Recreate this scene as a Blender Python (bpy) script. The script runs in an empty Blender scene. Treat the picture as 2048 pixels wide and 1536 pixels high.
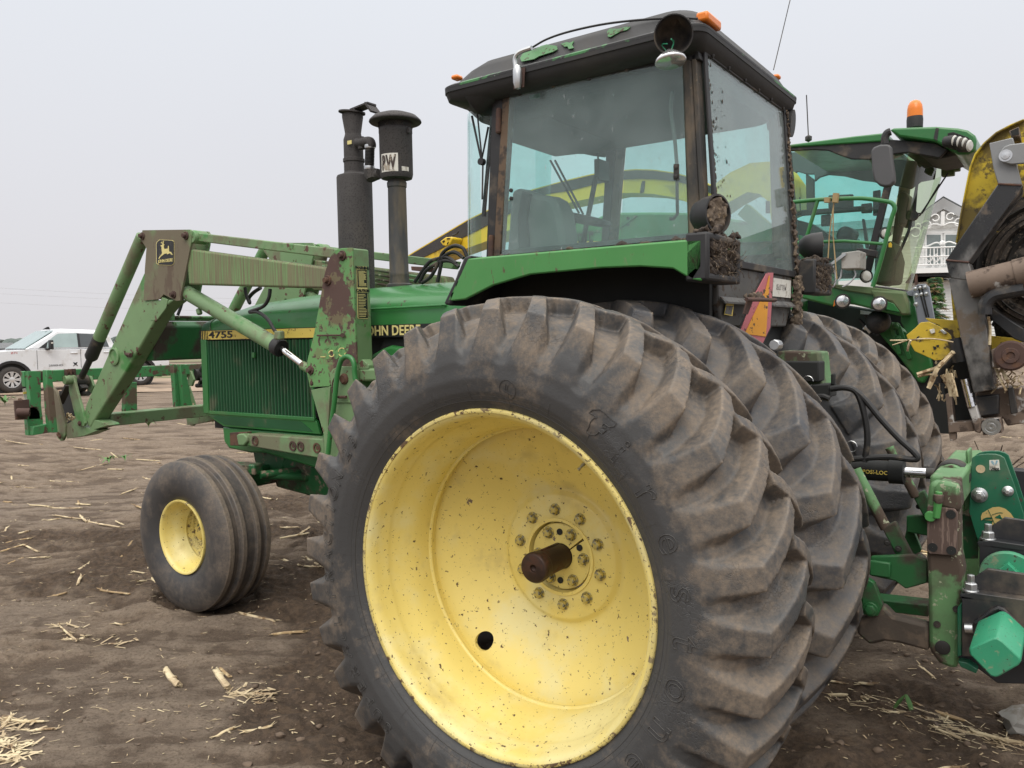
import bpy, bmesh, math, random
from mathutils import Vector, Matrix, noise
random.seed(7)
R_ = math.radians
SC = bpy.context.scene
COL = SC.collection
V = Vector
# ------------------------------------------------------------------ camera (surveyed from the wheel rims, cab and horizon)
CAM = V((1.49445, -3.56684, 1.59703)); YAW, PITCH, ROLL, FPX = R_(34.952), R_(3.453), R_(-0.998), 1614.07
_cy, _sy, _cp, _sp = math.cos(YAW), math.sin(YAW), math.cos(PITCH), math.sin(PITCH)
FW = V((-_sy*_cp, _cy*_cp, -_sp)); _r = V((_cy, _sy, 0)); _u = _r.cross(FW)
RT = math.cos(ROLL)*_r + math.sin(ROLL)*_u; UP = -math.sin(ROLL)*_r + math.cos(ROLL)*_u
def sight(p): return FW + RT*((p[0]-1024)/FPX) - UP*((p[1]-768)/FPX)
def onY(p, y): d = sight(p); return CAM + d*((y-CAM.y)/d.y)      # survey point on a plane of the tractor's own axes
def onX(p, x): d = sight(p); return CAM + d*((x-CAM.x)/d.x)
def onZ(p, z): d = sight(p); return CAM + d*((z-CAM.z)/d.z)
def zone(ox, oy, s): return lambda *a: [(ox+x/s, oy+y/s) for x, y in a]
A1 = zone(0,400,3.0118); A2 = zone(550,180,3.6564); A3 = zone(860,0,2.56); A4 = zone(1550,200,4.0422); A5 = zone(1550,560,4.0422)
A6 = zone(1600,860,2.8438); A7 = zone(600,560,2.56); A8 = zone(200,860,3.4133); B4 = zone(0,600,4.8); B5 = zone(380,480,4.8); B6 = zone(380,660,4.8)
B7 = zone(1780,220,4.5187); B8 = zone(1780,540,4.265); C3 = zone(1360,360,4.5176); C4 = zone(1800,380,5.907); C5 = zone(960,180,4.267)
C6 = zone(1560,280,4.8); C8 = zone(0,640,6.4); D1 = zone(440,460,6.4); D2 = zone(730,440,8.535); D3 = zone(280,440,7.68); D4 = zone(20,720,9.035)
D5 = zone(200,620,5.908); D6 = zone(430,820,7.585); D7 = zone(1780,1080,5.119); D8 = zone(1820,880,6.4); PX = zone(0,0,1)
def yy(pts, y): return [onY(p, y) for p in pts]
def xx(pts, x): return [onX(p, x) for p in pts]

# ------------------------------------------------------------------ mesh builder
class MB:
    def __init__(s): s.v = []; s.f = []; s.m = []; s.mi = 0
    def add(s, vs, fs):
        o = len(s.v); s.v += [V(a) for a in vs]; s.f += [tuple(i+o for i in f) for f in fs]; s.m += [s.mi]*len(fs); return s
    def box(s, c, d, rot=None):
        c = V(c); h = V(d)*.5
        vs = [V((sx*h.x, sy*h.y, sz*h.z)) for sx in (-1,1) for sy in (-1,1) for sz in (-1,1)]
        if rot is not None: vs = [rot @ a for a in vs]
        return s.add([c+a for a in vs], [(0,1,3,2),(4,6,7,5),(0,4,5,1),(2,3,7,6),(0,2,6,4),(1,5,7,3)])
    def prism(s, pts, ex):
        n = len(pts); pts = [V(p) for p in pts]; ex = V(ex)
        return s.add(pts+[p+ex for p in pts], [tuple(range(n)), tuple(range(2*n-1, n-1, -1))]+[(i, i+n, (i+1)%n+n, (i+1)%n) for i in range(n)])
    def plate(s, px, y, t): return s.prism(yy(px, y), (0, t, 0))
    def platex(s, px, x, t): return s.prism(xx(px, x), (t, 0, 0))
    def beam(s, p, q, w, h=None, up=(0,0,1)):
        p, q = V(p), V(q); h = h or w; d = (q-p).normalized(); a = d.cross(V(up))
        if a.length < 1e-4: a = d.cross(V((0,1,0)))
        a.normalize(); b = a.cross(d); a = a*w/2; b = b*h/2
        return s.prism([p+a+b, p-a+b, p-a-b, p+a-b], q-p)
    def rings(s, rg, cap0=True, cap1=True, closed=True):
        n = len(rg[0]); vs = [x for r in rg for x in r]; fs = []
        for i in range(len(rg)-1):
            for j in range(n if closed else n-1):
                k = (j+1) % n; fs.append((i*n+j, i*n+k, (i+1)*n+k, (i+1)*n+j))
        if cap0: fs.append(tuple(range(n-1, -1, -1)))
        if cap1: fs.append(tuple(range((len(rg)-1)*n, len(rg)*n)))
        return s.add(vs, fs)
    def tube(s, path, r, n=10, cap=True):
        path = [V(p) for p in path]; rg = []; a = None
        for i, p in enumerate(path):
            d = (path[min(i+1, len(path)-1)]-path[max(i-1, 0)]).normalized()
            if a is None:
                a = d.orthogonal().normalized()
            else: a = (a-d*a.dot(d)).normalized()
            b = d.cross(a); rr = r[i] if isinstance(r, (list, tuple)) else r
            rg.append([p+(a*math.cos(t)+b*math.sin(t))*rr for t in [2*math.pi*k/n for k in range(n)]])
        return s.rings(rg, cap, cap)
    def lathe(s, prof, c, axis=(0,0,1), n=32, cap=False, loop=False):   # prof: (radius, height along axis)
        c = V(c); ax = V(axis).normalized(); a = ax.orthogonal().normalized(); b = ax.cross(a)
        if abs(ax.y) > .9: a = V((1,0,0)); b = ax.cross(a)
        rg = [[c+ax*h+(a*math.cos(2*math.pi*k/n)+b*math.sin(2*math.pi*k/n))*r for k in range(n)] for r, h in prof]
        if loop: rg.append(rg[0])
        return s.rings(rg, cap, cap)
    def bolt(s, c, axis, r=.016, h=.014):
        s.lathe([(r*1.35,0),(r*1.35,h*.25),(r*.0+1e-4,h*.25)], c, axis, 14)
        return s.lathe([(r,0),(r,h),(r*.8,h*1.12),(1e-4,h*1.12)], c, axis, 6)
    def blob(s, c, r, sub=1, k=.35, sq=(1,1,1), seed=0):
        bm = bmesh.new(); bmesh.ops.create_icosphere(bm, subdivisions=sub, radius=1)
        off = V((random.random()*50, random.random()*50, seed))
        vs = []
        for v in bm.verts:
            q = v.co*(1+k*noise.noise(v.co*1.7+off)*1.6); vs.append(V(c)+V((q.x*sq[0], q.y*sq[1], q.z*sq[2]))*r)
        fs = [tuple(x.index for x in f.verts) for f in bm.faces]; bm.free(); return s.add(vs, fs)
    def lump(s, c, r, k=.45, sq=(1,1,1)):   # smooth-skinned clod
        return s.blob(c, r, 2, k, sq)
    def mesh(s, vs_faces_mesh, M):
        me = vs_faces_mesh; return s.add([M @ v.co for v in me.vertices], [tuple(p.vertices) for p in me.polygons])
    def build(s, name, mat, parent=None, bevel=0, ang=35, flat=False, label=None, seg=2, origin=None, weld=True):
        me = bpy.data.meshes.new(name)
        o0 = V(origin) if origin is not None else V((0,0,0))
        me.from_pydata([tuple(a-o0) for a in s.v], [], s.f); me.update()
        bm = bmesh.new(); bm.from_mesh(me)
        if weld: bmesh.ops.remove_doubles(bm, verts=bm.verts, dist=1e-5)
        bmesh.ops.recalc_face_normals(bm, faces=bm.faces); bm.to_mesh(me); bm.free()
        for mm in (mat if isinstance(mat, (list, tuple)) else [mat]): me.materials.append(mm)
        if isinstance(mat, (list, tuple)) and len(me.polygons) == len(s.m):
            me.polygons.foreach_set('material_index', s.m)
        if not flat:
            me.polygons.foreach_set('use_smooth', [True]*len(me.polygons)); me.set_sharp_from_angle(angle=R_(ang))
        o = bpy.data.objects.new(name, me); COL.objects.link(o)
        if origin is not None: o.location = o0
        if parent is not None:
            o.parent = parent
            if origin is not None: o.location = o0-world_loc(parent)
            else: o.location = -world_loc(parent)
        if bevel:
            b = o.modifiers.new('bevel', 'BEVEL'); b.width = bevel; b.segments = seg; b.limit_method = 'ANGLE'; b.angle_limit = R_(38)
        if label: o['label'] = label
        return o
def fuse(o, voxel, it=1):   # melt overlapping clods into one caked mass
    m = o.modifiers.new('fuse', 'REMESH'); m.mode = 'VOXEL'; m.voxel_size = voxel; m.use_smooth_shade = True
    if it: s = o.modifiers.new('wear', 'SMOOTH'); s.iterations = it; s.factor = .4
    dg = bpy.context.evaluated_depsgraph_get(); mat = o.data.materials[0]; me = bpy.data.meshes.new_from_object(o.evaluated_get(dg)); o.modifiers.clear(); o.data = me
    if not me.materials: me.materials.append(mat)
    return o
def world_loc(o):
    l = V(o.location)
    while o.parent is not None: o = o.parent; l += V(o.location)
    return l
def empty(name, label, cat, loc=(0,0,0), group=None):
    o = bpy.data.objects.new(name, None); COL.objects.link(o); o.location = loc; o.empty_display_size = .1
    o['label'] = label; o['category'] = cat
    if group: o['group'] = group
    return o
def sub(name, parent, loc):
    o = bpy.data.objects.new(name, None); COL.objects.link(o); o.parent = parent; o.location = V(loc)-world_loc(parent); o.empty_display_size = .1; return o
def tag(o, label, cat, group=None, kind=None):
    if label: o['label'] = label
    if cat: o['category'] = cat
    if group: o['group'] = group
    if kind: o['kind'] = kind
    return o
def arc(a, b, c, n=8):   # smooth path through control points (Catmull style quadratic)
    a, b, c = V(a), V(b), V(c); return [a*(1-t)**2+b*2*t*(1-t)+c*t*t for t in [k/n for k in range(n+1)]]
def spline(pts, n=6):
    pts = [V(p) for p in pts]; P = [pts[0]*2-pts[1]]+pts+[pts[-1]*2-pts[-2]]; out = []
    for i in range(1, len(P)-2):
        for k in range(n):
            t = k/n; a, b, c, d = P[i-1], P[i], P[i+1], P[i+2]
            out.append(.5*((2*b)+(c-a)*t+(2*a-5*b+4*c-d)*t*t+(3*b-a-3*c+d)*t**3))
    return out+[pts[-1]]
def text_mesh(body, size=1, offset=0, extrude=0, outline=0, spacing=1, align='CENTER'):
    cu = bpy.data.curves.new('lettering', 'FONT'); cu.body = body; cu.size = size; cu.align_x = align; cu.align_y = 'CENTER'
    cu.offset = offset; cu.extrude = extrude; cu.space_character = spacing
    if outline: cu.fill_mode = 'NONE'; cu.bevel_depth = outline; cu.bevel_resolution = 0
    cu.resolution_u = 3
    o = bpy.data.objects.new('lettering', cu); COL.objects.link(o)
    bpy.context.view_layer.update(); dg = bpy.context.evaluated_depsgraph_get()
    me = bpy.data.meshes.new_from_object(o.evaluated_get(dg)); bpy.data.objects.remove(o); return me
def frame(o, xdir, updir):   # matrix placing a flat drawing: x along xdir, y along updir
    x = V(xdir).normalized(); n = x.cross(V(updir)).normalized(); y = n.cross(x)
    return Matrix(((x.x,y.x,n.x,o[0]),(x.y,y.y,n.y,o[1]),(x.z,y.z,n.z,o[2]),(0,0,0,1)))

# ------------------------------------------------------------------ materials
def _n(nt, t, **kw):
    n = nt.nodes.new(t)
    for k, v in kw.items():
        if k in n.inputs: n.inputs[k].default_value = v
        else: setattr(n, k, v)
    return n
def c4(c): return (c[0], c[1], c[2], 1)
def material(name, base, rough=.5, metal=0, var=.12, layers=(), bump=(), spec=.5, streak=None, coat=0, rvar=.1):
    """base colour with slow variation; layers = (colour, scale, lo, hi, roughness, stretch) patches of dirt, rust or chipped paint;
    bump = (scale, strength, distance) noise relief."""
    m = bpy.data.materials.new(name); m.use_nodes = True; nt = m.node_tree; nt.nodes.clear(); L = nt.links.new
    out = _n(nt, 'ShaderNodeOutputMaterial'); bs = _n(nt, 'ShaderNodeBsdfPrincipled'); L(bs.outputs[0], out.inputs[0])
    bs.inputs['Metallic'].default_value = metal; bs.inputs['Specular IOR Level'].default_value = spec
    bs.inputs['Coat Weight'].default_value = coat
    tc = _n(nt, 'ShaderNodeTexCoord'); co = tc.outputs['Object']
    nz = _n(nt, 'ShaderNodeTexNoise', Scale=2.3, Detail=6.0, Roughness=.6); L(co, nz.inputs['Vector'])
    mr = _n(nt, 'ShaderNodeMapRange'); mr.inputs['From Min'].default_value = .3; mr.inputs['From Max'].default_value = .7
    mr.inputs['To Min'].default_value = 1-var; mr.inputs['To Max'].default_value = 1+var; L(nz.outputs['Fac'], mr.inputs['Value'])
    mul = _n(nt, 'ShaderNodeMix', data_type='RGBA', blend_type='MULTIPLY'); mul.inputs[0].default_value = 1
    mul.inputs[6].default_value = c4(base); L(mr.outputs[0], mul.inputs[7]); col = mul.outputs[2]
    rr = _n(nt, 'ShaderNodeMapRange'); rr.inputs['To Min'].default_value = max(.03, rough-rvar); rr.inputs['To Max'].default_value = min(1, rough+rvar)
    n2 = _n(nt, 'ShaderNodeTexNoise', Scale=9.0, Detail=5.0); L(co, n2.inputs['Vector']); L(n2.outputs['Fac'], rr.inputs['Value']); ro = rr.outputs[0]
    for ly in layers:
        lc, ls, lo, hi = ly[:4]; lr = ly[4] if len(ly) > 4 else .9; st = ly[5] if len(ly) > 5 else (1,1,1); amt = ly[6] if len(ly) > 6 else 1
        mp = _n(nt, 'ShaderNodeMapping'); mp.inputs['Scale'].default_value = st; mp.inputs['Location'].default_value = (ls*.37, ls*.71, ls*.13); L(co, mp.inputs['Vector'])
        t = _n(nt, 'ShaderNodeTexNoise', Scale=ls, Detail=9.0, Roughness=.62); L(mp.outputs[0], t.inputs['Vector'])
        k = _n(nt, 'ShaderNodeMapRange'); k.inputs['From Min'].default_value = .5+(lo-.5)*.62; k.inputs['From Max'].default_value = .5+(hi-.5)*.62; k.inputs['To Max'].default_value = amt; k.interpolation_type = 'SMOOTHSTEP'
        L(t.outputs['Fac'], k.inputs['Value'])
        mx = _n(nt, 'ShaderNodeMix', data_type='RGBA'); L(k.outputs[0], mx.inputs[0]); L(col, mx.inputs[6]); mx.inputs[7].default_value = c4(lc); col = mx.outputs[2]
        mf = _n(nt, 'ShaderNodeMix'); L(k.outputs[0], mf.inputs[0]); L(ro, mf.inputs[2]); mf.inputs[3].default_value = lr; ro = mf.outputs[0]
    L(col, bs.inputs['Base Color']); L(ro, bs.inputs['Roughness'])
    prev = None
    for sc, stg, dist in bump:
        t = _n(nt, 'ShaderNodeTexNoise', Scale=sc, Detail=8.0, Roughness=.65); L(co, t.inputs['Vector'])
        b = _n(nt, 'ShaderNodeBump', Strength=stg, Distance=dist); L(t.outputs['Fac'], b.inputs['Height'])
        if prev: L(prev, b.inputs['Normal'])
        prev = b.outputs[0]
    if prev: L(prev, bs.inputs['Normal'])
    m.diffuse_color = c4(base)
    return m
DUST = (.20,.155,.11); SOIL = (.075,.055,.042); RUST = (.10,.052,.04)
GRN = (.030,.17,.043); LGRN = (.150,.250,.118)
MT = {}
def mk(k, *a, **kw): MT[k] = material(k, *a, **kw); return MT[k]
mk('tractor_green_paint', GRN, .38, var=.10, layers=[(DUST,2.2,.52,.95,.8,(1,1,1),.5),(SOIL,16,.70,.78,.9)], bump=[(60,.05,.002)], coat=.15)
mk('fender_green_paint', (.06,.235,.062), .42, var=.08, layers=[(DUST,26,.64,.80,.85,(1,1,.3),.55),((.10,.07,.045),34,.70,.78,.9,(1,1,.4)),((.085,.25,.08),1.6,.45,.75,.5,(1,1,1),.6)], bump=[(60,.05,.002)])
mk('grille_green_paint', (.014,.085,.032), .5, var=.15, layers=[(DUST,5,.55,.8,.9,(1,1,.6),.5)], bump=[(60,.05,.002)])
mk('deep_green_paint', (.018,.105,.035), .45, var=.12, layers=[(SOIL,7,.50,.68,.9,(1,1,1),.85),(DUST,14,.62,.72,.9)], bump=[(60,.08,.002)])
mk('loader_green_paint', LGRN, .55, var=.14, layers=[((.15,.125,.085),2.6,.50,.66,.85,(1,1,.8),.75),(RUST,14,.66,.72,.85),((.055,.20,.05),3.5,.58,.75,.5)], bump=[(40,.12,.003),(160,.06,.001)])
mk('loader_streaked_paint', (.145,.25,.10), .6, var=.10, layers=[((.18,.16,.095),12,.36,.60,.85,(6,6,.16),.85),((.11,.095,.06),26,.46,.66,.85,(6,6,.10),.6),((.16,.135,.09),2.0,.48,.75,.85,(1,1,1),.6)], bump=[(40,.12,.003)])
mk('loader_rusty_paint', (.11,.265,.09), .6, var=.12, layers=[((.085,.05,.042),4.2,.47,.53,.85,(1,1,.8)),((.17,.155,.08),9,.56,.62,.8,(1,1,1),.6),((.085,.05,.042),30,.60,.66,.85)], bump=[(30,.25,.004)])
mk('knee_dirty_paint', (.14,.255,.105), .62, var=.10, layers=[((.145,.112,.082),1.3,.45,.66,.85,(1,1,1),.92),((.10,.07,.052),6,.58,.70,.9,(1,1,.5),.8)], bump=[(40,.12,.003)])
mk('carrier_green_paint', (.05,.21,.075), .5, var=.12, layers=[((.11,.08,.055),4,.54,.64,.9),(RUST,18,.62,.68,.9)], bump=[(50,.12,.003)])
mk('rusty_steel', (.085,.050,.042), .8, metal=.25, var=.3, layers=[((.13,.07,.045),9,.50,.7,.9)], bump=[(45,.3,.004)])
mk('dark_steel', (.035,.033,.032), .6, metal=.3, var=.25, layers=[(DUST,6,.55,.8,.9,(1,1,1),.5)], bump=[(60,.15,.002)])
mk('black_plastic', (.018,.018,.020), .6, var=.2, layers=[(DUST,6,.52,.80,.9,(1,1,1),.45)], bump=[(120,.1,.001)])
mk('roof_black_paint', (.022,.022,.024), .62, var=.12, layers=[((.05,.045,.04),3,.5,.8,.8,(1,1,1),.5)], bump=[(150,.08,.001)])
mk('roof_edge_paint', (.045,.17,.055), .55, var=.15, layers=[((.022,.022,.024),2.6,.40,.46,.6),((.3,.3,.3),40,.70,.8,.7)], bump=[(80,.1,.001)])
mk('roof_green_paint', (.055,.18,.06), .5, var=.15, layers=[(SOIL,30,.62,.7,.9)], bump=[(80,.1,.001)])
mk('dusty_post_paint', (.030,.030,.030), .7, var=.2, layers=[((.19,.145,.10),2.2,.40,.62,.95,(1,1,.45),.75),((.20,.16,.11),90,.72,.80,.95)], bump=[(90,.2,.002)])
mk('brown_post_paint', (.12,.08,.052), .8, var=.2, layers=[((.05,.04,.035),14,.55,.68,.9)], bump=[(90,.2,.002)])
mk('grey_panel_paint', (.10,.098,.095), .65, var=.2, layers=[(DUST,3,.48,.72,.95,(1,1,.6),.8),(SOIL,24,.60,.66,.95),((.02,.02,.022),2.2,.58,.66,.5)], bump=[(70,.2,.002)])
mk('muffler_paint', (.047,.043,.043), .75, var=.18, layers=[((.10,.085,.07),5,.52,.8,.9,(1,1,.6),.5),((.03,.027,.027),120,.55,.66,.9)], bump=[(140,.25,.002)])
mk('intake_paint', (.035,.036,.037), .6, var=.2, layers=[((.125,.10,.068),3.0,.42,.62,.85,(1.6,1.6,.35),.75)], bump=[(140,.15,.001)])
mk('rim_yellow_paint', (.74,.60,.185), .38, var=.06, layers=[((.72,.65,.33),2.6,.42,.70,.55,(1,1,1),.8),((.50,.40,.15),6,.56,.85,.8,(1,1,1),.55),((.09,.055,.03),46,.735,.762,.9),((.09,.055,.03),95,.735,.77,.9),((.17,.125,.10),10,.792,.805,.9)], bump=[(60,.05,.002)], coat=.1)
mk('rim_lip_paint', (.66,.54,.18), .5, var=.1, layers=[((.11,.065,.035),26,.56,.64,.9),((.52,.46,.24),5,.45,.7,.7,(1,1,1),.6),((.10,.065,.04),90,.60,.68,.9)], bump=[(80,.2,.002)])
mk('bolt_yellow_zinc', (.27,.26,.20), .4, metal=.5, var=.2, layers=[((.55,.45,.14),60,.47,.53,.5),((.03,.025,.02),90,.60,.66,.8)], bump=[(160,.2,.001)])
mk('axle_steel', (.045,.028,.022), .45, metal=.6, var=.3, layers=[((.09,.045,.03),12,.50,.7,.8)], bump=[(70,.3,.003)])
mk('hydraulic_chrome', (.75,.75,.76), .12, metal=1, var=.05, layers=[((.25,.22,.2),30,.62,.7,.5)])
mk('bright_zinc', (.55,.56,.57), .32, metal=.9, var=.1, bump=[(150,.1,.001)])
mk('black_rubber_hose', (.012,.012,.013), .55, var=.25, layers=[(DUST,10,.58,.8,.9,(1,1,1),.5)], bump=[(160,.2,.001)])
mk('orange_lens', (.75,.20,.02), .25, var=.05, spec=.5)
mk('lamp_reflector', (.7,.7,.72), .18, metal=.8, var=.05)
mk('clear_lens', (.55,.55,.52), .15, var=.1)
mk('yellow_decal', (.72,.56,.12), .4, var=.06, layers=[((.3,.2,.06),40,.68,.72,.8)])
mk('pale_yellow_decal', (.66,.58,.24), .5, var=.05)
mk('white_decal', (.62,.61,.56), .55, var=.06, layers=[(DUST,20,.55,.75,.9,(1,1,1),.6)])
mk('black_decal', (.010,.011,.012), .45, var=.1, layers=[(DUST,30,.60,.8,.9,(1,1,1),.4)])
mk('dried_mud', (.10,.076,.056), .97, var=.35, layers=[(SOIL,18,.45,.6,.97),((.24,.18,.12),40,.58,.66,.97)], bump=[(60,.8,.01),(220,.5,.003)])
mk('dark_mud', (.045,.034,.028), .95, var=.4, layers=[((.10,.075,.055),22,.52,.64,.97)], bump=[(60,.8,.01),(200,.6,.004)])
mk('seat_vinyl', (.17,.165,.155), .7, var=.12, bump=[(80,.2,.002)])
mk('headliner', (.085,.09,.095), .9, var=.15, bump=[(20,.1,.004)])
mk('cab_trim', (.05,.052,.052), .75, var=.2)
mk('engine_dark', (.012,.013,.013), .8, var=.3)
mk('smv_orange', (.62,.28,.03), .55, var=.08, layers=[(SOIL,40,.64,.70,.9),((.45,.16,.03),7,.5,.7,.7,(1,1,.4),.5)])
mk('smv_red', (.42,.13,.15), .6, var=.1, layers=[(SOIL,40,.64,.70,.9)])
mk('slate_blue_paint', (.20,.22,.26), .5, var=.08)
mk('harvester_green', (.022,.150,.036), .35, var=.08, layers=[((.13,.14,.07),3,.50,.85,.8,(1,1,1),.55)], bump=[(60,.04,.002)], coat=.2)
mk('harvester_dusty_green', (.10,.155,.065), .6, var=.1, layers=[((.19,.17,.10),4,.45,.75,.9,(1,1,1),.6)])
mk('harvester_yellow', (.68,.47,.03), .4, var=.08, layers=[((.20,.14,.05),4,.56,.78,.9,(1,1,1),.6)])
mk('header_yellow', (.55,.40,.02), .55, var=.15, layers=[((.10,.075,.035),3.2,.44,.62,.9,(1,1,1),.85),((.05,.04,.03),9,.55,.66,.9,(1,1,1),.8)], bump=[(40,.2,.003)])
mk('header_bright_yellow', (.52,.37,.03), .5, var=.12, layers=[((.22,.16,.05),3,.46,.70,.9,(1,1,1),.8),((.07,.05,.03),14,.62,.72,.9)])
mk('header_black_paint', (.016,.016,.017), .28, var=.2, layers=[((.17,.165,.16),1.8,.47,.66,.5,(1,1,.6),.85),((.13,.10,.075),3.0,.58,.70,.95,(1,1,1),.9)], bump=[(60,.08,.002)], spec=.6)
mk('header_grey_steel', (.22,.225,.23), .5, metal=.3, var=.12, layers=[((.07,.06,.05),5,.58,.72,.8)], bump=[(60,.1,.002)])
mk('header_brown_steel', (.155,.115,.09), .8, metal=.1, var=.25, layers=[((.42,.41,.40),4,.60,.68,.5),((.07,.05,.04),8,.52,.68,.9)], bump=[(40,.3,.004)])
mk('rotor_steel', (.075,.062,.052), .6, metal=.4, var=.2, layers=[((.015,.014,.013),5,.50,.62,.8),((.19,.155,.12),40,.60,.66,.9)], bump=[(40,.2,.003)])
mk('hub_paint', (.50,.38,.10), .5, var=.15, layers=[((.06,.04,.025),18,.52,.58,.9)], bump=[(60,.2,.002)])
mk('dry_stalk', (.43,.335,.21), .85, var=.2, layers=[((.62,.52,.34),6,.45,.65,.9),((.20,.13,.07),14,.56,.7,.9)], bump=[(120,.3,.002)])
mk('implement_teal', (.012,.115,.060), .38, var=.08, layers=[(DUST,4,.52,.85,.9,(1,1,1),.35),(SOIL,40,.70,.76,.9)], bump=[(140,.08,.001)], coat=.2)
mk('implement_mint', (.035,.27,.145), .45, var=.10, layers=[((.32,.28,.18),30,.66,.78,.8,(1,1,1),.6),((.16,.135,.10),3,.50,.80,.9,(1,1,1),.55),((.05,.06,.04),60,.70,.76,.8)], bump=[(120,.15,.001),(14,.12,.006)])
mk('implement_black', (.020,.021,.024), .42, var=.2, layers=[(DUST,4,.50,.80,.9,(1,1,1),.45)], bump=[(80,.12,.002)])
mk('link_dirty', (.060,.047,.037), .8, var=.3, layers=[((.05,.20,.075),4,.56,.64,.6),((.10,.075,.055),12,.50,.7,.9)], bump=[(40,.4,.005)])
mk('hitch_green', (.105,.225,.095), .55, var=.15, layers=[((.065,.045,.033),4.5,.52,.62,.9,(1,1,.8)),(SOIL,2.6,.46,.70,.9,(1,1,1),.75),((.30,.32,.22),30,.66,.74,.8)], bump=[(40,.25,.003)])
mk('hitch_dark_green', (.014,.10,.028), .55, var=.2, layers=[((.045,.035,.026),3.0,.46,.62,.95)], bump=[(40,.25,.003)])
mk('hitch_brown_plate', (.085,.055,.045), .7, var=.12, layers=[((.17,.12,.10),30,.56,.66,.8,(4,4,.4))], bump=[(60,.2,.002)])
mk('eagle_tan', (.52,.38,.14), .5, var=.05)
mk('siding_white', (.66,.67,.66), .6, var=.04)
mk('trim_white', (.78,.79,.79), .5, var=.03)
mk('shingle_grey', (.16,.165,.17), .9, var=.15, layers=[((.09,.095,.10),20,.45,.6,.9)])
mk('window_dark', (.15,.18,.18), .12, var=.1, spec=.8)
mk('deck_black', (.012,.012,.014), .6)
mk('truck_white', (.66,.68,.71), .25, var=.04, layers=[((.30,.26,.21),2.5,.52,.8,.8,(1,1,1),.45)], coat=.5)
mk('truck_black', (.012,.012,.013), .5, var=.1)
mk('truck_glass', (.045,.055,.06), .08, var=.1, spec=.8)
mk('truck_windshield', (.28,.36,.36), .1, var=.1, spec=.8)
mk('truck_alloy', (.58,.58,.58), .35, metal=.5, var=.05)
mk('truck_tyre', (.05,.045,.042), .85, var=.2)
mk('decal_red', (.45,.08,.07), .5)
mk('green_leaf', (.07,.17,.04), .6, var=.3)
mk('dry_leaf', (.33,.24,.12), .8, var=.25)
mk('spruce_green', (.035,.085,.035), .8, var=.3)
mk('bark', (.10,.075,.055), .9, var=.3)
mk('hazed_foliage', (.10,.125,.115), .95, var=.2)  # grey haze of distance mixed into the leaf colour
mk('far_building', (.10,.11,.13), .8, var=.1)
mk('wire_grey', (.42,.43,.46), .6)
mk('mirror_grey', (.075,.075,.08), .55, var=.1)
mk('cloth_grey_box', (.36,.35,.33), .6, var=.12, layers=[((.2,.16,.12),9,.55,.75,.9,(1,1,1),.7)])

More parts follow.
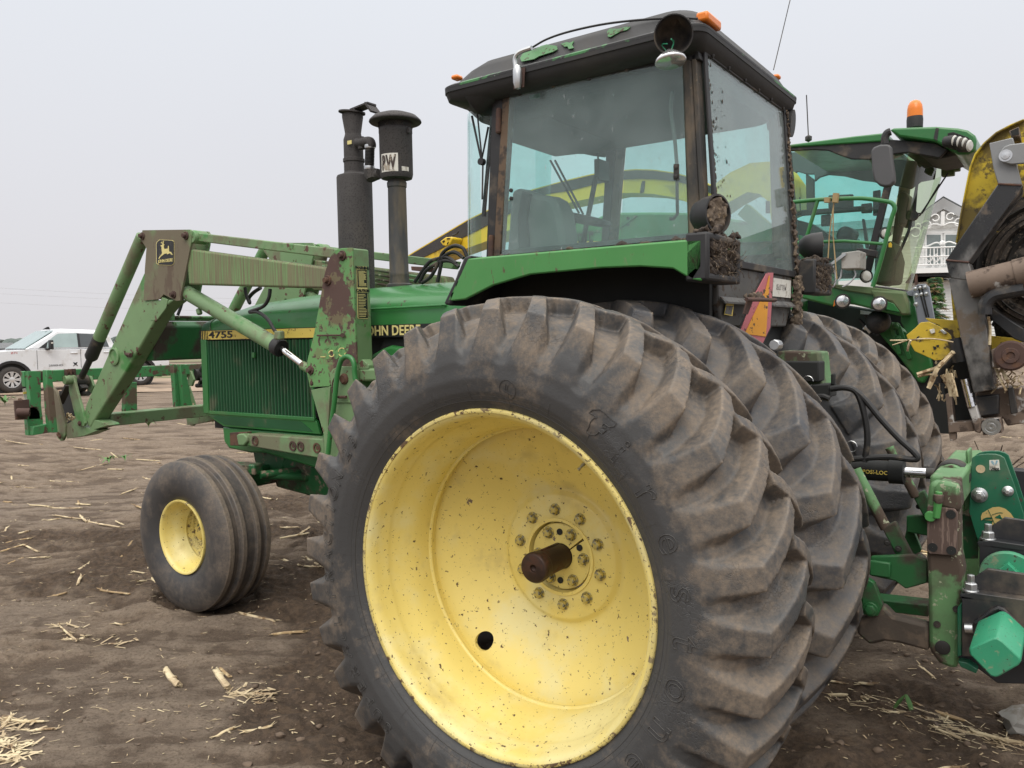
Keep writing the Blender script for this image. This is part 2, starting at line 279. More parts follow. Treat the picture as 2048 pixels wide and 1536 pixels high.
def tyre_material(name, base=(.046,.046,.047), dust=(.25,.19,.135), amt=.70, lo=.455, hi=.60, r0=.64, r1=.80):
    m = bpy.data.materials.new(name); m.use_nodes = True; nt = m.node_tree; nt.nodes.clear(); L = nt.links.new
    out = _n(nt, 'ShaderNodeOutputMaterial'); bs = _n(nt, 'ShaderNodeBsdfPrincipled'); L(bs.outputs[0], out.inputs[0])
    co = _n(nt, 'ShaderNodeTexCoord').outputs['Object']
    sp = _n(nt, 'ShaderNodeSeparateXYZ'); L(co, sp.inputs[0])
    # radius from the axle: dried soil clings to the tread and shoulder, the bead stays darker
    m1 = _n(nt, 'ShaderNodeMath', operation='MULTIPLY'); L(sp.outputs[0], m1.inputs[0]); L(sp.outputs[0], m1.inputs[1])
    m2 = _n(nt, 'ShaderNodeMath', operation='MULTIPLY_ADD'); L(sp.outputs[2], m2.inputs[0]); L(sp.outputs[2], m2.inputs[1]); L(m1.outputs[0], m2.inputs[2])
    rad = _n(nt, 'ShaderNodeMath', operation='SQRT'); L(m2.outputs[0], rad.inputs[0])
    rm = _n(nt, 'ShaderNodeMapRange'); rm.inputs['From Min'].default_value = r0; rm.inputs['From Max'].default_value = r1; rm.inputs['To Min'].default_value = -.085; rm.inputs['To Max'].default_value = .035; L(rad.outputs[0], rm.inputs['Value'])
    n1 = _n(nt, 'ShaderNodeTexNoise', Scale=5.5, Detail=12.0, Roughness=.74); L(co, n1.inputs['Vector'])
    ad = _n(nt, 'ShaderNodeMath', operation='ADD'); L(n1.outputs['Fac'], ad.inputs[0]); L(rm.outputs[0], ad.inputs[1])
    k = _n(nt, 'ShaderNodeMapRange'); k.inputs['From Min'].default_value = lo; k.inputs['From Max'].default_value = hi; k.inputs['To Max'].default_value = amt; L(ad.outputs[0], k.inputs['Value'])
    n2 = _n(nt, 'ShaderNodeTexNoise', Scale=60.0, Detail=8.0, Roughness=.7); L(co, n2.inputs['Vector'])
    k2 = _n(nt, 'ShaderNodeMapRange'); k2.inputs['From Min'].default_value = .35; k2.inputs['From Max'].default_value = .65; k2.inputs['To Min'].default_value = .35; L(n2.outputs['Fac'], k2.inputs['Value'])
    mm = _n(nt, 'ShaderNodeMath', operation='MULTIPLY'); L(k.outputs[0], mm.inputs[0]); L(k2.outputs[0], mm.inputs[1])
    n3 = _n(nt, 'ShaderNodeTexNoise', Scale=2.2, Detail=6.0); L(co, n3.inputs['Vector'])
    cr = _n(nt, 'ShaderNodeMix', data_type='RGBA'); L(n3.outputs['Fac'], cr.inputs[0]); cr.inputs[6].default_value = c4([b*.75 for b in base]); cr.inputs[7].default_value = c4([b*1.5 for b in base])
    mx = _n(nt, 'ShaderNodeMix', data_type='RGBA'); L(mm.outputs[0], mx.inputs[0]); L(cr.outputs[2], mx.inputs[6]); mx.inputs[7].default_value = c4(dust)
    # worn high edges of the bars are scuffed pale, creases hold dark soil
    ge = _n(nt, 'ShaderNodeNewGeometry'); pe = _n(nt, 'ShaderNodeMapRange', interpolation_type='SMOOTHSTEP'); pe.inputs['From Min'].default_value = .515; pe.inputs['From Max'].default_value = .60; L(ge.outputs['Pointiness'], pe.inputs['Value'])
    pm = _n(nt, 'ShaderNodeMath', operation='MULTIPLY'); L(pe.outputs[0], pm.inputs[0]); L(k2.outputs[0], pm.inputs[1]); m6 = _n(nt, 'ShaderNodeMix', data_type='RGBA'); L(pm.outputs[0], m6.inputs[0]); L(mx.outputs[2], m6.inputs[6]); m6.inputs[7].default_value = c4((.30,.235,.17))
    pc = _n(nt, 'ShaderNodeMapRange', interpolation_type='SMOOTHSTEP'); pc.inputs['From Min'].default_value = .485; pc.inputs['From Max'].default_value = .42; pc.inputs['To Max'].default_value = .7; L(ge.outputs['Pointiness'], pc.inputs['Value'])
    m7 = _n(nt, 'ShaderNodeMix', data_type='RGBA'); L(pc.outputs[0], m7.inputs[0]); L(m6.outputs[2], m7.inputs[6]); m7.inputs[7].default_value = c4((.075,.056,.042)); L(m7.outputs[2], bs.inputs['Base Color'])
    rg = _n(nt, 'ShaderNodeMapRange'); rg.inputs['To Min'].default_value = .50; rg.inputs['To Max'].default_value = .95; L(mm.outputs[0], rg.inputs['Value']); L(rg.outputs[0], bs.inputs['Roughness'])
    # perished rubber: fine cracks in patches
    vo = _n(nt, 'ShaderNodeTexVoronoi', feature='DISTANCE_TO_EDGE', Scale=70.0); 
    wv = _n(nt, 'ShaderNodeTexNoise', Scale=18.0, Detail=4.0); L(co, wv.inputs['Vector'])
    vm = _n(nt, 'ShaderNodeVectorMath', operation='MULTIPLY_ADD'); L(wv.outputs['Color'], vm.inputs[0]); vm.inputs[1].default_value = (.04,.04,.04); L(co, vm.inputs[2]); L(vm.outputs[0], vo.inputs['Vector'])
    ck = _n(nt, 'ShaderNodeMapRange'); ck.inputs['From Max'].default_value = .06; L(vo.outputs['Distance'], ck.inputs['Value'])
    n4 = _n(nt, 'ShaderNodeTexNoise', Scale=4.0, Detail=3.0); L(co, n4.inputs['Vector'])
    k4 = _n(nt, 'ShaderNodeMapRange'); k4.inputs['From Min'].default_value = .52; k4.inputs['From Max'].default_value = .62; L(n4.outputs['Fac'], k4.inputs['Value'])
    b0 = _n(nt, 'ShaderNodeBump', Distance=.0022); L(ck.outputs[0], b0.inputs['Height'])
    st = _n(nt, 'ShaderNodeMath', operation='MULTIPLY'); L(k4.outputs[0], st.inputs[0]); st.inputs[1].default_value = .6; L(st.outputs[0], b0.inputs['Strength'])
    n5 = _n(nt, 'ShaderNodeTexNoise', Scale=34.0, Detail=9.0, Roughness=.7); L(co, n5.inputs['Vector'])
    b1 = _n(nt, 'ShaderNodeBump', Strength=.35, Distance=.006); L(n5.outputs['Fac'], b1.inputs['Height']); L(b0.outputs[0], b1.inputs['Normal']); L(b1.outputs[0], bs.inputs['Normal'])
    MT[name] = m; return m
tyre_material('worn_tyre_rubber')
tyre_material('newer_tyre_rubber', (.044,.045,.050), (.23,.18,.13), .66, .46, .64)
tyre_material('front_tyre_rubber', (.040,.039,.040), (.19,.15,.115), .75, .42, .62, .25, .46)

def glass_material(name, tint, dust=.10, dustcol=(.42,.44,.42), gloss=.9):
    m = bpy.data.materials.new(name); m.use_nodes = True; nt = m.node_tree; nt.nodes.clear(); L = nt.links.new
    out = _n(nt, 'ShaderNodeOutputMaterial'); tr = _n(nt, 'ShaderNodeBsdfTransparent'); tr.inputs[0].default_value = c4(tint)
    gl = _n(nt, 'ShaderNodeBsdfGlossy', Roughness=.02); gl.inputs[0].default_value = (gloss,gloss,gloss,1); lw = _n(nt, 'ShaderNodeLayerWeight', Blend=.5); pw = _n(nt, 'ShaderNodeMath', operation='POWER'); L(lw.outputs['Facing'], pw.inputs[0]); pw.inputs[1].default_value = 4.0
    fr = _n(nt, 'ShaderNodeMath', operation='MULTIPLY_ADD'); L(pw.outputs[0], fr.inputs[0]); fr.inputs[1].default_value = .7; fr.inputs[2].default_value = .025
    mx = _n(nt, 'ShaderNodeMixShader'); L(fr.outputs[0], mx.inputs[0]); L(tr.outputs[0], mx.inputs[1]); L(gl.outputs[0], mx.inputs[2])
    df = _n(nt, 'ShaderNodeBsdfDiffuse'); df.inputs[0].default_value = c4(dustcol)
    co = _n(nt, 'ShaderNodeTexCoord').outputs['Object']
    t = _n(nt, 'ShaderNodeTexNoise', Scale=3.0, Detail=8.0, Roughness=.65); L(co, t.inputs['Vector'])
    k = _n(nt, 'ShaderNodeMapRange'); k.inputs['From Min'].default_value = .3; k.inputs['From Max'].default_value = .75; k.inputs['To Min'].default_value = dust*.5; k.inputs['To Max'].default_value = dust*1.8; L(t.outputs['Fac'], k.inputs['Value'])
    t2 = _n(nt, 'ShaderNodeTexNoise', Scale=46.0, Detail=4.0, Roughness=.6)
    mp = _n(nt, 'ShaderNodeMapping'); mp.inputs['Scale'].default_value = (1.5,1.5,.5); mp.inputs['Rotation'].default_value = (0,.35,0); L(co, mp.inputs['Vector']); L(mp.outputs[0], t2.inputs['Vector'])
    k2 = _n(nt, 'ShaderNodeMapRange'); k2.inputs['From Min'].default_value = .66; k2.inputs['From Max'].default_value = .74; k2.inputs['To Max'].default_value = min(.5, dust*3); L(t2.outputs['Fac'], k2.inputs['Value'])
    a = _n(nt, 'ShaderNodeMath', operation='ADD', use_clamp=True); L(k.outputs[0], a.inputs[0]); L(k2.outputs[0], a.inputs[1])
    m2 = _n(nt, 'ShaderNodeMixShader'); L(a.outputs[0], m2.inputs[0]); L(mx.outputs[0], m2.inputs[1]); L(df.outputs[0], m2.inputs[2]); L(m2.outputs[0], out.inputs[0])
    MT[name] = m; return m
glass_material('cab_side_glass', (.84,.97,.955), .11, (.50,.55,.57))
glass_material('cab_rear_glass', (.84,.97,.95), .13, (.52,.56,.56))
glass_material('cab_front_glass', (.82,.97,.95), .03)
glass_material('harvester_glass', (.74,.96,.93), .05)
glass_material('harvester_windscreen', (.66,.80,.55), .035, (.40,.44,.22), .6)
# ================================================================== TRACTOR
tractor = empty('tractor', 'green row-crop tractor with dusty glass cab, dual rear wheels and deep yellow rim', 'tractor')
ZR = .806
def t_(s, S): return 1-min(1, max(0, 1-s/S)) if s < S else 1
def lug_tyre(N, delta, w0, w1, lugh, S=.195, Rc=.92, drop=.045, endr=.80, phase=0, soft=.004):
    """one solid: carcass section swept round the axle (axis Y, outer side -Y) plus N chevron bars per side"""
    b = MB()
    prof = [(0,Rc-lugh),(.08,Rc-lugh-.006),(.135,Rc-lugh-.026),(.168,Rc-lugh-.058),(.196,.783),(.221,.748),(.237,.705),(.240,.66),(.232,.62),(.218,.590),(.206,.572),(.200,.560),(.190,.545),(.10,.545)]
    full = [(r,-s) for s, r in prof]+[(r,s) for s, r in reversed(prof)][:-1]
    b.lathe(full, (0,0,0), (0,1,0), 160, loop=True)
    for side in (-1, 1):
        for i in range(N):
            p0 = phase+360*(i+(.5 if side > 0 else 0))/N
            rg = []
            for s, hw, top, base in [(-.035,w0*.8,Rc-.002,.84),(.03,w0,Rc,.84),(.09,w0*.97,Rc-drop*.2,.83),(.15,(w0+w1)/2,Rc-drop*.58,.80),(S,w1,Rc-drop,.77),(S+.014,w1*1.0,Rc-drop-.045,.75),(S+.034,w1*1.04,endr-.035,.72),(S+.043,w1*1.04,endr-.085,.70)]:
                t = min(1, max(0, s/S)); ph = R_(p0+delta*(1-t)**1.0*(1 if s >= 0 else 1-s/S*0)+(delta*(-s/S) if s < 0 else 0))
                jit = 1+.06*noise.noise(V((i*3.1, s*20, side*5.)))
                ring = []; kb = 1.5+.35*t_(s, S)
                for r, k in ((top,-1),(top,1),(base,kb),(base,-kb)):
                    a = ph+k*hw*jit*.5/max(r, .5); ring.append(V((-math.sin(a)*r, side*s, math.cos(a)*r)))
                rg.append(ring)
            b.rings(rg)
    me = b
    return me
def finish_tyre(b, name, mat, parent, voxel, smooth_it):
    o = b.build(name, mat, parent, weld=False, ang=180)
    # fuse carcass and bars into one worn rubber skin
    m = o.modifiers.new('fuse', 'REMESH'); m.mode = 'VOXEL'; m.voxel_size = voxel; m.use_smooth_shade = True
    s = o.modifiers.new('wear', 'SMOOTH'); s.iterations = smooth_it; s.factor = .5
    dg = bpy.context.evaluated_depsgraph_get(); me = bpy.data.meshes.new_from_object(o.evaluated_get(dg)); o.modifiers.clear()
    old = o.data; o.data = me; bpy.data.meshes.remove(old); me.name = name
    if not me.materials: me.materials.append(mat)
    me.polygons.foreach_set('use_smooth', [True]*len(me.polygons))
    return o
def wheel_parts(parent, outer):
    """rim and disc, drawn round the axle, outer face towards -Y (offsets measured from the tyre's middle)"""
    n = 128
    b = MB()   # rim: lip, bead seat, barrel, inner flange
    b.lathe([(.566,-.203),(.561,-.208),(.553,-.208),(.545,-.204),(.536,-.193),(.531,-.17),(.529,-.128),(.5265,-.122),(.5275,-.114),(.524,-.095),(.508,-.060),(.494,-.03),(.487,.0),(.483,.05),(.486,.10),(.508,.15),(.525,.17),(.531,.185),(.545,.20),(.56,.205),(.563,.20),(.55,.19),(.538,.16),(.525,.14),(.50,.10),(.497,0),(.51,-.05),(.532,-.09),(.54,-.15),(.556,-.19)], (0,0,0), (0,1,0), n, loop=True)
    rim = b.build('rim', MT['rim_yellow_paint'], parent, ang=50)
    b = MB(); b.lathe([(.5660,-.2045),(.5635,-.2100),(.558,-.2115),(.5525,-.2105),(.5525,-.2075),(.5645,-.2015)], (0,0,0), (0,1,0), n, loop=True)
    b.build('rim_edge', MT['rim_lip_paint'], parent, ang=60)
    b = MB(); b.lathe([(.4865,.052),(.480,.053),(.4745,.060),(.476,.067),(.4865,.072)], (0,0,0), (0,1,0), n)   # weld bead
    b.build('weld_ring', MT['rim_yellow_paint'], parent, ang=60)
    b = MB()
    hole = (-math.sin(R_(140.5))*.435, math.cos(R_(140.5))*.435)
    prof = [(.487,.095),(.470,.098),(.452,.104),(.436,.112),(.41,.128),(.36,.160),(.30,.195),(.262,.216),(.246,.222),(.236,.219),(.226,.207),(.219,.204),(.18,.203),(.132,.203),(.129,.206),(.128,.214),(.124,.225),(.124,.25)]
    b.lathe(prof, (0,0,0), (0,1,0), n)
    disc = b.build('wheel_disc', MT['rim_yellow_paint'], parent, ang=60)
    # hand hole cut clean through the dished plate
    c = MB(); c.lathe([(.0335,-.2),(.0335,.4)], (hole[0],0,hole[1]), (0,1,0), 28, cap=True)
    cut = c.build('hole_cutter', MT['engine_dark'], parent)
    md = disc.modifiers.new('solid', 'SOLIDIFY'); md.thickness = .012; md.offset = 1
    mb = disc.modifiers.new('hole', 'BOOLEAN'); mb.object = cut; mb.solver = 'EXACT'
    bpy.context.view_layer.update(); dg = bpy.context.evaluated_depsgraph_get(); me = bpy.data.meshes.new_from_object(disc.evaluated_get(dg))
    disc.modifiers.clear(); disc.data = me; me.polygons.foreach_set('use_smooth', [True]*len(me.polygons)); me.set_sharp_from_angle(angle=R_(50))
    bpy.data.objects.remove(cut)
    for o in parent.children: o.location = (0,0,0)
    return rim, disc
def rear_wheel(yc, full):
    w = sub('rear_wheel', tractor, (0, yc, ZR)); wheel_parts(w, full)
    return w
near = rear_wheel(-1.355, True)
O = V((0,-1.355,ZR))
lt = lug_tyre(32, 8.0, .056, .066, .056, phase=-0.6)
lt.v = [v+O for v in lt.v]
# built round the axle so the rubber's dust follows the radius
def at_origin(b, o): b.v = [v-o for v in b.v]; return b
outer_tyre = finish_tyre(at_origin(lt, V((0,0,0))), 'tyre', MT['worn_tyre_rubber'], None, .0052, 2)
for v in outer_tyre.data.vertices: v.co -= O
outer_tyre.parent = near; outer_tyre.location = (0,0,0)
# hub clamp halves, shaft, bolts
b = MB()
for a0 in (-52, 128):
    pts = []
    for k in range(25): a = R_(a0+2+176*k/24); pts.append((-math.sin(a)*.119, .214, math.cos(a)*.119))
    for k in range(25): a = R_(a0+178-176*k/24); pts.append((-math.sin(a)*.0455, .214, math.cos(a)*.0455))
    b.prism([V(p)+O for p in pts], (0,.04,0))
b.build('hub_clamp', MT['rim_yellow_paint'], near, bevel=.002)
b = MB(); b.lathe([(.1275,.2035),(.1275,.199),(.139,.199),(.139,.2035)], O, (0,1,0), 64); b.build('hub_ring', MT['rim_yellow_paint'], near)
b = MB()
pr = []
b.lathe([(.0445,.5),(.0445,.05),(.050,.048),(.052,.040),(.052,.026),(.0535,.020),(.0535,.012),(.050,.004),(.046,.0015),(.013,.0015),(.011,.010),(1e-3,.014)], O+V((0,.03,0)), (0,1,0), 48)
b.box(O+V((-.012,.17,.0435)), (.012,.22,.006))
b.build('axle_shaft', MT['axle_steel'], near, bevel=.001)
def wheel_bolt(c, r=.0165):
    b = MB(); b.lathe([(r*1.28,0),(r*1.28,.004),(r*1.0,.0042)], c, (0,-1,0), 20); b.lathe([(r,.004),(r,.018),(r*.86,.0215),(r*.5,.0225),(1e-4,.0225)], c, (0,-1,0), 6)
    return b.build('wheel_bolt', MT['bolt_yellow_zinc'], near, bevel=.0008, origin=c)
proto = None
for k in range(10):
    a = R_(5+36*k); c = O+V((-math.sin(a)*.170, .2035, math.cos(a)*.170))
    if proto is None: proto = wheel_bolt(c)
    else:
        o = proto.copy(); COL.objects.link(o); o.location = c-O; o.rotation_euler.y = R_(13*k)
    if k == 9: o['label'] = 'wheel bolt whose paint has worn off to black'; 
for k in range(6):
    a = R_(-28+60*k); c = O+V((-math.sin(a)*.094, .2135, math.cos(a)*.094))
    o = proto.copy(); COL.objects.link(o); o.location = c-O; o.rotation_euler.y = R_(17*k)
for a in (2, -62, 178):
    a = R_(a); c = O+V((-math.sin(a)*.088, .2132, math.cos(a)*.088)); b = MB(); b.lathe([(.0115,0),(.0115,-.004),(1e-4,-.004)], c, (0,1,0), 16); b.build('threaded_hole', MT['engine_dark'], near)
b = MB(); a = R_(-34.5); c = O+V((-math.sin(a)*.503, -.075, math.cos(a)*.503)); d = V((math.sin(a)*.75, -.45, -math.cos(a)*.75)).normalized()
b.lathe([(.013,-.012),(.013,.004),(.009,.006),(.009,.0105),(.0065,.012),(.0065,.030),(.0048,.031),(.0048,.052),(1e-4,.052)], c, d, 16)
b.build('valve_stem', MT['bolt_yellow_zinc'], near)
# moulded lettering on the sidewall
def side_y(r):   # outer sidewall height at radius r
    T = [(.560,.200),(.572,.206),(.590,.218),(.62,.232),(.66,.240),(.71,.238),(.77,.226),(.808,.205)]
    for (r0,s0),(r1,s1) in zip(T, T[1:]):
        if r0 <= r <= r1: return -(s0+(s1-s0)*(r-r0)/(r1-r0))
    return -.2
def side_pt(phi, r, lift=0): a = R_(phi); return O+V((-math.sin(a)*r, side_y(r)-lift, math.cos(a)*r))
def sidewall_text(b, chars, r, size, outline, inward=False, xs=1.0, off=0):
    for ch, phi in chars:
        me = text_mesh(ch, size, outline=outline, offset=off, extrude=0 if outline else .0015)
        a = R_(phi); rad = V((-math.sin(a), 0, math.cos(a))); tan = V((math.cos(a), 0, math.sin(a)))   # tan: clockwise as seen from outside
        if inward: rad, tan = -rad, -tan
        vs = []
        for v in me.vertices:
            q = O+V((-math.sin(a)*r,0,math.cos(a)*r))+tan*v.co.x*xs+rad*v.co.y; rr = math.hypot(q.x-O.x, q.z-O.z)
            q.y = O.y+side_y(min(max(rr,.561),.807))-.0012-v.co.z-(0 if outline else .0012); vs.append(q)
        b.add(vs, [tuple(p.vertices) for p in me.polygons]); bpy.data.meshes.remove(me)
b = MB()
sidewall_text(b, list(zip(' irestone', (-34,-45.5,-57,-69.5,-81.5,-93,-105,-116.5,-128.5))), .662, .125, .0013, xs=1.0, off=.0)
sidewall_text(b, list(zip('TRACTION', (101.5,95.6,89.8,84.6,79.6,75.2,70.6,65.6))), .712, .066, .0013, off=.001)
sidewall_text(b, list(zip('23', (57.5,52.8))), .712, .066, .0013, off=.001)
sidewall_text(b, list(zip('ALL', (118,113.5,109))), .712, .062, .0013, off=.001)
sidewall_text(b, list(zip('SUPER', (142,137.5,133,128.5,124))), .712, .062, .0013, off=.001)
# flame-shaped initial
fl = zone(1060,800,5.908)((705,150),(740,115),(830,110),(900,165),(960,225),(1030,275),(1000,310),(940,318),(905,295),(880,275),(860,305),(870,320),(900,325),(912,355),(860,398),(825,370),(815,385),(770,415),(700,405),(665,370),(700,320),(720,260),(760,215),(800,205),(760,175),(705,150))
fq = []
for p in fl:
    q = onY(p, -1.592); rr = math.hypot(q.x-O.x, q.z-O.z); q.y = O.y+side_y(rr)-.0015; fq.append(q)
b.tube(fq, .0013, 4)
# shield emblem at the top
for k in range(2):
    ring = [side_pt(-8.7+3.0*math.cos(t)*(1-.25*k)*.9, .635+.030*math.sin(t)*(1-.25*k), .001) for t in [2*math.pi*i/28 for i in range(29)]]
    b.tube(ring, .0012, 4) if k == 0 else None
b.tube([side_pt(-8.2, .652, .001), side_pt(-7.7, .630, .001), side_pt(-10.2, .622, .001)], .0012, 4)
b.tube([side_pt(-8.9, .650, .001), side_pt(-8.5, .634, .001)], .0010, 4)
mk('lettering_rubber', (.050,.047,.044), .7, var=.2)
b.build('tyre_lettering', MT['lettering_rubber'], near, origin=O, weld=False)
b = MB()   # bead ring and the fine radial mould lines
b.tube([side_pt(3*k, .592, .0002) for k in range(121)], .0011, 4, cap=False)
b.tube([side_pt(3*k, .606, .0000) for k in range(121)], .0006, 4, cap=False)
for k in range(26):
    ph = k*360/26+5; b.tube([side_pt(ph, r, .0002) for r in (.58,.60,.62,.642)], .0009, 4)
b.build('mould_lines', MT['lettering_rubber'], near, origin=O, weld=False)

# the other three rear wheels
it = lug_tyre(23, 13.0, .066, .078, .058, S=.205, Rc=.925, drop=.030, endr=.82, phase=-75.2+15.65*0)
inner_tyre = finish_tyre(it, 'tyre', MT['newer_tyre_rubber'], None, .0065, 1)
def simple_wheel(yc, tyre, sy, spin=0):
    w = sub('rear_wheel', tractor, (0, yc, ZR))
    for ch in [c for c in near.children if c.name.split('.')[0] in ('rim','wheel_disc')]:
        o = ch.copy(); COL.objects.link(o); o.parent = w; o.location = (0,0,0); o.scale = (1,sy,1)
    t = tyre.copy() if tyre.parent else tyre
    if tyre.parent: COL.objects.link(t)
    t.parent = w; t.location = (0,0,0); t.scale = (1,sy,1); t.rotation_euler.y = R_(spin)
    return w
w_in = simple_wheel(-.65, inner_tyre, 1)
simple_wheel(.65, inner_tyre, -1, 6.5)
simple_wheel(1.355, outer_tyre, -1, 3)
b = MB(); b.lathe([(.0445,-1.1),(.0445,1.36)], (0,0,ZR), (0,1,0), 24); b.lathe([(.16,-.42),(.16,-.2),(.22,-.1),(.25,0),(.22,.1),(.16,.2),(.16,.42)], (0,0,ZR), (0,1,0), 28, cap=True)
b.box((-.25,0,ZR+.05),(.9,.42,.62)); b.box((-1.1,0,ZR+.0),(1.4,.46,.55)); b.box((-.1,0,ZR+.42),(.5,.6,.3))
b.build('rear_axle_housing', MT['hitch_dark_green'], tractor, bevel=.01)

# front wheels: three-rib steering tyres on small dished rims
def front_wheel(yc, sy):
    c = V((-2.872, yc, .425)); w = sub('front_wheel', tractor, c)
    b = MB(); T = [(.222,-.150),(.235,-.160),(.27,-.180),(.33,-.193),(.385,-.190),(.430,-.176),(.446,-.146),(.449,-.138),(.460,-.118),(.464,-.104),(.447,-.095),(.447,-.084),(.478,-.052),(.482,0)]
    prof = [(r,h) for r,h in T]+[(r,-h) for r,h in reversed(T[:-1])]
    ring = []
    for r, h in prof: ring.append((r, h))
    # ribs: three broad flats parted by two grooves
    tread = [(.455,-.158),(.463,-.150),(.464,-.122),(.460,-.117),(.451,-.111),(.450,-.082),(.454,-.077),(.473,-.070),(.477,-.064),(.478,-.040),(.475,-.035),(.460,-.029),(.459,-.015)]
    prof = T[:6]+tread+[(r,-h) for r,h in reversed(tread)]+[(r,-h) for r,h in reversed(T[:6])]+[(.215,.12),(.215,-.12)]
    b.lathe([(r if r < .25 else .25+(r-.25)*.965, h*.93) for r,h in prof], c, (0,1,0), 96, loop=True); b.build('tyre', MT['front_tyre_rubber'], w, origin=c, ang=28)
    b = MB(); b.lathe([(.226,-.150),(.224,-.157),(.216,-.157),(.208,-.150),(.204,-.13),(.198,-.10),(.185,-.075),(.172,-.055),(.168,-.03),(.162,-.015),(.167,-.004)], c, (0,1,0), 64)
    b.lathe([(.226,-.150),(.205,.02),(.226,.15)], c, (0,1,0), 48)
    b.build('rim', MT['rim_yellow_paint'], w, origin=c, ang=45)
    b = MB(); b.lathe([(.170,-.010),(.160,.020),(.152,.022),(.148,.036),(.125,.040),(.118,.058),(.085,.062),(.079,.050),(.062,.046),(.05,.046)], c, (0,1,0), 64); b.build('wheel_disc', MT['rim_lip_paint'], w, origin=c, ang=25)
    b = MB(); b.lathe([(.066,.045),(.060,.035),(.052,.030),(.050,-.005),(.046,-.020),(.036,-.035),(.014,-.042),(1e-3,-.042)], c, (0,1,0), 32); b.build('hub_cap', MT['hub_paint'], w, origin=c)
    for k in range(6):
        a = R_(60*k+20); q = c+V((math.sin(a)*.078,.047,math.cos(a)*.078)); bb = MB(); bb.bolt(q, (0,-1,0), .011, .012); bb.build('wheel_bolt', MT['bolt_yellow_zinc'], w, origin=q)
    w.scale = (1,sy,1); return w
fw = front_wheel(-.648, 1)
g = sub('front_wheel', tractor, (-2.872,.95,.425))
for ch in list(fw.children):
    o = ch.copy(); COL.objects.link(o); o.parent = g
g.scale = (1,-1,1)
# ------------------------------------------------------------------ hood, grille, front frame
def section(x, hw, zb, zs, zt, n=7):   # half-round bonnet section, symmetric
    pts = [V((x,-hw,zb)), V((x,-hw,zs))]
    for k in range(1, n+1):
        a = math.pi/2*k/n; pts.append(V((x, -hw+(hw)*(1-math.cos(a))**.75*.999, zs+(zt-zs)*math.sin(a)**.9)))
    r = [V((p.x,-p.y,p.z)) for p in reversed(pts[:-1])]
    return pts+r
b = MB(); secs = []
for x, hw, zs, zt in [(-3.275,.30,1.665,1.70),(-3.265,.335,1.68,1.725),(-3.22,.352,1.70,1.755),(-3.10,.358,1.715,1.80),(-2.9,.36,1.73,1.845),(-2.55,.36,1.745,1.87),(-2.1,.36,1.755,1.893),(-1.6,.36,1.76,1.90),(-1.2,.36,1.76,1.90),(-.86,.36,1.76,1.90)]:
    secs.append(section(x, hw, 1.664, zs, zt))
b.rings(secs); b.build('hood', MT['tractor_green_paint'], tractor, ang=60)
b = MB(); secs = [section(x, hw, 1.664, zs, zt) for x, hw, zs, zt in [(-3.285,.30,1.668,1.70),(-3.272,.338,1.683,1.729),(-3.225,.355,1.703,1.759),(-3.14,.3605,1.712,1.791)]]
b.rings(secs); b.build('hood_nose', MT['grille_green_paint'], tractor, ang=60)
b = MB()
b.box((-2.06,0,1.632),(2.41,.716,.064)); b.build('hood_side_band', MT['black_decal'], tractor)
b = MB(); b.box((-2.41,-.3595,1.632),(1.66,.004,.056)); b.box((-2.41,.3595,1.632),(1.66,.004,.056)); b.build('yellow_stripe', MT['yellow_decal'], tractor)
b = MB()
for x, w in ((-3.228,.010),(-3.208,.008),(-3.190,.007),(-3.174,.005)):
    b.box((x,-.3625,1.632),(w,.002,.056))
b.build('stripe_bars', MT['black_decal'], tractor)
def lettering(name, body, pos, size, mat, parent, xdir=(1,0,0), updir=(0,0,1), offset=.012, xs=1, spacing=1, extr=.0012, align='CENTER', width=None):
    me = text_mesh(body, size, offset=offset*size, extrude=extr, spacing=spacing, align=align); b = MB()
    if width: vx = [v.co.x for v in me.vertices]; xs = width/(max(vx)-min(vx))
    M = frame(pos, xdir, updir) @ Matrix.Diagonal((xs,1,1,1)); b.mesh(me, M); bpy.data.meshes.remove(me)
    return b.build(name, mat, parent, weld=False, flat=True)
pa = onY(B5((180,925))[0], -.364); pb = onY(B5((410,920))[0], -.364)
lettering('number_lettering', '4755', ((pa.x+pb.x)/2,-.3635,1.632), .060, MT['black_decal'], tractor, width=pb.x-pa.x, offset=.02)
# JOHN DEERE on the black band behind the mast
b = MB(); b.box((-1.28,-.360,1.632),(.82,.006,.068)); b.build('name_band', MT['black_decal'], tractor)
pa = onY(A7((358,265))[0], -.365); pb = onY(A7((505,265))[0], -.365)   # O..N of the visible OHN
lettering('name_lettering', 'JOHN DEERE', (pa.x-.046,-.3645,1.632), .074, MT['pale_yellow_decal'], tractor, xs=.95, offset=.02, spacing=1.04, align='LEFT')
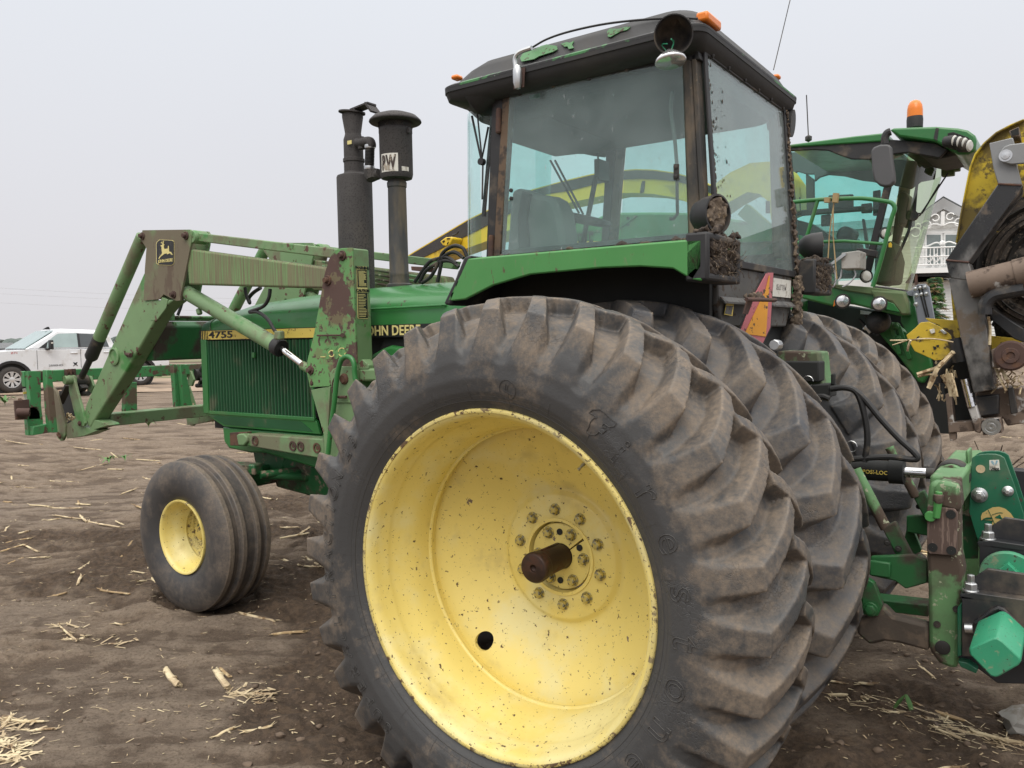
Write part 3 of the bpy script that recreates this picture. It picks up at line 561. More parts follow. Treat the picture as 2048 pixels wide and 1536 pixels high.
# grille side screens with upright ribs
for s in (-1, 1):
    b = MB(); b.box((-2.70,s*.335,1.36),(1.06,.02,.47)); b.build('screen_backing', MT['engine_dark'], tractor)
    b = MB()
    n = 34
    for k in range(n):
        x = -3.185+.99*k/(n-1); b.rings([[V((x+dx, s*(.346+dy), z)) for dx, dy in ((-.0085,0),(-.0045,.010),(.0045,.010),(.0085,0))] for z in (1.135,1.594)])
    b.build('screen_ribs', MT['grille_green_paint'], tractor, ang=30)
    b = MB()
    b.box((-3.222,s*.35,1.36),(.060,.026,.49)); b.box((-2.185,s*.346,1.36),(.02,.018,.47)); b.box((-2.70,s*.348,1.124),(1.06,.026,.022))
    b.build('screen_frame', MT['harvester_green'], tractor, bevel=.003)
    # sloping lower panel
    b = MB(); b.prism([V((-3.25,s*.355,1.115)),V((-2.16,s*.355,1.115)),V((-2.14,s*.345,1.035)),V((-3.06,s*.345,1.035))], (0,-s*.02,0)); b.build('lower_screen_panel', MT['harvester_green'], tractor, bevel=.003)
    b = MB(); b.prism([V((-3.20,s*.3565,1.105)),V((-2.29,s*.3565,1.105)),V((-2.20,s*.3485,1.048)),V((-3.05,s*.3485,1.048))], (0,-s*.004,0)); b.build('lower_screen_recess', MT['grille_green_paint'], tractor)
b = MB(); b.box((-3.255,0,1.36),(.03,.66,.50)); b.build('front_grille', MT['grille_green_paint'], tractor, bevel=.01)
b = MB()
for k in range(15): b.box((-3.274,0,1.16+.03*k),(.012,.56,.009))
b.build('front_louvres', MT['engine_dark'], tractor)
b = MB(); b.box(onY(B5((613,1105))[0], -.362), (.028,.016,.034)); b.build('screen_latch', MT['tractor_green_paint'], tractor, bevel=.003)
b = MB(); b.box((-2.1,0,1.33),(2.3,.56,.64)); b.build('engine_block', MT['engine_dark'], tractor)
b = MB(); b.prism([V((-1.62,-.33,1.59)),V((-1.0,-.33,1.59)),V((-1.0,-.33,1.30)),V((-1.75,-.33,1.30))], (0,.3,0)); b.build('engine_side_opening', MT['engine_dark'], tractor)
# green side tank sweeping up under the black opening
b = MB(); pts = yy(B5((1722,1105),(1840,1040),(1920,1010)), -.36)
b.prism([pts[0],pts[1],pts[2],V((-1.1,-.36,1.5)),V((-1.1,-.36,1.25)),V((-1.65,-.36,1.25))], (0,.25,0)); b.build('fuel_tank', MT['tractor_green_paint'], tractor, bevel=.02)
# grab rail on the bonnet side
b = MB(); b.tube([V((-1.70,-.362,1.752)),V((-1.69,-.376,1.752)),V((-1.16,-.376,1.757)),V((-1.15,-.362,1.757))], .0065, 8); b.build('hood_rail', MT['tractor_green_paint'], tractor)
# front frame and weights bracket
b = MB()
b.prism([V((-3.10,-.33,1.03)),V((-2.0,-.33,1.03)),V((-2.0,-.33,.80)),V((-2.68,-.33,.885)),V((-2.82,-.33,.875)),V((-3.04,-.33,.89)),V((-3.09,-.33,.93))], (0,.66,0))
b.build('front_frame', MT['harvester_green'], tractor, bevel=.012)
b = MB(); b.beam((-2.86,-.52,.72),(-2.86,.52,.72),.13,.13); b.prism([V((-2.98,-.20,.90)),V((-2.60,-.20,.90)),V((-2.70,-.20,.70)),V((-2.92,-.20,.66))], (0,.40,0)); b.build('front_axle', MT['deep_green_paint'], tractor, bevel=.015)
for s in (-1, 1):
    b = MB(); kn = [V((-2.87,s*.50,.80)),V((-2.88,s*.52,.70)),V((-2.88,s*.54,.52))]
    b.tube(kn, [.055,.06,.05], 14); b.lathe([(.06,0),(.066,.01),(.05,.03),(.02,.045),(1e-3,.045)], (-2.87,s*.50,.80), (0,0,1), 16)
    b.beam((-2.87,s*.48,.80),(-2.62,s*.42,.80),.085,.07); b.beam((-2.88,s*.45,.44),(-2.88,s*.66,.425),.09)
    b.build('steering_knuckle', MT['deep_green_paint'], tractor, bevel=.01)
    b = MB(); b.blob((-2.87,s*.50,.85), .04, 2, .4, (1.3,1,.45)); b.build('mud_clump', MT['dark_mud'], tractor)
b = MB(); b.tube(yy(D6((690,985),(1420,900)), -.40)[:1]+[V((-2.35,.0,.70)),V((-2.35,.42,.72))], .026, 12); b.build('tie_rod', MT['deep_green_paint'], tractor)
b = MB(); b.tube([onY(D6((690,985))[0],-.42), onY(D6((1440,895))[0],-.12)], .024, 12); b.build('steering_cylinder', MT['deep_green_paint'], tractor)
# engine sump and transmission belly
b = MB()
b.rings([[V((x,y,z)) for y, z in ((-.16,1.1),(-.20,.8),(-.15,zb+.03),(-.05,zb),(.05,zb),(.15,zb+.03),(.20,.8),(.16,1.1))] for x, zb in ((-2.80,.60),(-2.5,.575),(-2.1,.57),(-1.5,.60),(-.9,.60),(-.3,.55))])
b.build('engine_sump', MT['deep_green_paint'], tractor, bevel=.01)

# ------------------------------------------------------------------ exhaust stack and air intake
def camd(p): return (V(p)-CAM).dot(FW)
MX = V((-2.15,0,0)); mr = 35.0*camd((-2.15,0,2.3))/FPX
z_of = lambda v, x: onY((x, v), 0).z
b = MB(); zt = z_of(352, 708)
b.lathe([(mr*.99,1.86),(mr*1.0,1.95),(mr,zt-.012),(mr*.96,zt-.002),(mr*.60,zt+.012),(mr*.57,zt+.02)], MX, (0,0,1), 40); b.build('muffler', MT['muffler_paint'], tractor)
b = MB(); pr = mr*.56; z1 = zt; zs = lambda v: z_of(v, 704)
b.lathe([(pr,z1),(pr,zs(326)),(pr*1.08,zs(325)),(pr*1.08,zs(319)),(pr*.98,zs(318)),(pr*.98,zs(280)),(pr*.86,zs(273)),(pr*.80,zs(268)),(pr*1.05,zs(236)),(pr*1.05,zs(230)),(pr*.95,zs(230))], MX+V((.0,0,0)), (0,0,1), 28); b.build('exhaust_stack', MT['muffler_paint'], tractor, ang=50)
b = MB(); t = z_of(227, 703)
fl = MX+V((-.005,0,t)); b.lathe([(pr*1.35,0),(pr*1.35,.008),(1e-3,.016)], fl, V((.12,0,1)), 24)
b.beam(fl+V((.02,0,.012)), fl+V((.17,0,.028)), .075, .010); b.beam(fl+V((.15,0,.03)), fl+V((.20,-.0,-.03)), .085, .012); b.tube([fl+V((.055,-.05,.0)),fl+V((.055,.05,.0))], .010, 8)
b.build('rain_cap', MT['muffler_paint'], tractor)
b = MB(); b.box(onY(A2((545,383))[0], -pr-.004), (.035,.004,.022)); b.build('heat_sticker', MT['pale_yellow_decal'], tractor)
IX = V((-1.80,0,0)); d = camd((-1.8,0,2.3)); k = d/FPX; zi = lambda v: z_of(v, 792)
b = MB(); r1 = 18.6*k
b.lathe([(r1*1.45,zi(575)),(r1*1.45,zi(570)),(r1*1.12,zi(567)),(r1*1.05,zi(556)),(r1*1.06,zi(553)),(r1*1.08,zi(548)),(r1*1.03,zi(546)),(r1*.99,zi(420)),(r1*.97,zi(376)),(r1*1.04,zi(375)),(r1*1.06,zi(366)),(r1*.98,zi(364)),(r1*.98,zi(352))], IX, (0,0,1), 36); b.build('intake_pipe', MT['intake_paint'], tractor, ang=50)
b = MB(); r2 = 32.8*k
b.lathe([(r1,zi(361)),(r2*.93,zi(358)),(r2*.97,zi(354)),(r2*1.0,zi(349)),(r2*1.0,zi(268)),(r2*1.015,zi(267)),(r2*1.015,zi(259)),(r2*.98,zi(257)),(r2*.96,zi(250))], IX, (0,0,1), 48)
c1 = onY((826,268), -.0); b.box(IX+V((r2*1.06,0,zi(266))), (.02,.02,.03)); b.build('precleaner_bowl', MT['muffler_paint'], tractor, ang=40)
b = MB(); r3 = 52*k
b.lathe([(r2*.93,zi(259)),(r3*.6,zi(246)),(r3*.97,zi(246)),(r3,zi(244)),(r3*.98,zi(241)),(r3*.82,zi(233)),(r3*.5,zi(227)),(r3*.3,zi(225.5)),(1e-3,zi(225))], IX, (0,0,1), 48); b.build('precleaner_cap', MT['muffler_paint'], tractor, ang=60)
b = MB()   # expanded-metal band under the cap
for i in range(40):
    for s in (-1,1):
        a0, a1 = 2*math.pi*i/40, 2*math.pi*(i+s*1.6)/40; q = lambda a, z: IX+V((math.cos(a)*r2*1.02, math.sin(a)*r2*1.02, z))
        b.tube([q(a0,zi(257)),q(a1,zi(246))], .0016, 3)
b.build('precleaner_mesh', MT['dark_steel'], tractor)
def wrap_decal(b, c, r, a0, a1, z0, z1, n=10):
    rg = [[c+V((math.sin(R_(a0+(a1-a0)*i/n))*r, -math.cos(R_(a0+(a1-a0)*i/n))*r, z)) for z in (z0,z1)] for i in range(n+1)]
    b.rings(rg, False, False, closed=False)
# camera looks at the bowl from azimuth ~ 48 deg towards +x: decal sits left of that
az = math.degrees(math.atan2(CAM.x-IX.x, -(CAM.y-IX.y)))
dz = lambda v: zi(v)
b = MB(); DA0, DA1 = az-60, az+6; wrap_decal(b, IX, r2*1.012, DA0, DA1, zi(349), zi(313)); b.build('name_sticker', MT['white_decal'], tractor)
def wrap_text(name, body, c, r, a0, a1, z0, z1, mat, off=.05):
    me = text_mesh(body, 1, offset=off, extrude=0); bm_ = bmesh.new(); bm_.from_mesh(me); bmesh.ops.triangulate(bm_, faces=bm_.faces); bmesh.ops.subdivide_edges(bm_, edges=bm_.edges, cuts=5, use_grid_fill=True); bm_.to_mesh(me); bm_.free(); xs = [v.co.x for v in me.vertices]; ys = [v.co.y for v in me.vertices]; b = MB(); vs = []
    for v in me.vertices:
        a = R_(a0+(a1-a0)*(v.co.x-min(xs))/(max(xs)-min(xs))); z = z0+(z1-z0)*(v.co.y-min(ys))/(max(ys)-min(ys)); vs.append(c+V((math.sin(a)*r, -math.cos(a)*r, z)))
    b.add(vs, [tuple(p.vertices) for p in me.polygons]); bpy.data.meshes.remove(me); return b.build(name, mat, tractor, weld=False)
mk('sticker_brown', (.05,.035,.03), .7, var=.3, layers=[((.35,.30,.24),26,.56,.64,.8)])
wrap_text('sticker_lettering', 'RW', IX, r2*1.035, DA0+6, DA1-6, zi(346), zi(316), MT['sticker_brown'])
b = MB(); wrap_decal(b, IX, r2*1.012, az+18, az+46, zi(347.5), zi(339)); b.build('small_label', MT['white_decal'], tractor)
# elbow and ribbed hose joining the two stacks
b = MB(); cl = [onY(p, -.03) for p in A2((600,390),(640,385),(690,378),(702,395),(702,415))]; b.tube(spline(cl,4), .030, 12); b.tube([onY(A2((628,345))[0],-.03),onY(A2((634,432))[0],-.03)], .022, 10)
cl = [onY(p, -.03) for p in A2((690,570),(686,610),(695,640),(720,632),(765,612))]; b.tube(spline(cl,4), .030, 12); b.tube([onY(A2((712,590))[0],-.03),onY(A2((722,650))[0],-.03)], .042, 10); b.build('scavenger_elbow', MT['muffler_paint'], tractor)
b = MB(); p, q = onY(A2((694,415))[0],-.03), onY(A2((690,570))[0],-.03)
for i in range(15): t = (i+.5)/15; b.lathe([(.023,-.006),(.029,-.002),(.029,.002),(.023,.006)], p.lerp(q,t), q-p, 14)
b.build('ribbed_hose', MT['black_rubber_hose'], tractor)
b = MB(); b.lathe([(.031,-.01),(.033,0),(.031,.01)], p, q-p, 16); b.lathe([(.031,-.01),(.033,0),(.031,.01)], q, q-p, 16); b.build('hose_clamp', MT['bright_zinc'], tractor)
# hydraulic hoses arching over the bonnet towards the cab
for pts in (((850,1060),(960,900),(1100,720),(1240,660),(1400,640),(1560,740)), ((930,1070),(1030,880),(1180,770),(1330,700),(1480,710),(1600,800)), ((970,1075),(1120,970),(1240,760),(1330,560),(1450,470),(1560,440),(1680,490),(1740,620)), ((1240,1060),(1280,860),(1330,650),(1450,560),(1560,560),(1680,650))):
    b = MB(); b.tube(spline([onY(p,-.12) for p in D2(*pts)],5), .0105, 8); b.build('hydraulic_hose', MT['black_rubber_hose'], tractor)

# ------------------------------------------------------------------ cab
HW = .565
def rrect(hw, x0, x1, z, n=6, r=.12):
    pts = []
    for cx, cy, a0 in ((x1-r,-hw+r,-90),(x1-r,hw-r,0),(x0+r,hw-r,90),(x0+r,-hw+r,180)):
        for k in range(n+1): a = R_(a0+90*k/n); pts.append(V((cx+r*math.cos(a), cy+r*math.sin(a), z if not callable(z) else z(cx+r*math.cos(a)))))
    return pts
rx0, rx1 = -.93, .335
zz = lambda dz: (lambda x: 2.735+dz-.012*max(0,(-x-.3))/.6)
b = MB(); b.rings([rrect(.6445,rx0,rx1+.002,zz(-.014),r=.07), rrect(.645,rx0,rx1+.003,zz(.006),r=.07)]); b.build('roof_lip', MT['roof_black_paint'], tractor, ang=50)
b = MB(); b.rings([rrect(.6455,rx0,rx1+.0035,zz(.003),r=.07), rrect(.6455,rx0,rx1+.0035,zz(.012),r=.07), rrect(.632,rx0+.01,rx1-.008,zz(.021),r=.07)]); b.build('roof_edge', MT['roof_edge_paint'], tractor, ang=50)
b = MB(); b.rings([rrect(.630,rx0+.012,rx1-.010,zz(.017),r=.07), rrect(.60,rx0+.04,rx1-.03,zz(.036),r=.07), rrect(.57,rx0+.08,rx1-.055,zz(.085),r=.09), rrect(.54,rx0+.13,rx1-.085,zz(.118),r=.10), rrect(.48,rx0+.2,rx1-.15,zz(.128),r=.10)]); b.build('roof', MT['roof_black_paint'], tractor, ang=70)
b = MB(); b.rings([rrect(.640,rx0,rx1,zz(-.010),r=.07), rrect(.632,rx0+.01,rx1-.01,zz(-.045),r=.07), rrect(.59,rx0+.10,rx1-.045,zz(-.075),r=.07)]); b.build('roof_underside', MT['roof_black_paint'], tractor, ang=50)
# front visor drooping ahead of the windscreen
b = MB()
vis = []
for k in range(17):
    y = -.638+1.276*k/16; e = (abs(y)/.638)**6; f = .03*(1-(y/.638)**2)
    vis.append([V((-.60,y*.97,2.728)), V((-.86+.05*e,y,2.731)), V((-.928+.11*e-f,y,2.722)), V((-.938+.13*e-f,y,2.705)), V((-.915+.13*e-f,y*.985,2.672)), V((-.86+.10*e,y*.96,2.628)), V((-.80+.06*e,y*.94,2.605)), V((-.765+.04*e,y*.93,2.615)), V((-.62,y*.92,2.675))])
b.rings(vis); b.build('roof_visor', MT['roof_black_paint'], tractor, ang=75)
# worn paint: patches where the black has peeled to green
b = MB()
def roof_patch(pxs):
    pts = []
    for p in pxs:
        d = sight(p); n = V((0,-.80,.60)).normalized(); o = V((0,-.588,2.795)); t = (o-CAM).dot(n)/d.dot(n); pts.append(CAM+d*t)
    b.prism(pts, V((0,-.0025,.002)))
roof_patch(A3((462,300),(478,275),(540,255),(570,238),(600,230),(650,238),(655,255),(630,268),(560,290),(535,305),(470,318)))
roof_patch(A3((672,228),(700,218),(716,222),(738,212),(728,232),(738,248),(712,254),(705,240),(690,242)))
roof_patch(A3((908,165),(920,150),(970,150),(1000,140),(1028,140),(1010,156),(975,165),(950,178),(925,192),(912,190)))
# patches sit on the sloping flank of the roof dome
peel = b.build('peeled_patch', MT['roof_green_paint'], tractor)
# posts
def post(name, pts, mat, **kw): b = MB(); b.prism(pts, kw.pop('ex')); return b.build(name, mat, tractor, **kw)
side = lambda *p: yy(p, -HW)
for s in (1, -1):
    m = (lambda pts: pts) if s == 1 else (lambda pts: [V((p.x,-p.y,p.z)) for p in pts])
    sc = V((1,s,1))
    # rear corner post
    q = [onY(p,-HW) for p in ((1362,112),(1396,98),(1418,478),(1374,478))]
    q[1].x = .262; q[2].x = .300
    b = MB(); b.prism(m(q), (0,s*.055,0)); b.build('rear_post', MT['dusty_post_paint'], tractor, bevel=.012)
    # front edge post: dark jamb, brown strip, hinge side
    q = [onY(p,-HW) for p in ((1006,180),(1022,178),(1000,515),(986,515))]; b = MB(); b.prism(m(q), (0,s*.04,0)); b.build('door_post', MT['brown_post_paint'], tractor, bevel=.004)
    q = [onY(p,-HW+.004) for p in ((985,190),(1006,182),(988,515),(972,515))]; b = MB(); b.prism(m(q), (0,s*.04,0)); b.build('front_post', MT['black_plastic'], tractor, bevel=.004)
    q = [onY(p,-HW) for p in ((1006,182),(1396,98),(1400,118),(1360,125),(1022,190),(1008,195))]; b = MB(); b.prism(m(q), (0,s*.05,0)); b.build('top_rail', MT['black_plastic'], tractor, bevel=.004)
    q = [onY(p,-HW) for p in ((1003,500),(1378,466),(1380,500),(1000,530))]; b = MB(); b.prism(m(q), (0,s*.05,0)); b.build('sill_rail', MT['black_plastic'], tractor, bevel=.004)
    # side window pane with its clips
    q = [onY(p,-HW-.006) for p in ((1019,188),(1364,121),(1376,476),(1003,510))]; b = MB(); b.prism(m(q), (0,s*.005,0)); b.build('side_window', MT['cab_side_glass'], tractor)
    b = MB()
    for p in ((1040,188),(1107,172),(1178,157),(1254,140)): c = onY(p,-HW-.006); b.lathe([(.0085,0),(.0085,.004),(.004,.007),(1e-4,.007)], m([c])[0], (0,-s,0), 12)
    for p in ((1023,381),(1023,397),(1352,334),(1352,353)): c = onY(p,-HW-.006); b.lathe([(.009,0),(.009,.006),(1e-4,.008)], m([c])[0], (0,-s,0), 12)
    q = [onY(p,-HW-.008) for p in ((1347,328),(1358,328),(1358,360),(1347,360))]; b.prism(m(q), (0,s*.002,0))
    b.build('window_clips', MT['dark_steel'], tractor)
    # curved front quarter glass
    a = onY((985,205),-HW+.01); c_ = onY((975,515),-HW+.01); rg = []
    for k in range(11):
        t = k/10; an = R_(90*t); x = a.x-.30*math.sin(an); y = -(HW-.01)+ .30*(1-math.cos(an)); zt_ = 2.655-.01*t; x2 = c_.x-.26*math.sin(an)
        rg.append([V((x,s*y,zt_)), V((x2,s*y,1.93))])
    b = MB(); b.rings(rg, False, False, closed=False); o = b.build('quarter_glass', MT['cab_front_glass'], tractor); 
    # rear-facing inner trim strip
    q = [V((.268,-s*.515,2.66)),V((.262,-s*.565,2.66)),V((.302,-s*.565,1.93)),V((.302,-s*.515,1.93))]; b = MB(); b.prism(q, (.018,0,0)); b.build('rear_post_face', MT['dusty_post_paint'], tractor, bevel=.003)
    # lower cab wall and inner fender
    b = MB(); b.box((-.25,-s*.53,1.50),(1.15,.03,.90)); b.build('cab_lower_wall', MT['engine_dark'], tractor)
# windscreen between the quarter panes, upper rail
b = MB(); b.prism([V((-.895,-.27,2.65)),V((-.895,.27,2.65)),V((-.935,.27,1.93)),V((-.935,-.27,1.93))], (.005,0,0)); b.build('windscreen', MT['cab_front_glass'], tractor)
b = MB(); b.box((-.93,0,1.9),(.05,.62,.10)); b.box((-.30,0,1.84),(1.25,1.08,.06)); b.build('cab_floor', MT['cab_trim'], tractor)
# rear window, its dark rubber edge and studs
RW = xx([(1409,109),(1565,223),(1590,543),(1421,505)], .293)
RWc = [V((.293,-.508,2.668)),V((.293,.508,2.668)),V((.345,.508,1.885)),V((.345,-.508,1.885))]
b = MB(); b.prism(RWc, (.005,0,0)); b.build('rear_window', MT['cab_rear_glass'], tractor)
b = MB()
b.beam((.289,-.53,2.69),(.289,.53,2.69),.03,.05); b.beam((.340,-.53,1.872),(.340,.53,1.872),.035,.03); b.beam((.297,-.517,2.68),(.350,-.517,1.87),.012,.03,(0,1,0)); b.beam((.297,.517,2.68),(.350,.517,1.87),.02,.05,(0,1,0))
b.build('rear_window_frame', MT['black_plastic'], tractor, bevel=.003)
b = MB()
for t in (.04,.22,.42,.60,.78,.97): b.lathe([(.010,0),(.010,.005),(.005,.008),(1e-4,.008)], V((.305,-.50+1.0*t,2.676)), (1,0,0), 10)
b.build('window_studs', MT['dark_steel'], tractor)
# headliner, inside posts, far-side frames
b = MB(); b.rings([rrect(.50,-.86,.25,2.615,r=.1), rrect(.54,-.9,.27,2.665,r=.1)]); b.rings([[V((-.88,y_,2.62)) for y_ in (-.3,.3)]+[V((-.55,y_,2.62)) for y_ in (.34,-.34)],[V((-.84,y_,2.56)) for y_ in (-.22,.22)]+[V((-.62,y_,2.56)) for y_ in (.26,-.26)]])
b.build('headliner', MT['headliner'], tractor, ang=50)
# driver's seat
b = MB(); so = C5((262,850),(310,838),(360,855),(420,880),(560,900),(615,930),(645,985),(672,1040),(700,1240),(716,1420),(215,1420),(232,1200),(240,1060))
q = yy(so, -.36); b.prism(q, (.03,.11,0)); b.build('seat_back', MT['seat_vinyl'], tractor, bevel=.025, ang=60, seg=3)
b = MB(); q = yy(C5((355,860),(430,885),(400,1100),(425,1400),(330,1400),(315,1100)), -.372); b.prism(q, (0,.02,0)); b.build('seat_piping', MT['cab_trim'], tractor, bevel=.006)
b = MB(); b.box((-.70,-.15,1.90),(.50,.46,.10)); b.build('seat_cushion', MT['seat_vinyl'], tractor, bevel=.03)
b = MB(); c = onY(C5((790,1085))[0], .05); ax = V((.30,-.06,1)).normalized(); u = ax.orthogonal().normalized(); w = ax.cross(u)
b.tube([c+(u*math.cos(t)+w*math.sin(t))*.19 for t in [2*math.pi*k/36 for k in range(37)]], .014, 8, cap=False)
for k in range(3): t = 2*math.pi*k/3; b.tube([c,c+(u*math.cos(t)+w*math.sin(t))*.19], .010, 6)
b.tube([c,c-ax*.28+V((-.05,0,0))], .03, 10); b.build('steering_wheel', MT['black_plastic'], tractor)
b = MB(); b.box((-.88,.05,1.93),(.10,.4,.10)); b.build('dash_console', MT['cab_trim'], tractor, bevel=.02)
b = MB(); b.box(onY(C5((1040,690))[0],.38), (.03,.12,.11)); b.tube([onY(C5((1005,530))[0],.38),onY(C5((1010,640))[0],.38)], .006, 6); b.build('inside_mirror', MT['mirror_grey'], tractor, bevel=.006)
b = MB(); b.tube([onY(C5((990,740))[0],.30),onY(C5((870,1340))[0],.30)], .014, 8); b.tube([onY(C5((600,600))[0],.1),onY(C5((845,1050))[0],.1)], .006, 6); b.tube([onY(C5((640,600))[0],.1),onY(C5((880,1060))[0],.1)], .006, 6); b.build('inside_rails', MT['cab_trim'], tractor)
b = MB(); b.tube(spline([onY(p,-.50) for p in C5((1640,10),(1630,180),(1660,400),(1685,700))],4), .008, 6); b.build('pale_cable', MT['seat_vinyl'], tractor)
b = MB(); b.tube([onY(p,-HW+.05) for p in C5((1680,740),(1685,1060),(1650,1100),(1620,1100))], .007, 8); b.build('window_handle', MT['black_plastic'], tractor)
b = MB(); b.prism(yy(C5((400,0),(512,0),(510,65),(425,80)), -HW+.03), (0,.004,0)); b.build('inside_latch', MT['implement_teal'], tractor)
# wiper, hinges
b = MB(); b.tube([onY(p,-.545) for p in A2((1592,140),(1520,925))], .007, 6); b.tube([onY(p,-.555) for p in A2((1600,150),(1535,925))], .004, 6); b.tube([onY(p,-.56) for p in A2((1440,190),(1510,520),(1560,270))], .0055, 6); b.tube([onY(p,-.56) for p in A2((1480,180),(1520,560),(1515,800))], .004, 6)
b.lathe([(.016,-.012),(.016,.012)], onY(A2((1512,525))[0],-.56), (0,1,0), 12, cap=True); b.build('wiper_arm', MT['black_plastic'], tractor)
for p in ((1635,225),(1580,1150)):
    c = onY(A2(p)[0], -.57); b = MB(); b.lathe([(.010,-.055),(.010,-.052),(.013,-.05),(.013,.05),(.010,.052),(.010,.055)], c, (.05,0,1), 12, cap=True); b.build('door_hinge', MT['rusty_steel'], tractor)
# roof lamps: marker lights, hanging work lamp, wiring
for px, y in (((1412,37),-.50),((914,154),-.55),((1552,153),.50)):
    c = onY(px, y); b = MB(); b.box(c+V((0,.03 if 1000 < px[0] < 1500 else 0,-.004)), ((.05,.15,.038) if 1000 < px[0] < 1500 else (.04,.05,.022))); b.build('marker_light', MT['orange_lens'], tractor, bevel=.010)
lc = onY((1347,70), -.735); ld = V((.38,-.88,-.28)).normalized()
b = MB(); b.lathe([(.028,-.095),(.05,-.085),(.064,-.05),(.068,0),(.071,.02),(.067,.02),(.062,-.02),(.045,-.07),(1e-3,-.08)], lc, ld, 32); b.tube([lc-ld*.03+V((0,0,.05)), lc+V((.01,.10,.075))], .014, 8); b.build('work_lamp_housing', MT['black_plastic'], tractor, ang=60)
b = MB(); rc = onY((1341,121), -.72); b.lathe([(.012,.040),(.02,.034),(.042,.018),(.056,.004),(.058,-.004),(.054,-.010),(1e-3,-.016)], rc, V((-.15,.1,1)), 30); b.build('work_lamp_bulb', MT['lamp_reflector'], tractor, ang=60)
b = MB(); b.tube(spline([rc+V((0,0,.03)), rc+V((.015,-.005,.06)), lc+V((0,-.02,-.02))],4), .003, 5); b.tube(spline([rc+V((-.01,0,.03)), rc+V((-.03,-.01,.06)), lc+V((-.02,-.01,-.03))],4), .0025, 5); b.build('lamp_wires', MT['implement_mint'], tractor)
b = MB(); b.tube(spline([onY(p,-.66) for p in A3((440,350),(436,300),(460,268),(520,245))],5), .010, 8); b.build('lamp_conduit', MT['bright_zinc'], tractor)
b = MB(); b.tube(spline([onY(p,-.58) for p in A3((520,245),(600,200),(720,160),(900,122),(1100,100),(1280,92),(1370,96))],5), .0045, 6); b.build('roof_cable', MT['black_rubber_hose'], tractor)
c = onY(A3((448,398))[0], -.665); b = MB(); b.lathe([(1e-3,-.05),(.012,-.045),(.020,-.02),(.020,.03),(.014,.05),(1e-3,.053)], c, (0,0,1), 16); b.build('side_lamp', MT['bright_zinc'], tractor)
b = MB(); b.plate(A3((428,350),(486,345),(480,445),(428,458)), -.652, .004); b.build('lamp_bracket', MT['rusty_steel'], tractor)
c = V((.30,.60,2.55)); c = onX((1578,247), .30); b = MB(); b.lathe([(1e-3,-.11),(.03,-.10),(.055,-.06),(.065,0),(.066,.02)], c, V((.9,.1,-.1)), 24, cap=True); b.build('work_lamp_housing', MT['black_plastic'], tractor, ang=60)
b = MB(); b.tube([onX((1547,140),.30), onX((1585,-20),.34)], .0022, 5); b.build('radio_aerial', MT['dark_steel'], tractor)

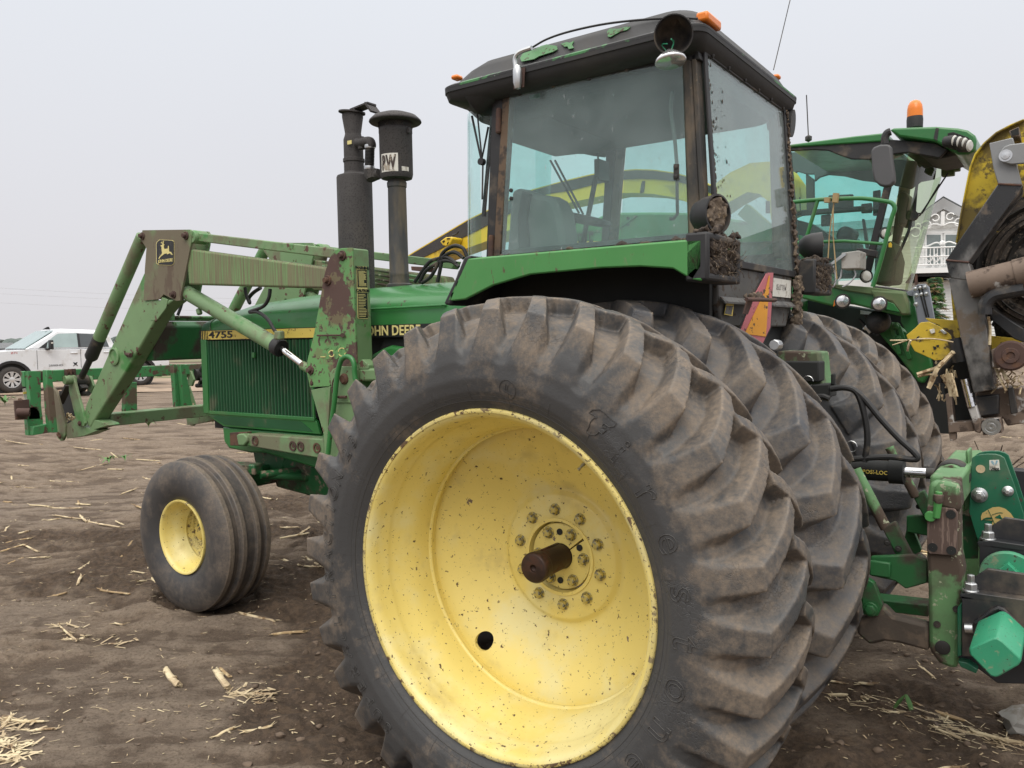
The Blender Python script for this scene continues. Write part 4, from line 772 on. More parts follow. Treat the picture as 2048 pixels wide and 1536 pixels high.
# ------------------------------------------------------------------ fenders, lamp boxes, rear wall
for s in (-1, 1):
    F = lambda p, y=-.87: (lambda q: V((q.x, q.y if s == -1 else -q.y, q.z)))(onY(p, y))
    prof = [(893,603),(935,517),(1404,477),(1404,562),(1384,560),(1345,537),(1280,533),(1200,536),(1060,549),(985,571),(930,599)]
    outer = [F(p) for p in prof]
    b = MB(); b.prism(outer, (0,-s*.02,0)); b.build('fender_skirt', MT['fender_green_paint'], tractor, bevel=.006)
    t0, t1 = outer[1], outer[2]; r0 = outer[0]; d = V((0,-s,0))
    b = MB(); rg = []
    for q in (r0, t0.lerp(r0,.12), t0.lerp(t1,.04), t1):
        rg.append([q, q+d*.03+V((0,0,.004)), q+d*.33+V((0,0,.004)), q+d*.33+V((0,0,-.02)), q+d*.02+V((0,0,-.02))])
    b.rings(rg); b.build('fender_top', MT['fender_green_paint'], tractor, bevel=.008)
    b = MB(); f0, f1 = r0, t0; b.prism([f0+V((-.02,0,-.01)), f0.lerp(f1,.5)+V((-.015,0,0)), f1+V((-.02,0,.01)), f1+V((.02,0,.012)), f0+V((.02,0,-.02))], d*.34); b.build('fender_trim', MT['black_plastic'], tractor, bevel=.010)
    # lamp box set into the fender's rear end
    x = .425; y0, y1 = s*.87, s*.53
    ring = lambda xx_, i: [V((xx_, y0-s*i, 1.775+i)), V((xx_, y1+s*i, 1.775+i)), V((xx_, y1+s*i, 1.945-i)), V((xx_, y0-s*i, 1.945-i))]
    b = MB(); b.rings([ring(.36,0), ring(.445,.0), ring(.445,.028), ring(.395,.030)]); b.build('lamp_box', MT['black_plastic'], tractor, bevel=.010)
    # packed mud in the box
    b = MB(); 
    for k in range(620): b.blob((.398+random.random()**1.2*.042, s*(.555+random.random()*.288), 1.798+random.random()*.15), .004+random.random()**2.5*.014, 1, .8, (1,1.2,.9))
    for k in range(60): b.blob((.385+random.random()*.07, s*(.53+random.random()*.34), 1.945+random.random()**2*.02), .004+random.random()**2*.012, 1, .8)
    fuse(b.build('packed_mud', MT['dark_mud'], tractor, ang=30), .0055)
    b = MB()
    for k in range(130):
        p = V((.435+random.random()*.03, s*(.56+random.random()*.28), 1.80+random.random()*.13)); e = V((random.uniform(-.02,.03),random.uniform(-.04,.04),random.uniform(-.04,.04))); b.tube([p,p+e*.5+V((.006,0,0)),p+e], .0012, 3)
    b.build('mud_straw', MT['dried_mud'], tractor)
    # round lamp on its stalk
    c = V((.40, s*.715, 2.022)); dirn = V((.95, s*.32 if s==1 else -.32, 0)).normalized()
    b = MB(); b.lathe([(1e-3,-.085),(.03,-.08),(.055,-.055),(.066,-.02),(.069,.015),(.071,.03),(.064,.031),(.060,.012),(1e-3,.010)], c, dirn, 32); b.tube([c-V((0,0,.06)), c-V((0,0,.10))], .012, 8); b.build('round_lamp', MT['black_plastic'], tractor, ang=60)
    b = MB()
    for k in range(260):
        a = random.random()*6.28; r = .056*math.sqrt(random.random()); u = V((0,0,1)); w = dirn.cross(u); b.blob(c+dirn*(.014+random.random()*.014)+(u*math.sin(a)+w*math.cos(a))*r, .003+random.random()**2*.009, 1, .7)
    fuse(b.build('lamp_mud', MT['dried_mud'], tractor, ang=30), .004)
    # ragged mud along the fender top
    b = MB()
    for k in range(520):
        t = random.random()**.75; q = t0.lerp(t1,t)+d*(.02+random.random()*.26)+V((0,0,.004))
        if noise.noise(V((t*9, s*3., 1.)))<-.12 and random.random()<.8: continue
        r = .003+.015*random.random()**2.5*(.5+t); b.blob(q, r, 1, .6, (1.3,1.1,.8))
    fuse(b.build('fender_mud', MT['dark_mud'], tractor, ang=60), .0045)
b = MB(); b.box((-.2,0,1.35),(1.0,1.04,.95)); b.build('cab_base', MT['engine_dark'], tractor)
# rear wall below the window
P = lambda p, x=.335: onX(p, x)
pts = [V((.345,-.50,1.86)),V((.345,.50,1.86)),V((.345,.505,1.74)),V((.335,.43,1.615)),V((.335,-.44,1.615)),V((.345,-.50,1.70))]
b = MB(); b.prism(pts, (-.03,0,0)); b.build('rear_wall', MT['grey_panel_paint'], tractor, bevel=.008)
b = MB(); b.prism([V((.35,-.50,1.735)),V((.35,.50,1.735)),V((.37,.50,1.715)),V((.37,-.50,1.715))], (0,0,-.008)); b.build('rear_wall_ledge', MT['grey_panel_paint'], tractor)
b = MB(); b.prism([V((.3475,.14,1.84)),V((.3475,.46,1.84)),V((.3475,.46,1.755)),V((.3475,.14,1.755))], (.002,0,0)); b.build('serial_plate', MT['white_decal'], tractor)
lettering('plate_lettering', '85.07TBM', (.3505,.30,1.80), .036, MT['cloth_grey_box'], tractor, xdir=(0,1,0))
b = MB(); b.platex(C3((420,1095),(487,1098),(470,1228),(398,1215)), .352, .002); b.build('warning_label', MT['yellow_decal'], tractor)
b = MB(); b.platex(C3((420,1135),(478,1138),(462,1218),(404,1206)), .3545, .001); b.build('warning_label_text', MT['grey_panel_paint'], tractor)
# slow-vehicle triangle, twisted on its bracket
def twist(p): # plane leaning along y
    d = sight(p); n = V((1,-.35,0)).normalized(); o = V((.44,-.25,1.7)); t = (o-CAM).dot(n)/d.dot(n); return CAM+d*t
n = V((1,-.35,0)).normalized()
outl = C3((785,838),(845,838),(818,1330),(738,1500),(545,1370),(690,1010))
b = MB(); b.prism([twist(p) for p in outl], -n*.004); b.build('slow_vehicle_border', MT['smv_red'], tractor, bevel=.001)
b = MB(); b.prism([twist(p)+n*.0015 for p in C3((800,862),(808,862),(772,1415),(580,1390),(770,990))], n*.0012); b.build('slow_vehicle_panel', MT['smv_orange'], tractor)
b = MB(); b.prism([twist(p)-n*.004 for p in C3((778,826),(853,832),(830,1340),(745,1512),(535,1365),(680,1005))], -n*.004); b.build('slow_vehicle_back', MT['black_plastic'], tractor)
b = MB(); b.tube([onX(p,.50) for p in C3((600,1078),(700,1080),(860,1085))], .008, 8); b.prism(xx(C3((600,1075),(650,1085),(600,1215),(565,1210)), .46), (.006,0,0)); b.build('triangle_bracket', MT['rusty_steel'], tractor)
# mud hanging on the right window edge and the bracket
b = MB()
for k in range(600):
    t = random.random(); q = RWc[1].lerp(RWc[2],t)+V((.012+random.random()*.012, -.045*random.random()**2+.025, 0)); b.blob(q, .0025+.009*random.random()**2*(.3+t), 1, .6)
for k in range(380):
    q = V((.355+random.random()*.03, .47+random.random()*.06, 1.86-.24*random.random())); b.blob(q, .004+.013*random.random()**2, 1, .6)
fuse(b.build('window_edge_mud', MT['dried_mud'], tractor, ang=60), .0045)
b = MB()
for k in range(150):
    t = random.random()**.7; q = RWc[0].lerp(RWc[3],t)+V((.0075, .012+.16*random.random()**2.6, 0)); r = .0015+.0055*random.random()**2.2; b.blob(q, r, 1, .6, (.3,1,1.4))
b.build('window_splatter', MT['dark_mud'], tractor, ang=25)
b = MB()
for k in range(45): b.blob(onX(C3((random.gauss(690,45), random.gauss(1052,14)))[0], .49), .004+.010*random.random(), 1, .7)
fuse(b.build('bracket_mud', MT['dried_mud'], tractor, ang=25), .005)

# ------------------------------------------------------------------ rear hitch gear
b = MB(); b.prism(yy(((1555,702),(1637,704),(1640,742),(1650,790),(1560,790)), -.02), (0,.18,0)); b.build('valve_block', MT['hitch_green'], tractor, bevel=.008)
b = MB(); b.box(onY((1605,742), -.03), (.16,.10,.085)); b.build('valve_body', MT['engine_dark'], tractor, bevel=.006)
b = MB(); b.tube([onX((1556,690),.62),onX((1548,690),.62)], .02, 8); b.box(onY((1552,692),0),(.05,.03,.02)); b.build('valve_lever', MT['bright_zinc'], tractor, bevel=.003)
b = MB(); b.tube(spline([onY(p,-.06) for p in A5((150,745),(200,730),(240,750),(235,790),(200,790))],5), .012, 8); b.build('lift_handle', MT['hitch_green'], tractor)
b = MB(); b.prism(yy(A5((280,850),(440,840),(445,950),(300,950)), -.1), (0,.12,0)); b.prism(yy(A5((448,760),(485,755),(482,850),(450,855)),-.08), (0,.02,0)); b.build('coupler_block', MT['engine_dark'], tractor, bevel=.006)
for pts in (((450,880),(560,870),(650,900),(700,1000),(740,1180),(745,1330),(720,1470)), ((640,890),(720,960),(860,1130),(1000,1280),(1120,1390),(1150,1440),(1100,1450),(900,1430),(540,1455)), ((280,955),(380,940),(440,960))):
    b = MB(); b.tube(spline([onY(p,-.10) for p in A5(*pts)],6), .0125, 10); b.build('hydraulic_hose', MT['black_rubber_hose'], tractor)
b = MB()
for c in ((265,818),(617,1345)):
    o = onY(A5(c)[0],-.12); b.tube([o+V((math.cos(t),0,math.sin(t)))*.022 for t in [k*.4 for k in range(15)]], .0016, 5)
b.build('linch_pin_ring', MT['bright_zinc'], tractor)
# hydraulic top link
p0, p1, p2 = onY((1700,938),0), onY((1806,944),0), onY((1852,945),0); ax = (p1-p0).normalized()
b = MB(); b.tube([p0-ax*.3,p1], .042, 24); b.tube([p1-ax*.05,p1+ax*.005], .050, 24); b.build('top_link_cylinder', MT['engine_dark'], tractor, ang=40)
b = MB(); b.tube([p1,p1+ax*.085], .021, 18); b.build('top_link_rod', MT['hydraulic_chrome'], tractor)
b = MB(); b.tube([p1+ax*.085,p1+ax*.15], .022, 16); b.box(p0+V((.02,-.043,.012)), (.10,.002,.012)); b.build('top_link_end', MT['dark_steel'], tractor)
lettering('cylinder_lettering', 'POSI-LOCK', onY((1758,942),-.0)+V((0,-.0435,0)), .022, MT['yellow_decal'], tractor)
# lift arms and lower links
for s in (-1, 1):
    m = lambda q: V((q.x, q.y if s == -1 else -q.y, q.z))
    G = lambda pts, y: [m(onY(p,y)) for p in pts]
    q = G(A6((355,300),(490,560)), -.34); b = MB(); b.tube([q[0]+(q[0]-q[1])*.3,q[1]], .020, 12); b.build('lift_rod', MT['hitch_green'], tractor)
    b = MB(); b.prism(G(A6((465,560),(540,520),(640,715),(620,760),(570,760)),-.36), (0,-s*.03,0)); b.build('lift_rod_fork', MT['hitch_dark_green'], tractor, bevel=.006)
    b = MB()
    for p in ((497,640),(560,675),(598,735)): b.bolt(m(onY(A6(p)[0],-.362)), (0,s,0), .009, .010)
    b.build('fork_pins', MT['dark_steel'], tractor)
    b = MB(); b.prism(G(A6((400,720),(520,715),(640,710),(720,740),(725,870),(600,905),(540,860),(400,830)),-.40), (0,-s*.025,0)); b.prism(G(A6((400,735),(520,750),(520,835),(400,820)),-.405),(0,s*.02,0)); b.build('link_plate', MT['hitch_dark_green'], tractor, bevel=.005)
    b = MB(); b.prism(G(A6((330,1080),(470,1000),(530,1060),(730,1110),(735,1262),(560,1215),(480,1205),(395,1225),(320,1160)),-.44), (0,-s*.06,0)); b.build('lower_link', MT['link_dirty'], tractor, bevel=.012)
    b = MB(); b.prism(G(A6((370,840),(420,870),(470,1000),(440,1060),(360,1050),(350,930)),-.46), (0,-s*.03,0)); b.bolt(m(onY(A6((400,1020))[0],-.462)), (0,s,0), .02, .012); b.build('link_shackle', MT['hitch_dark_green'], tractor, bevel=.006)
b = MB(); q = [onY(p,-.05) for p in A6((300,960),(740,1010))]; b.beam(q[0],q[1],.10,.045); b.build('drawbar', MT['hitch_dark_green'], tractor, bevel=.004)
# ================================================================== FRONT LOADER (clamped to the tractor, can be driven out of)
loader = empty('front_loader', 'dirty light green front loader with rusty masts, arms bent over the tractor nose', 'loader', (-1.75,0,0))
YO, YI = -.56, -.44
def mir(pts, s): return pts if s == -1 else [V((p.x,-p.y,p.z)) for p in pts]
def pin(px, y, r, parent, s, name='pivot_pin'):
    c = mir([onY(px, y)], s)[0]; b = MB(); ax = (0, s, 0)
    r *= .74; b.lathe([(r*1.75,0),(r*1.75,.006),(r*1.6,.009),(r*1.05,.009)], c, ax, 28); b.lathe([(r,.006),(r,.024),(r*.86,.028),(1e-3,.028)], c, ax, 24)
    return b.build(name, MT['rusty_steel'], parent, ang=40)
def strip(a, b_, ya, yb, s, mb):   # box side between two pixel outlines drawn at ya, extruded to yb
    mb.prism(mir(yy(a, ya), s), (0, (yb-ya)*(1 if s == -1 else -1), 0))
for s in (-1, 1):
    T = lambda pts, y: mir(yy(pts, y), s)
    d = lambda t: (0, t if s == -1 else -t, 0)
    # mast: rusty outer plate, box behind, lower leg
    b = MB(); b.prism(T(B5((1380,112),(1410,88),(1460,78),(1555,74),(1600,1180),(1335,1405),(1150,1415),(1115,1245),(1122,1175),(1190,900),(1250,560),(1290,330),(1330,190)), YO), d(.012)); b.build('mast_plate', MT['loader_rusty_paint'], loader, bevel=.002)
    b = MB(); b.prism(T(B5((1490,80),(1556,76),(1600,1180),(1600,1420),(1380,1420),(1300,900)), YO+.003), d(.122)); b.build('mast_box', MT['loader_green_paint'], loader, bevel=.008)
    b = MB(); b.prism(T(B6((1160,575),(1335,540),(1600,540),(1600,1280),(1290,1200),(1280,1000)), YO+.004), d(.10)); b.build('mast_leg', MT['loader_green_paint'], loader, bevel=.004)
    b = MB(); b.prism(T(B6((1335,540),(1345,545),(1310,1200),(1290,1195)), YO-.012), d(.02)); b.build('mast_rib', MT['loader_green_paint'], loader)
    b = MB(); b.prism(T(B6((1340,415),(1370,375),(1420,350),(1560,350),(1600,380),(1600,540),(1560,700),(1370,700)), YO-.004), d(.01)); b.build('mast_pocket', MT['loader_green_paint'], loader, bevel=.003)
    for px, r in (((1465,150),.021),((1325,388),.021),((1162,1248),.019)): pin(B5(px)[0], YO, r, loader, s)
    b = MB(); b.bolt(T(B5((1168,1375)), YO)[0], (0,s,0), .010, .006); b.build('mast_bolt', MT['rusty_steel'], loader)
    b = MB(); b.tube(T(B5((1222,917),(1460,914)), YO-.012), .005, 6); b.tube([T(B5((1462,914)),YO)[0],T(B5((1462,914)),YO-.02)[0]], .012, 10); b.build('latch_rod', MT['rusty_steel'], loader)
    # parking-stand handle and its pin
    hp = T(B6((1325,1190),(1350,960),(1385,700),(1410,460),(1440,320),(1470,270),(1510,255),(1550,275),(1575,330),(1580,420),(1588,480)), YO-.045)
    b = MB(); b.tube(spline(hp,4), .0135, 12); b.build('stand_handle', MT['tractor_green_paint'], loader)
    b = MB(); b.lathe([(.03,-.02),(.03,.0),(.02,.012),(1e-3,.012)], T(B6((1475,470)),YO-.01)[0], (0,s,0), 16); b.tube(T(B6((1425,645),(1500,643)),YO-.02), .008, 8); b.tube(spline(T(B6((1400,440),(1370,500),(1365,580),(1385,640)),YO-.02),4), .004, 6); b.build('stand_latch', MT['rusty_steel'], loader)
    # boom, top link, knee, forearm
    b = MB(); b.prism(T(A1((1120,292),(1960,405),(1985,470),(1940,532),(1700,526),(1135,510)), -.55), d(.10)); b.build('boom_arm', MT['loader_streaked_paint'], loader, bevel=.012, seg=3)
    b = MB(); b.prism(T(A1((1150,193),(2030,294),(2010,352),(1150,244)), -.535), d(.07)); b.build('levelling_link', MT['loader_green_paint'], loader, bevel=.006)
    b = MB(); b.lathe([(.035,-.012),(.042,0),(.042,.08),(.035,.09)], T(A1((1165,222)), -.545)[0], (0,-s if 0 else (1 if s==-1 else -1),0), 20, cap=True); b.build('link_eye', MT['loader_green_paint'], loader)
    knee = A1((858,182),(1143,178),(1156,200),(1150,262),(1088,575),(1085,605),(1060,607),(985,568),(960,597),(865,606),(872,420),(882,290),(848,238))
    b = MB(); b.prism(T(knee, YO), d(.014)); b.build('knee_plate', MT['knee_dirty_paint'], loader)
    o = b.build('knee_plate', MT['loader_green_paint'], loader); o.location.y += (.125 if s == -1 else -.125)
    for px, r in (((860,217),.019),((1122,215),.020),((1048,570),.019)): pin(A1(px)[0], YO, r, loader, s)
    b = MB(); b.prism(T(A1((872,425),(870,606),(1050,600),(1000,640),(950,700),(760,1030),(560,1340),(545,1372),(500,1300),(520,1225)), YO+.008), d(.108)); b.build('forearm', MT['loader_green_paint'], loader, bevel=.012, seg=3)
    b = MB(); b.prism(T(A1((975,585),(1010,600),(1000,650),(940,730),(905,725),(950,640)), YO+.004), d(.012)); b.prism(T(A1((495,1300),(640,1345),(650,1358),(560,1385),(545,1375)), YO+.012), d(.09)); b.build('forearm_gusset', MT['loader_green_paint'], loader, bevel=.003)
    c = T(B4((1105,540)), YO+.008)[0]; b = MB(); b.lathe([(.062,0),(.062,.012),(.050,.016),(.048,.006),(1e-3,.006)], c, (0,s,0), 36); b.build('tube_end_cap', MT['loader_green_paint'], loader, ang=40)
    b = MB(); b.tube(T(B4((1195,490),(1200,520),(1230,548),(1262,540),(1275,505),(1255,478)),YO-.005), .0045, 6); b.tube(T(B4((1215,520),(1255,525)),YO-.008), .012, 8); b.build('tie_hook', MT['rusty_steel'], loader)
    # lift cylinder
    q = T(A1((1130,560),(1690,892),(1880,1030)), -.50); ax = (q[1]-q[0]).normalized()
    b = MB(); b.tube([q[0]-ax*.02,q[0],q[1]], [.035,.047,.047], 28); b.build('lift_cylinder', MT['loader_green_paint'], loader, ang=50)
    b = MB(); b.lathe([(.047,-.05),(.054,-.04),(.054,.0),(.05,.008),(.02,.008)], q[1], ax, 28); b.build('cylinder_gland', MT['black_plastic'], loader, ang=40)
    b = MB(); b.tube([q[1],q[2]-ax*.05], .0185, 18); b.build('cylinder_rod', MT['hydraulic_chrome'], loader)
    b = MB(); b.tube([q[2]-ax*.09,q[2]+ax*.03], .026, 16); b.box(T(A1((1683,815)),-.545)[0], (.05,.04,.05)); b.tube([T(A1((1195,655)),-.5)[0], T(A1((1205,690)),-.5)[0]], .018, 10); b.build('rod_end', MT['loader_green_paint'], loader, bevel=.008)
    # bucket cylinder
    q = T(A1((862,220),(545,955),(480,1092)), -.50); ax = (q[1]-q[0]).normalized(); k = q[0].lerp(q[1],.83)
    b = MB(); b.tube([q[0],k], .044, 28); b.build('bucket_cylinder', MT['loader_green_paint'], loader, ang=50)
    b = MB(); b.tube([k-ax*.01,q[1]-ax*.02,q[1]], [.0445,.046,.036], 28); b.build('cylinder_gland', MT['black_plastic'], loader, ang=50)
    b = MB(); b.tube([q[1],q[2]], .023, 16); b.lathe([(.05,-.05),(.05,.05)], q[2], (0,1,0), 18, cap=True); b.build('cylinder_rod', MT['dark_steel'], loader)
    # hydraulic hose of the lift cylinder
    b = MB(); b.tube(spline(T(B5((770,470),(755,560),(700,640),(570,690),(640,690),(700,720),(760,780),(800,850),(825,885)), -.53),5), .0105, 8); b.build('hydraulic_hose', MT['black_rubber_hose'], loader)
    b = MB(); b.tube(spline(T(D1((320,735),(335,830),(370,920),(385,940)), -.40),4), .010, 8); b.tube(spline(T(D1((520,740),(430,800),(370,870),(380,930)), -.36),4), .012, 8); b.build('hydraulic_hose', MT['black_rubber_hose'], loader)
    # side rail from mast foot to the front frame
    b = MB(); b.prism(mir(yy(D6((470,362),(1640,440),(1662,700),(1560,732),(478,545)), -.44), s), d(.10)); b.build('side_rail', MT['loader_green_paint'], loader, bevel=.008)
    b = MB(); b.prism(mir(yy(D6((220,345),(480,335),(470,545),(228,540)), -.43), s), d(.04)); b.build('rail_plate', MT['rusty_steel'], loader, bevel=.003)
    b = MB(); b.prism(mir(yy(D6((320,385),(350,362),(430,360),(480,410),(485,480),(430,545),(350,540)), -.46), s), d(.05)); b.build('rail_cap', MT['loader_green_paint'], loader, bevel=.008)
    for px in ((615,465),(1187,545),(1305,552),(1552,575)):
        c = mir(yy(D6(px), -.44), s)[0]; b = MB(); b.lathe([(.027,0),(.030,.004),(.030,.007),(.020,.007),(.020,-.01),(.012,-.01),(.012,.002),(1e-3,.002)], c, (0,s,0), 20); b.build('rail_bolt', MT['rusty_steel'], loader)
    b = MB(); b.prism(T(B5((1605,1240),(1640,1235),(1900,1228),(1900,1350),(1620,1360)), YO+.02), d(.09)); b.build('mount_bracket', MT['loader_green_paint'], loader, bevel=.012)
    b = MB(); b.prism(T(B5((1600,1200),(1650,1145),(1715,1200),(1715,1240),(1600,1240)), YO+.02), d(.06)); b.build('mount_gusset', MT['loader_green_paint'], loader, bevel=.003)
# emblem on the knee plate
b = MB()
def rr(pts, y): b.prism(yy(pts, y), (0,.002,0))
cor = D3((246,370),(256,338),(285,312),(300,300),(490,310),(518,325),(524,360),(522,660),(512,682),(480,700),(285,690),(250,665))
rr(cor, YO-.002); b.build('emblem_border', MT['pale_yellow_decal'], loader)
b = MB(); c0 = sum((V((p[0],p[1],0)) for p in cor), V((0,0,0)))/len(cor)
rr([(c0.x+(p[0]-c0.x)*.955, c0.y+(p[1]-c0.y)*.965) for p in cor], YO-.004); b.build('emblem_panel', MT['black_decal'], loader)
b = MB()
deer = [(283,596),(300,560),(330,528),(338,500),(332,470),(330,410),(315,400),(316,388),(340,382),(352,372),(378,372),(370,385),(362,395),(366,430),(372,445),(425,438),(428,400),(438,396),(444,450),(446,486),(474,490),(482,512),(498,528),(490,538),(468,522),(460,508),(436,520),(414,528),(412,512),(375,518),(350,540),(318,560),(294,598)]
rr(D3(*deer), YO-.006)
for pts in (((345,378),(338,360),(316,352),(322,344),(342,350),(352,372)), ((352,376),(356,350),(352,320),(360,318),(364,348),(360,376)), ((335,352),(332,334),(340,330),(344,352))): rr(D3(*pts), YO-.006)
b.build('emblem_deer', MT['pale_yellow_decal'], loader, flat=True)
pa, pb = onY(D3((275,635))[0], YO-.006), onY(D3((503,635))[0], YO-.006)
lettering('emblem_lettering', 'JOHN DEERE', ((pa.x+pb.x)/2, YO-.005, pa.z-.002), .028, MT['pale_yellow_decal'], loader, width=(pb.x-pa.x), offset=.012)
# faded model figures on the mast
lettering('faded_figures', '260', onY(B5((1400,1085))[0], YO)+V((0,-.001,0)), .10, MT['loader_rusty_paint'], loader, offset=.03)
b = MB()
for c, r in (((1460,1075),34),((1360,1090),26)):
    for t0, t1 in ((.2,2.6),(3.2,5.4)): b.tube([onY(B5((c[0]+r*math.cos(t)*1.0, c[1]+r*1.15*math.sin(t)))[0], YO-.001) for t in [t0+(t1-t0)*i/8 for i in range(9)]], .0035, 4)
b.tube(yy(B5((1255,1122),(1300,1122)), YO-.001), .003, 4); b.build('figure_remnants', MT['pale_yellow_decal'], loader)
# warning decals on the rear face of the near mast
def mast_x(p): 
    top, bot = onY(B5((1556,76))[0],YO+.003), onY(B5((1600,1180))[0],YO+.003); d = sight(p)
    n = V((bot.z-top.z,0,-(bot.x-top.x))).normalized(); n = n if n.x > 0 else -n; t = (top-CAM).dot(n)/d.dot(n); return CAM+d*t+n*.0015, n
def mast_poly(name, pts, mat, lift=0):
    q = [mast_x(p) for p in pts]; n = q[0][1]; b = MB(); b.prism([p+n*lift for p,_ in q], n*.0008); return b.build(name, mat, loader)
mast_poly('decal_border', B5((1597,258),(1602,250),(1690,254),(1695,262),(1708,752),(1700,760),(1612,754),(1607,745)), MT['pale_yellow_decal'])
mast_poly('decal_panel', B5((1601,285),(1692,288),(1697,455),(1604,452)), MT['black_decal'], .0015); mast_poly('decal_panel', B5((1606,505),(1698,508),(1704,750),(1613,747)), MT['black_decal'], .0015)
for body, c, sz in (('WARNING',(1650,269),.021),('CAUTION',(1655,487),.021)):
    q, n = mast_x(B5(c)[0]); lettering('decal_lettering', body, q+n*.003, sz, MT['black_decal'], loader, xdir=(0,1,0), updir=(n.z*-1,0,n.x), offset=.03)
b = MB(); random.seed(3)
for k in range(15):
    for y0, y1 in ((295,445),(515,740)):
        t = (k+.5)/15; y = y0+(y1-y0)*t; x0 = 1610+8*t; x1 = x0+random.choice((50,66,76,70))
        q = [mast_x(p)[0]+mast_x(p)[1]*.0026 for p in B5((x0,y-2.4),(x1,y-2.4),(x1,y+2.4),(x0,y+2.4))]; b.prism(q, mast_x(B5((x0,y))[0])[1]*.0004)
b.build('decal_small_print', MT['pale_yellow_decal'], loader)
# torque tube between the forearms with pipes along the top
b = MB(); b.prism([V((-3.90,-.45,1.735)),V((-3.66,-.45,1.735)),V((-3.62,-.45,1.70)),V((-3.66,-.45,1.465)),V((-3.88,-.45,1.465)),V((-3.92,-.45,1.50))], (0,.90,0)); b.build('torque_tube', MT['hitch_dark_green'], loader, bevel=.012)
b = MB()
for k in range(3): b.tube([V((-3.86+.05*k,-.44,1.752+.008*k)),V((-3.86+.05*k,.44,1.752+.008*k))], .010, 8)
b.build('cross_pipes', MT['hitch_green'], loader)
b = MB(); b.box((-3.75,-.30,1.765),(.2,.03,.05)); b.box((-3.64,-.30,1.70),(.03,.02,.06)); b.build('pipe_clamp', MT['hitch_green'], loader, bevel=.003)
b = MB(); b.tube(spline([V((-3.75,-.2,1.78)),V((-3.72,-.18,1.88)),V((-3.6,-.25,2.02))],5), .011, 8); b.build('hydraulic_hose', MT['black_rubber_hose'], loader)
# pipes along the far boom
b = MB()
for k in range(4): b.tube([V((-2.9,.40-.0*k,2.14-.03*k)),V((-2.0,.40,1.985-.03*k))], .009, 6)
b.build('boom_pipes', MT['hitch_green'], loader)
b = MB(); b.prism([V((-4.40,-.44,1.075)),V((-4.26,-.44,1.075)),V((-4.26,-.44,.985)),V((-4.40,-.44,.985))], (0,.90,0)); b.build('lower_cross_tube', MT['loader_green_paint'], loader, bevel=.006)
# tool carrier: top bar, uprights, hooks
carrier = empty('tool_carrier', 'green steel tool carrier frame pinned to the loader arm tips', 'carrier', (-4.6,0,.9))
XC = -4.60
def cpl(name, pts, x, t, mat=MT['carrier_green_paint'], bev=.004): b = MB(); b.platex(pts, x, t); return b.build(name, mat, carrier, bevel=bev)
b = MB(); b.box((-4.60,-.02,1.36),(.07,1.66,.085)); b.build('top_bar', MT['carrier_green_paint'], carrier, bevel=.004)
cpl('left_upright', D4((268,200),(492,205),(500,820),(535,1100),(535,1290),(355,1355),(275,1355),(255,1060),(320,800),(290,480)), -4.55, .05, bev=0)
cpl('left_edge', D4((178,205),(270,200),(300,480),(215,485)), -4.60, .05)
cpl('bottom_foot', D4((355,1200),(690,1135),(690,1300),(355,1355)), -4.50, .05)
cpl('upright', D4((585,180),(680,180),(790,1300),(690,1305),(640,1120),(590,420)), -4.45, .06)
cpl('bar_clamp', D4((490,200),(605,205),(610,370),(490,360)), -4.54, .03, MT['rusty_steel'])
for px in ((1010,180),(1080,175),(1150,170)): 
    c = onX(D4(px)[0], -4.55); b = MB(); b.box(c+V((0,0,-.05)), (.04,.012,.11)); b.build('bar_weld', MT['rusty_steel'], carrier)
cpl('middle_upright', D5((262,850),(395,850),(400,1215),(250,1225)), -4.50, .05); cpl('right_brace', D5((822,640),(860,640),(945,1140),(935,1165),(862,1165)), -4.50, .05); cpl('right_upright', D5((905,640),(960,640),(1050,1130),(950,1140)), -4.45, .05)
b = MB(); b.platex(D4((62,735),(320,710),(325,860),(500,830),(520,1060),(90,1080)), -4.52, .02); c = onX(D4((345,945))[0], -4.44)
b.lathe([(.024,-.075),(.029,-.07),(.029,0),(.027,.004),(.017,.004),(.017,-.06),(1e-3,-.06)], c, V((.55,.8,-.05)), 24)
b.beam(onX(D4((150,740))[0],-4.6), onX(D4((260,850))[0],-4.55), .02,.05); b.build('hook_socket', MT['rusty_steel'], carrier)
cpl('reflector_label', D4((228,520),(285,510),(322,735),(280,740),(240,660)), -4.66, .004, MT['white_decal'], 0); cpl('reflector_stripe', D4((232,580),(296,570),(300,605),(236,618)), -4.654, .003, MT['yellow_decal'], 0)
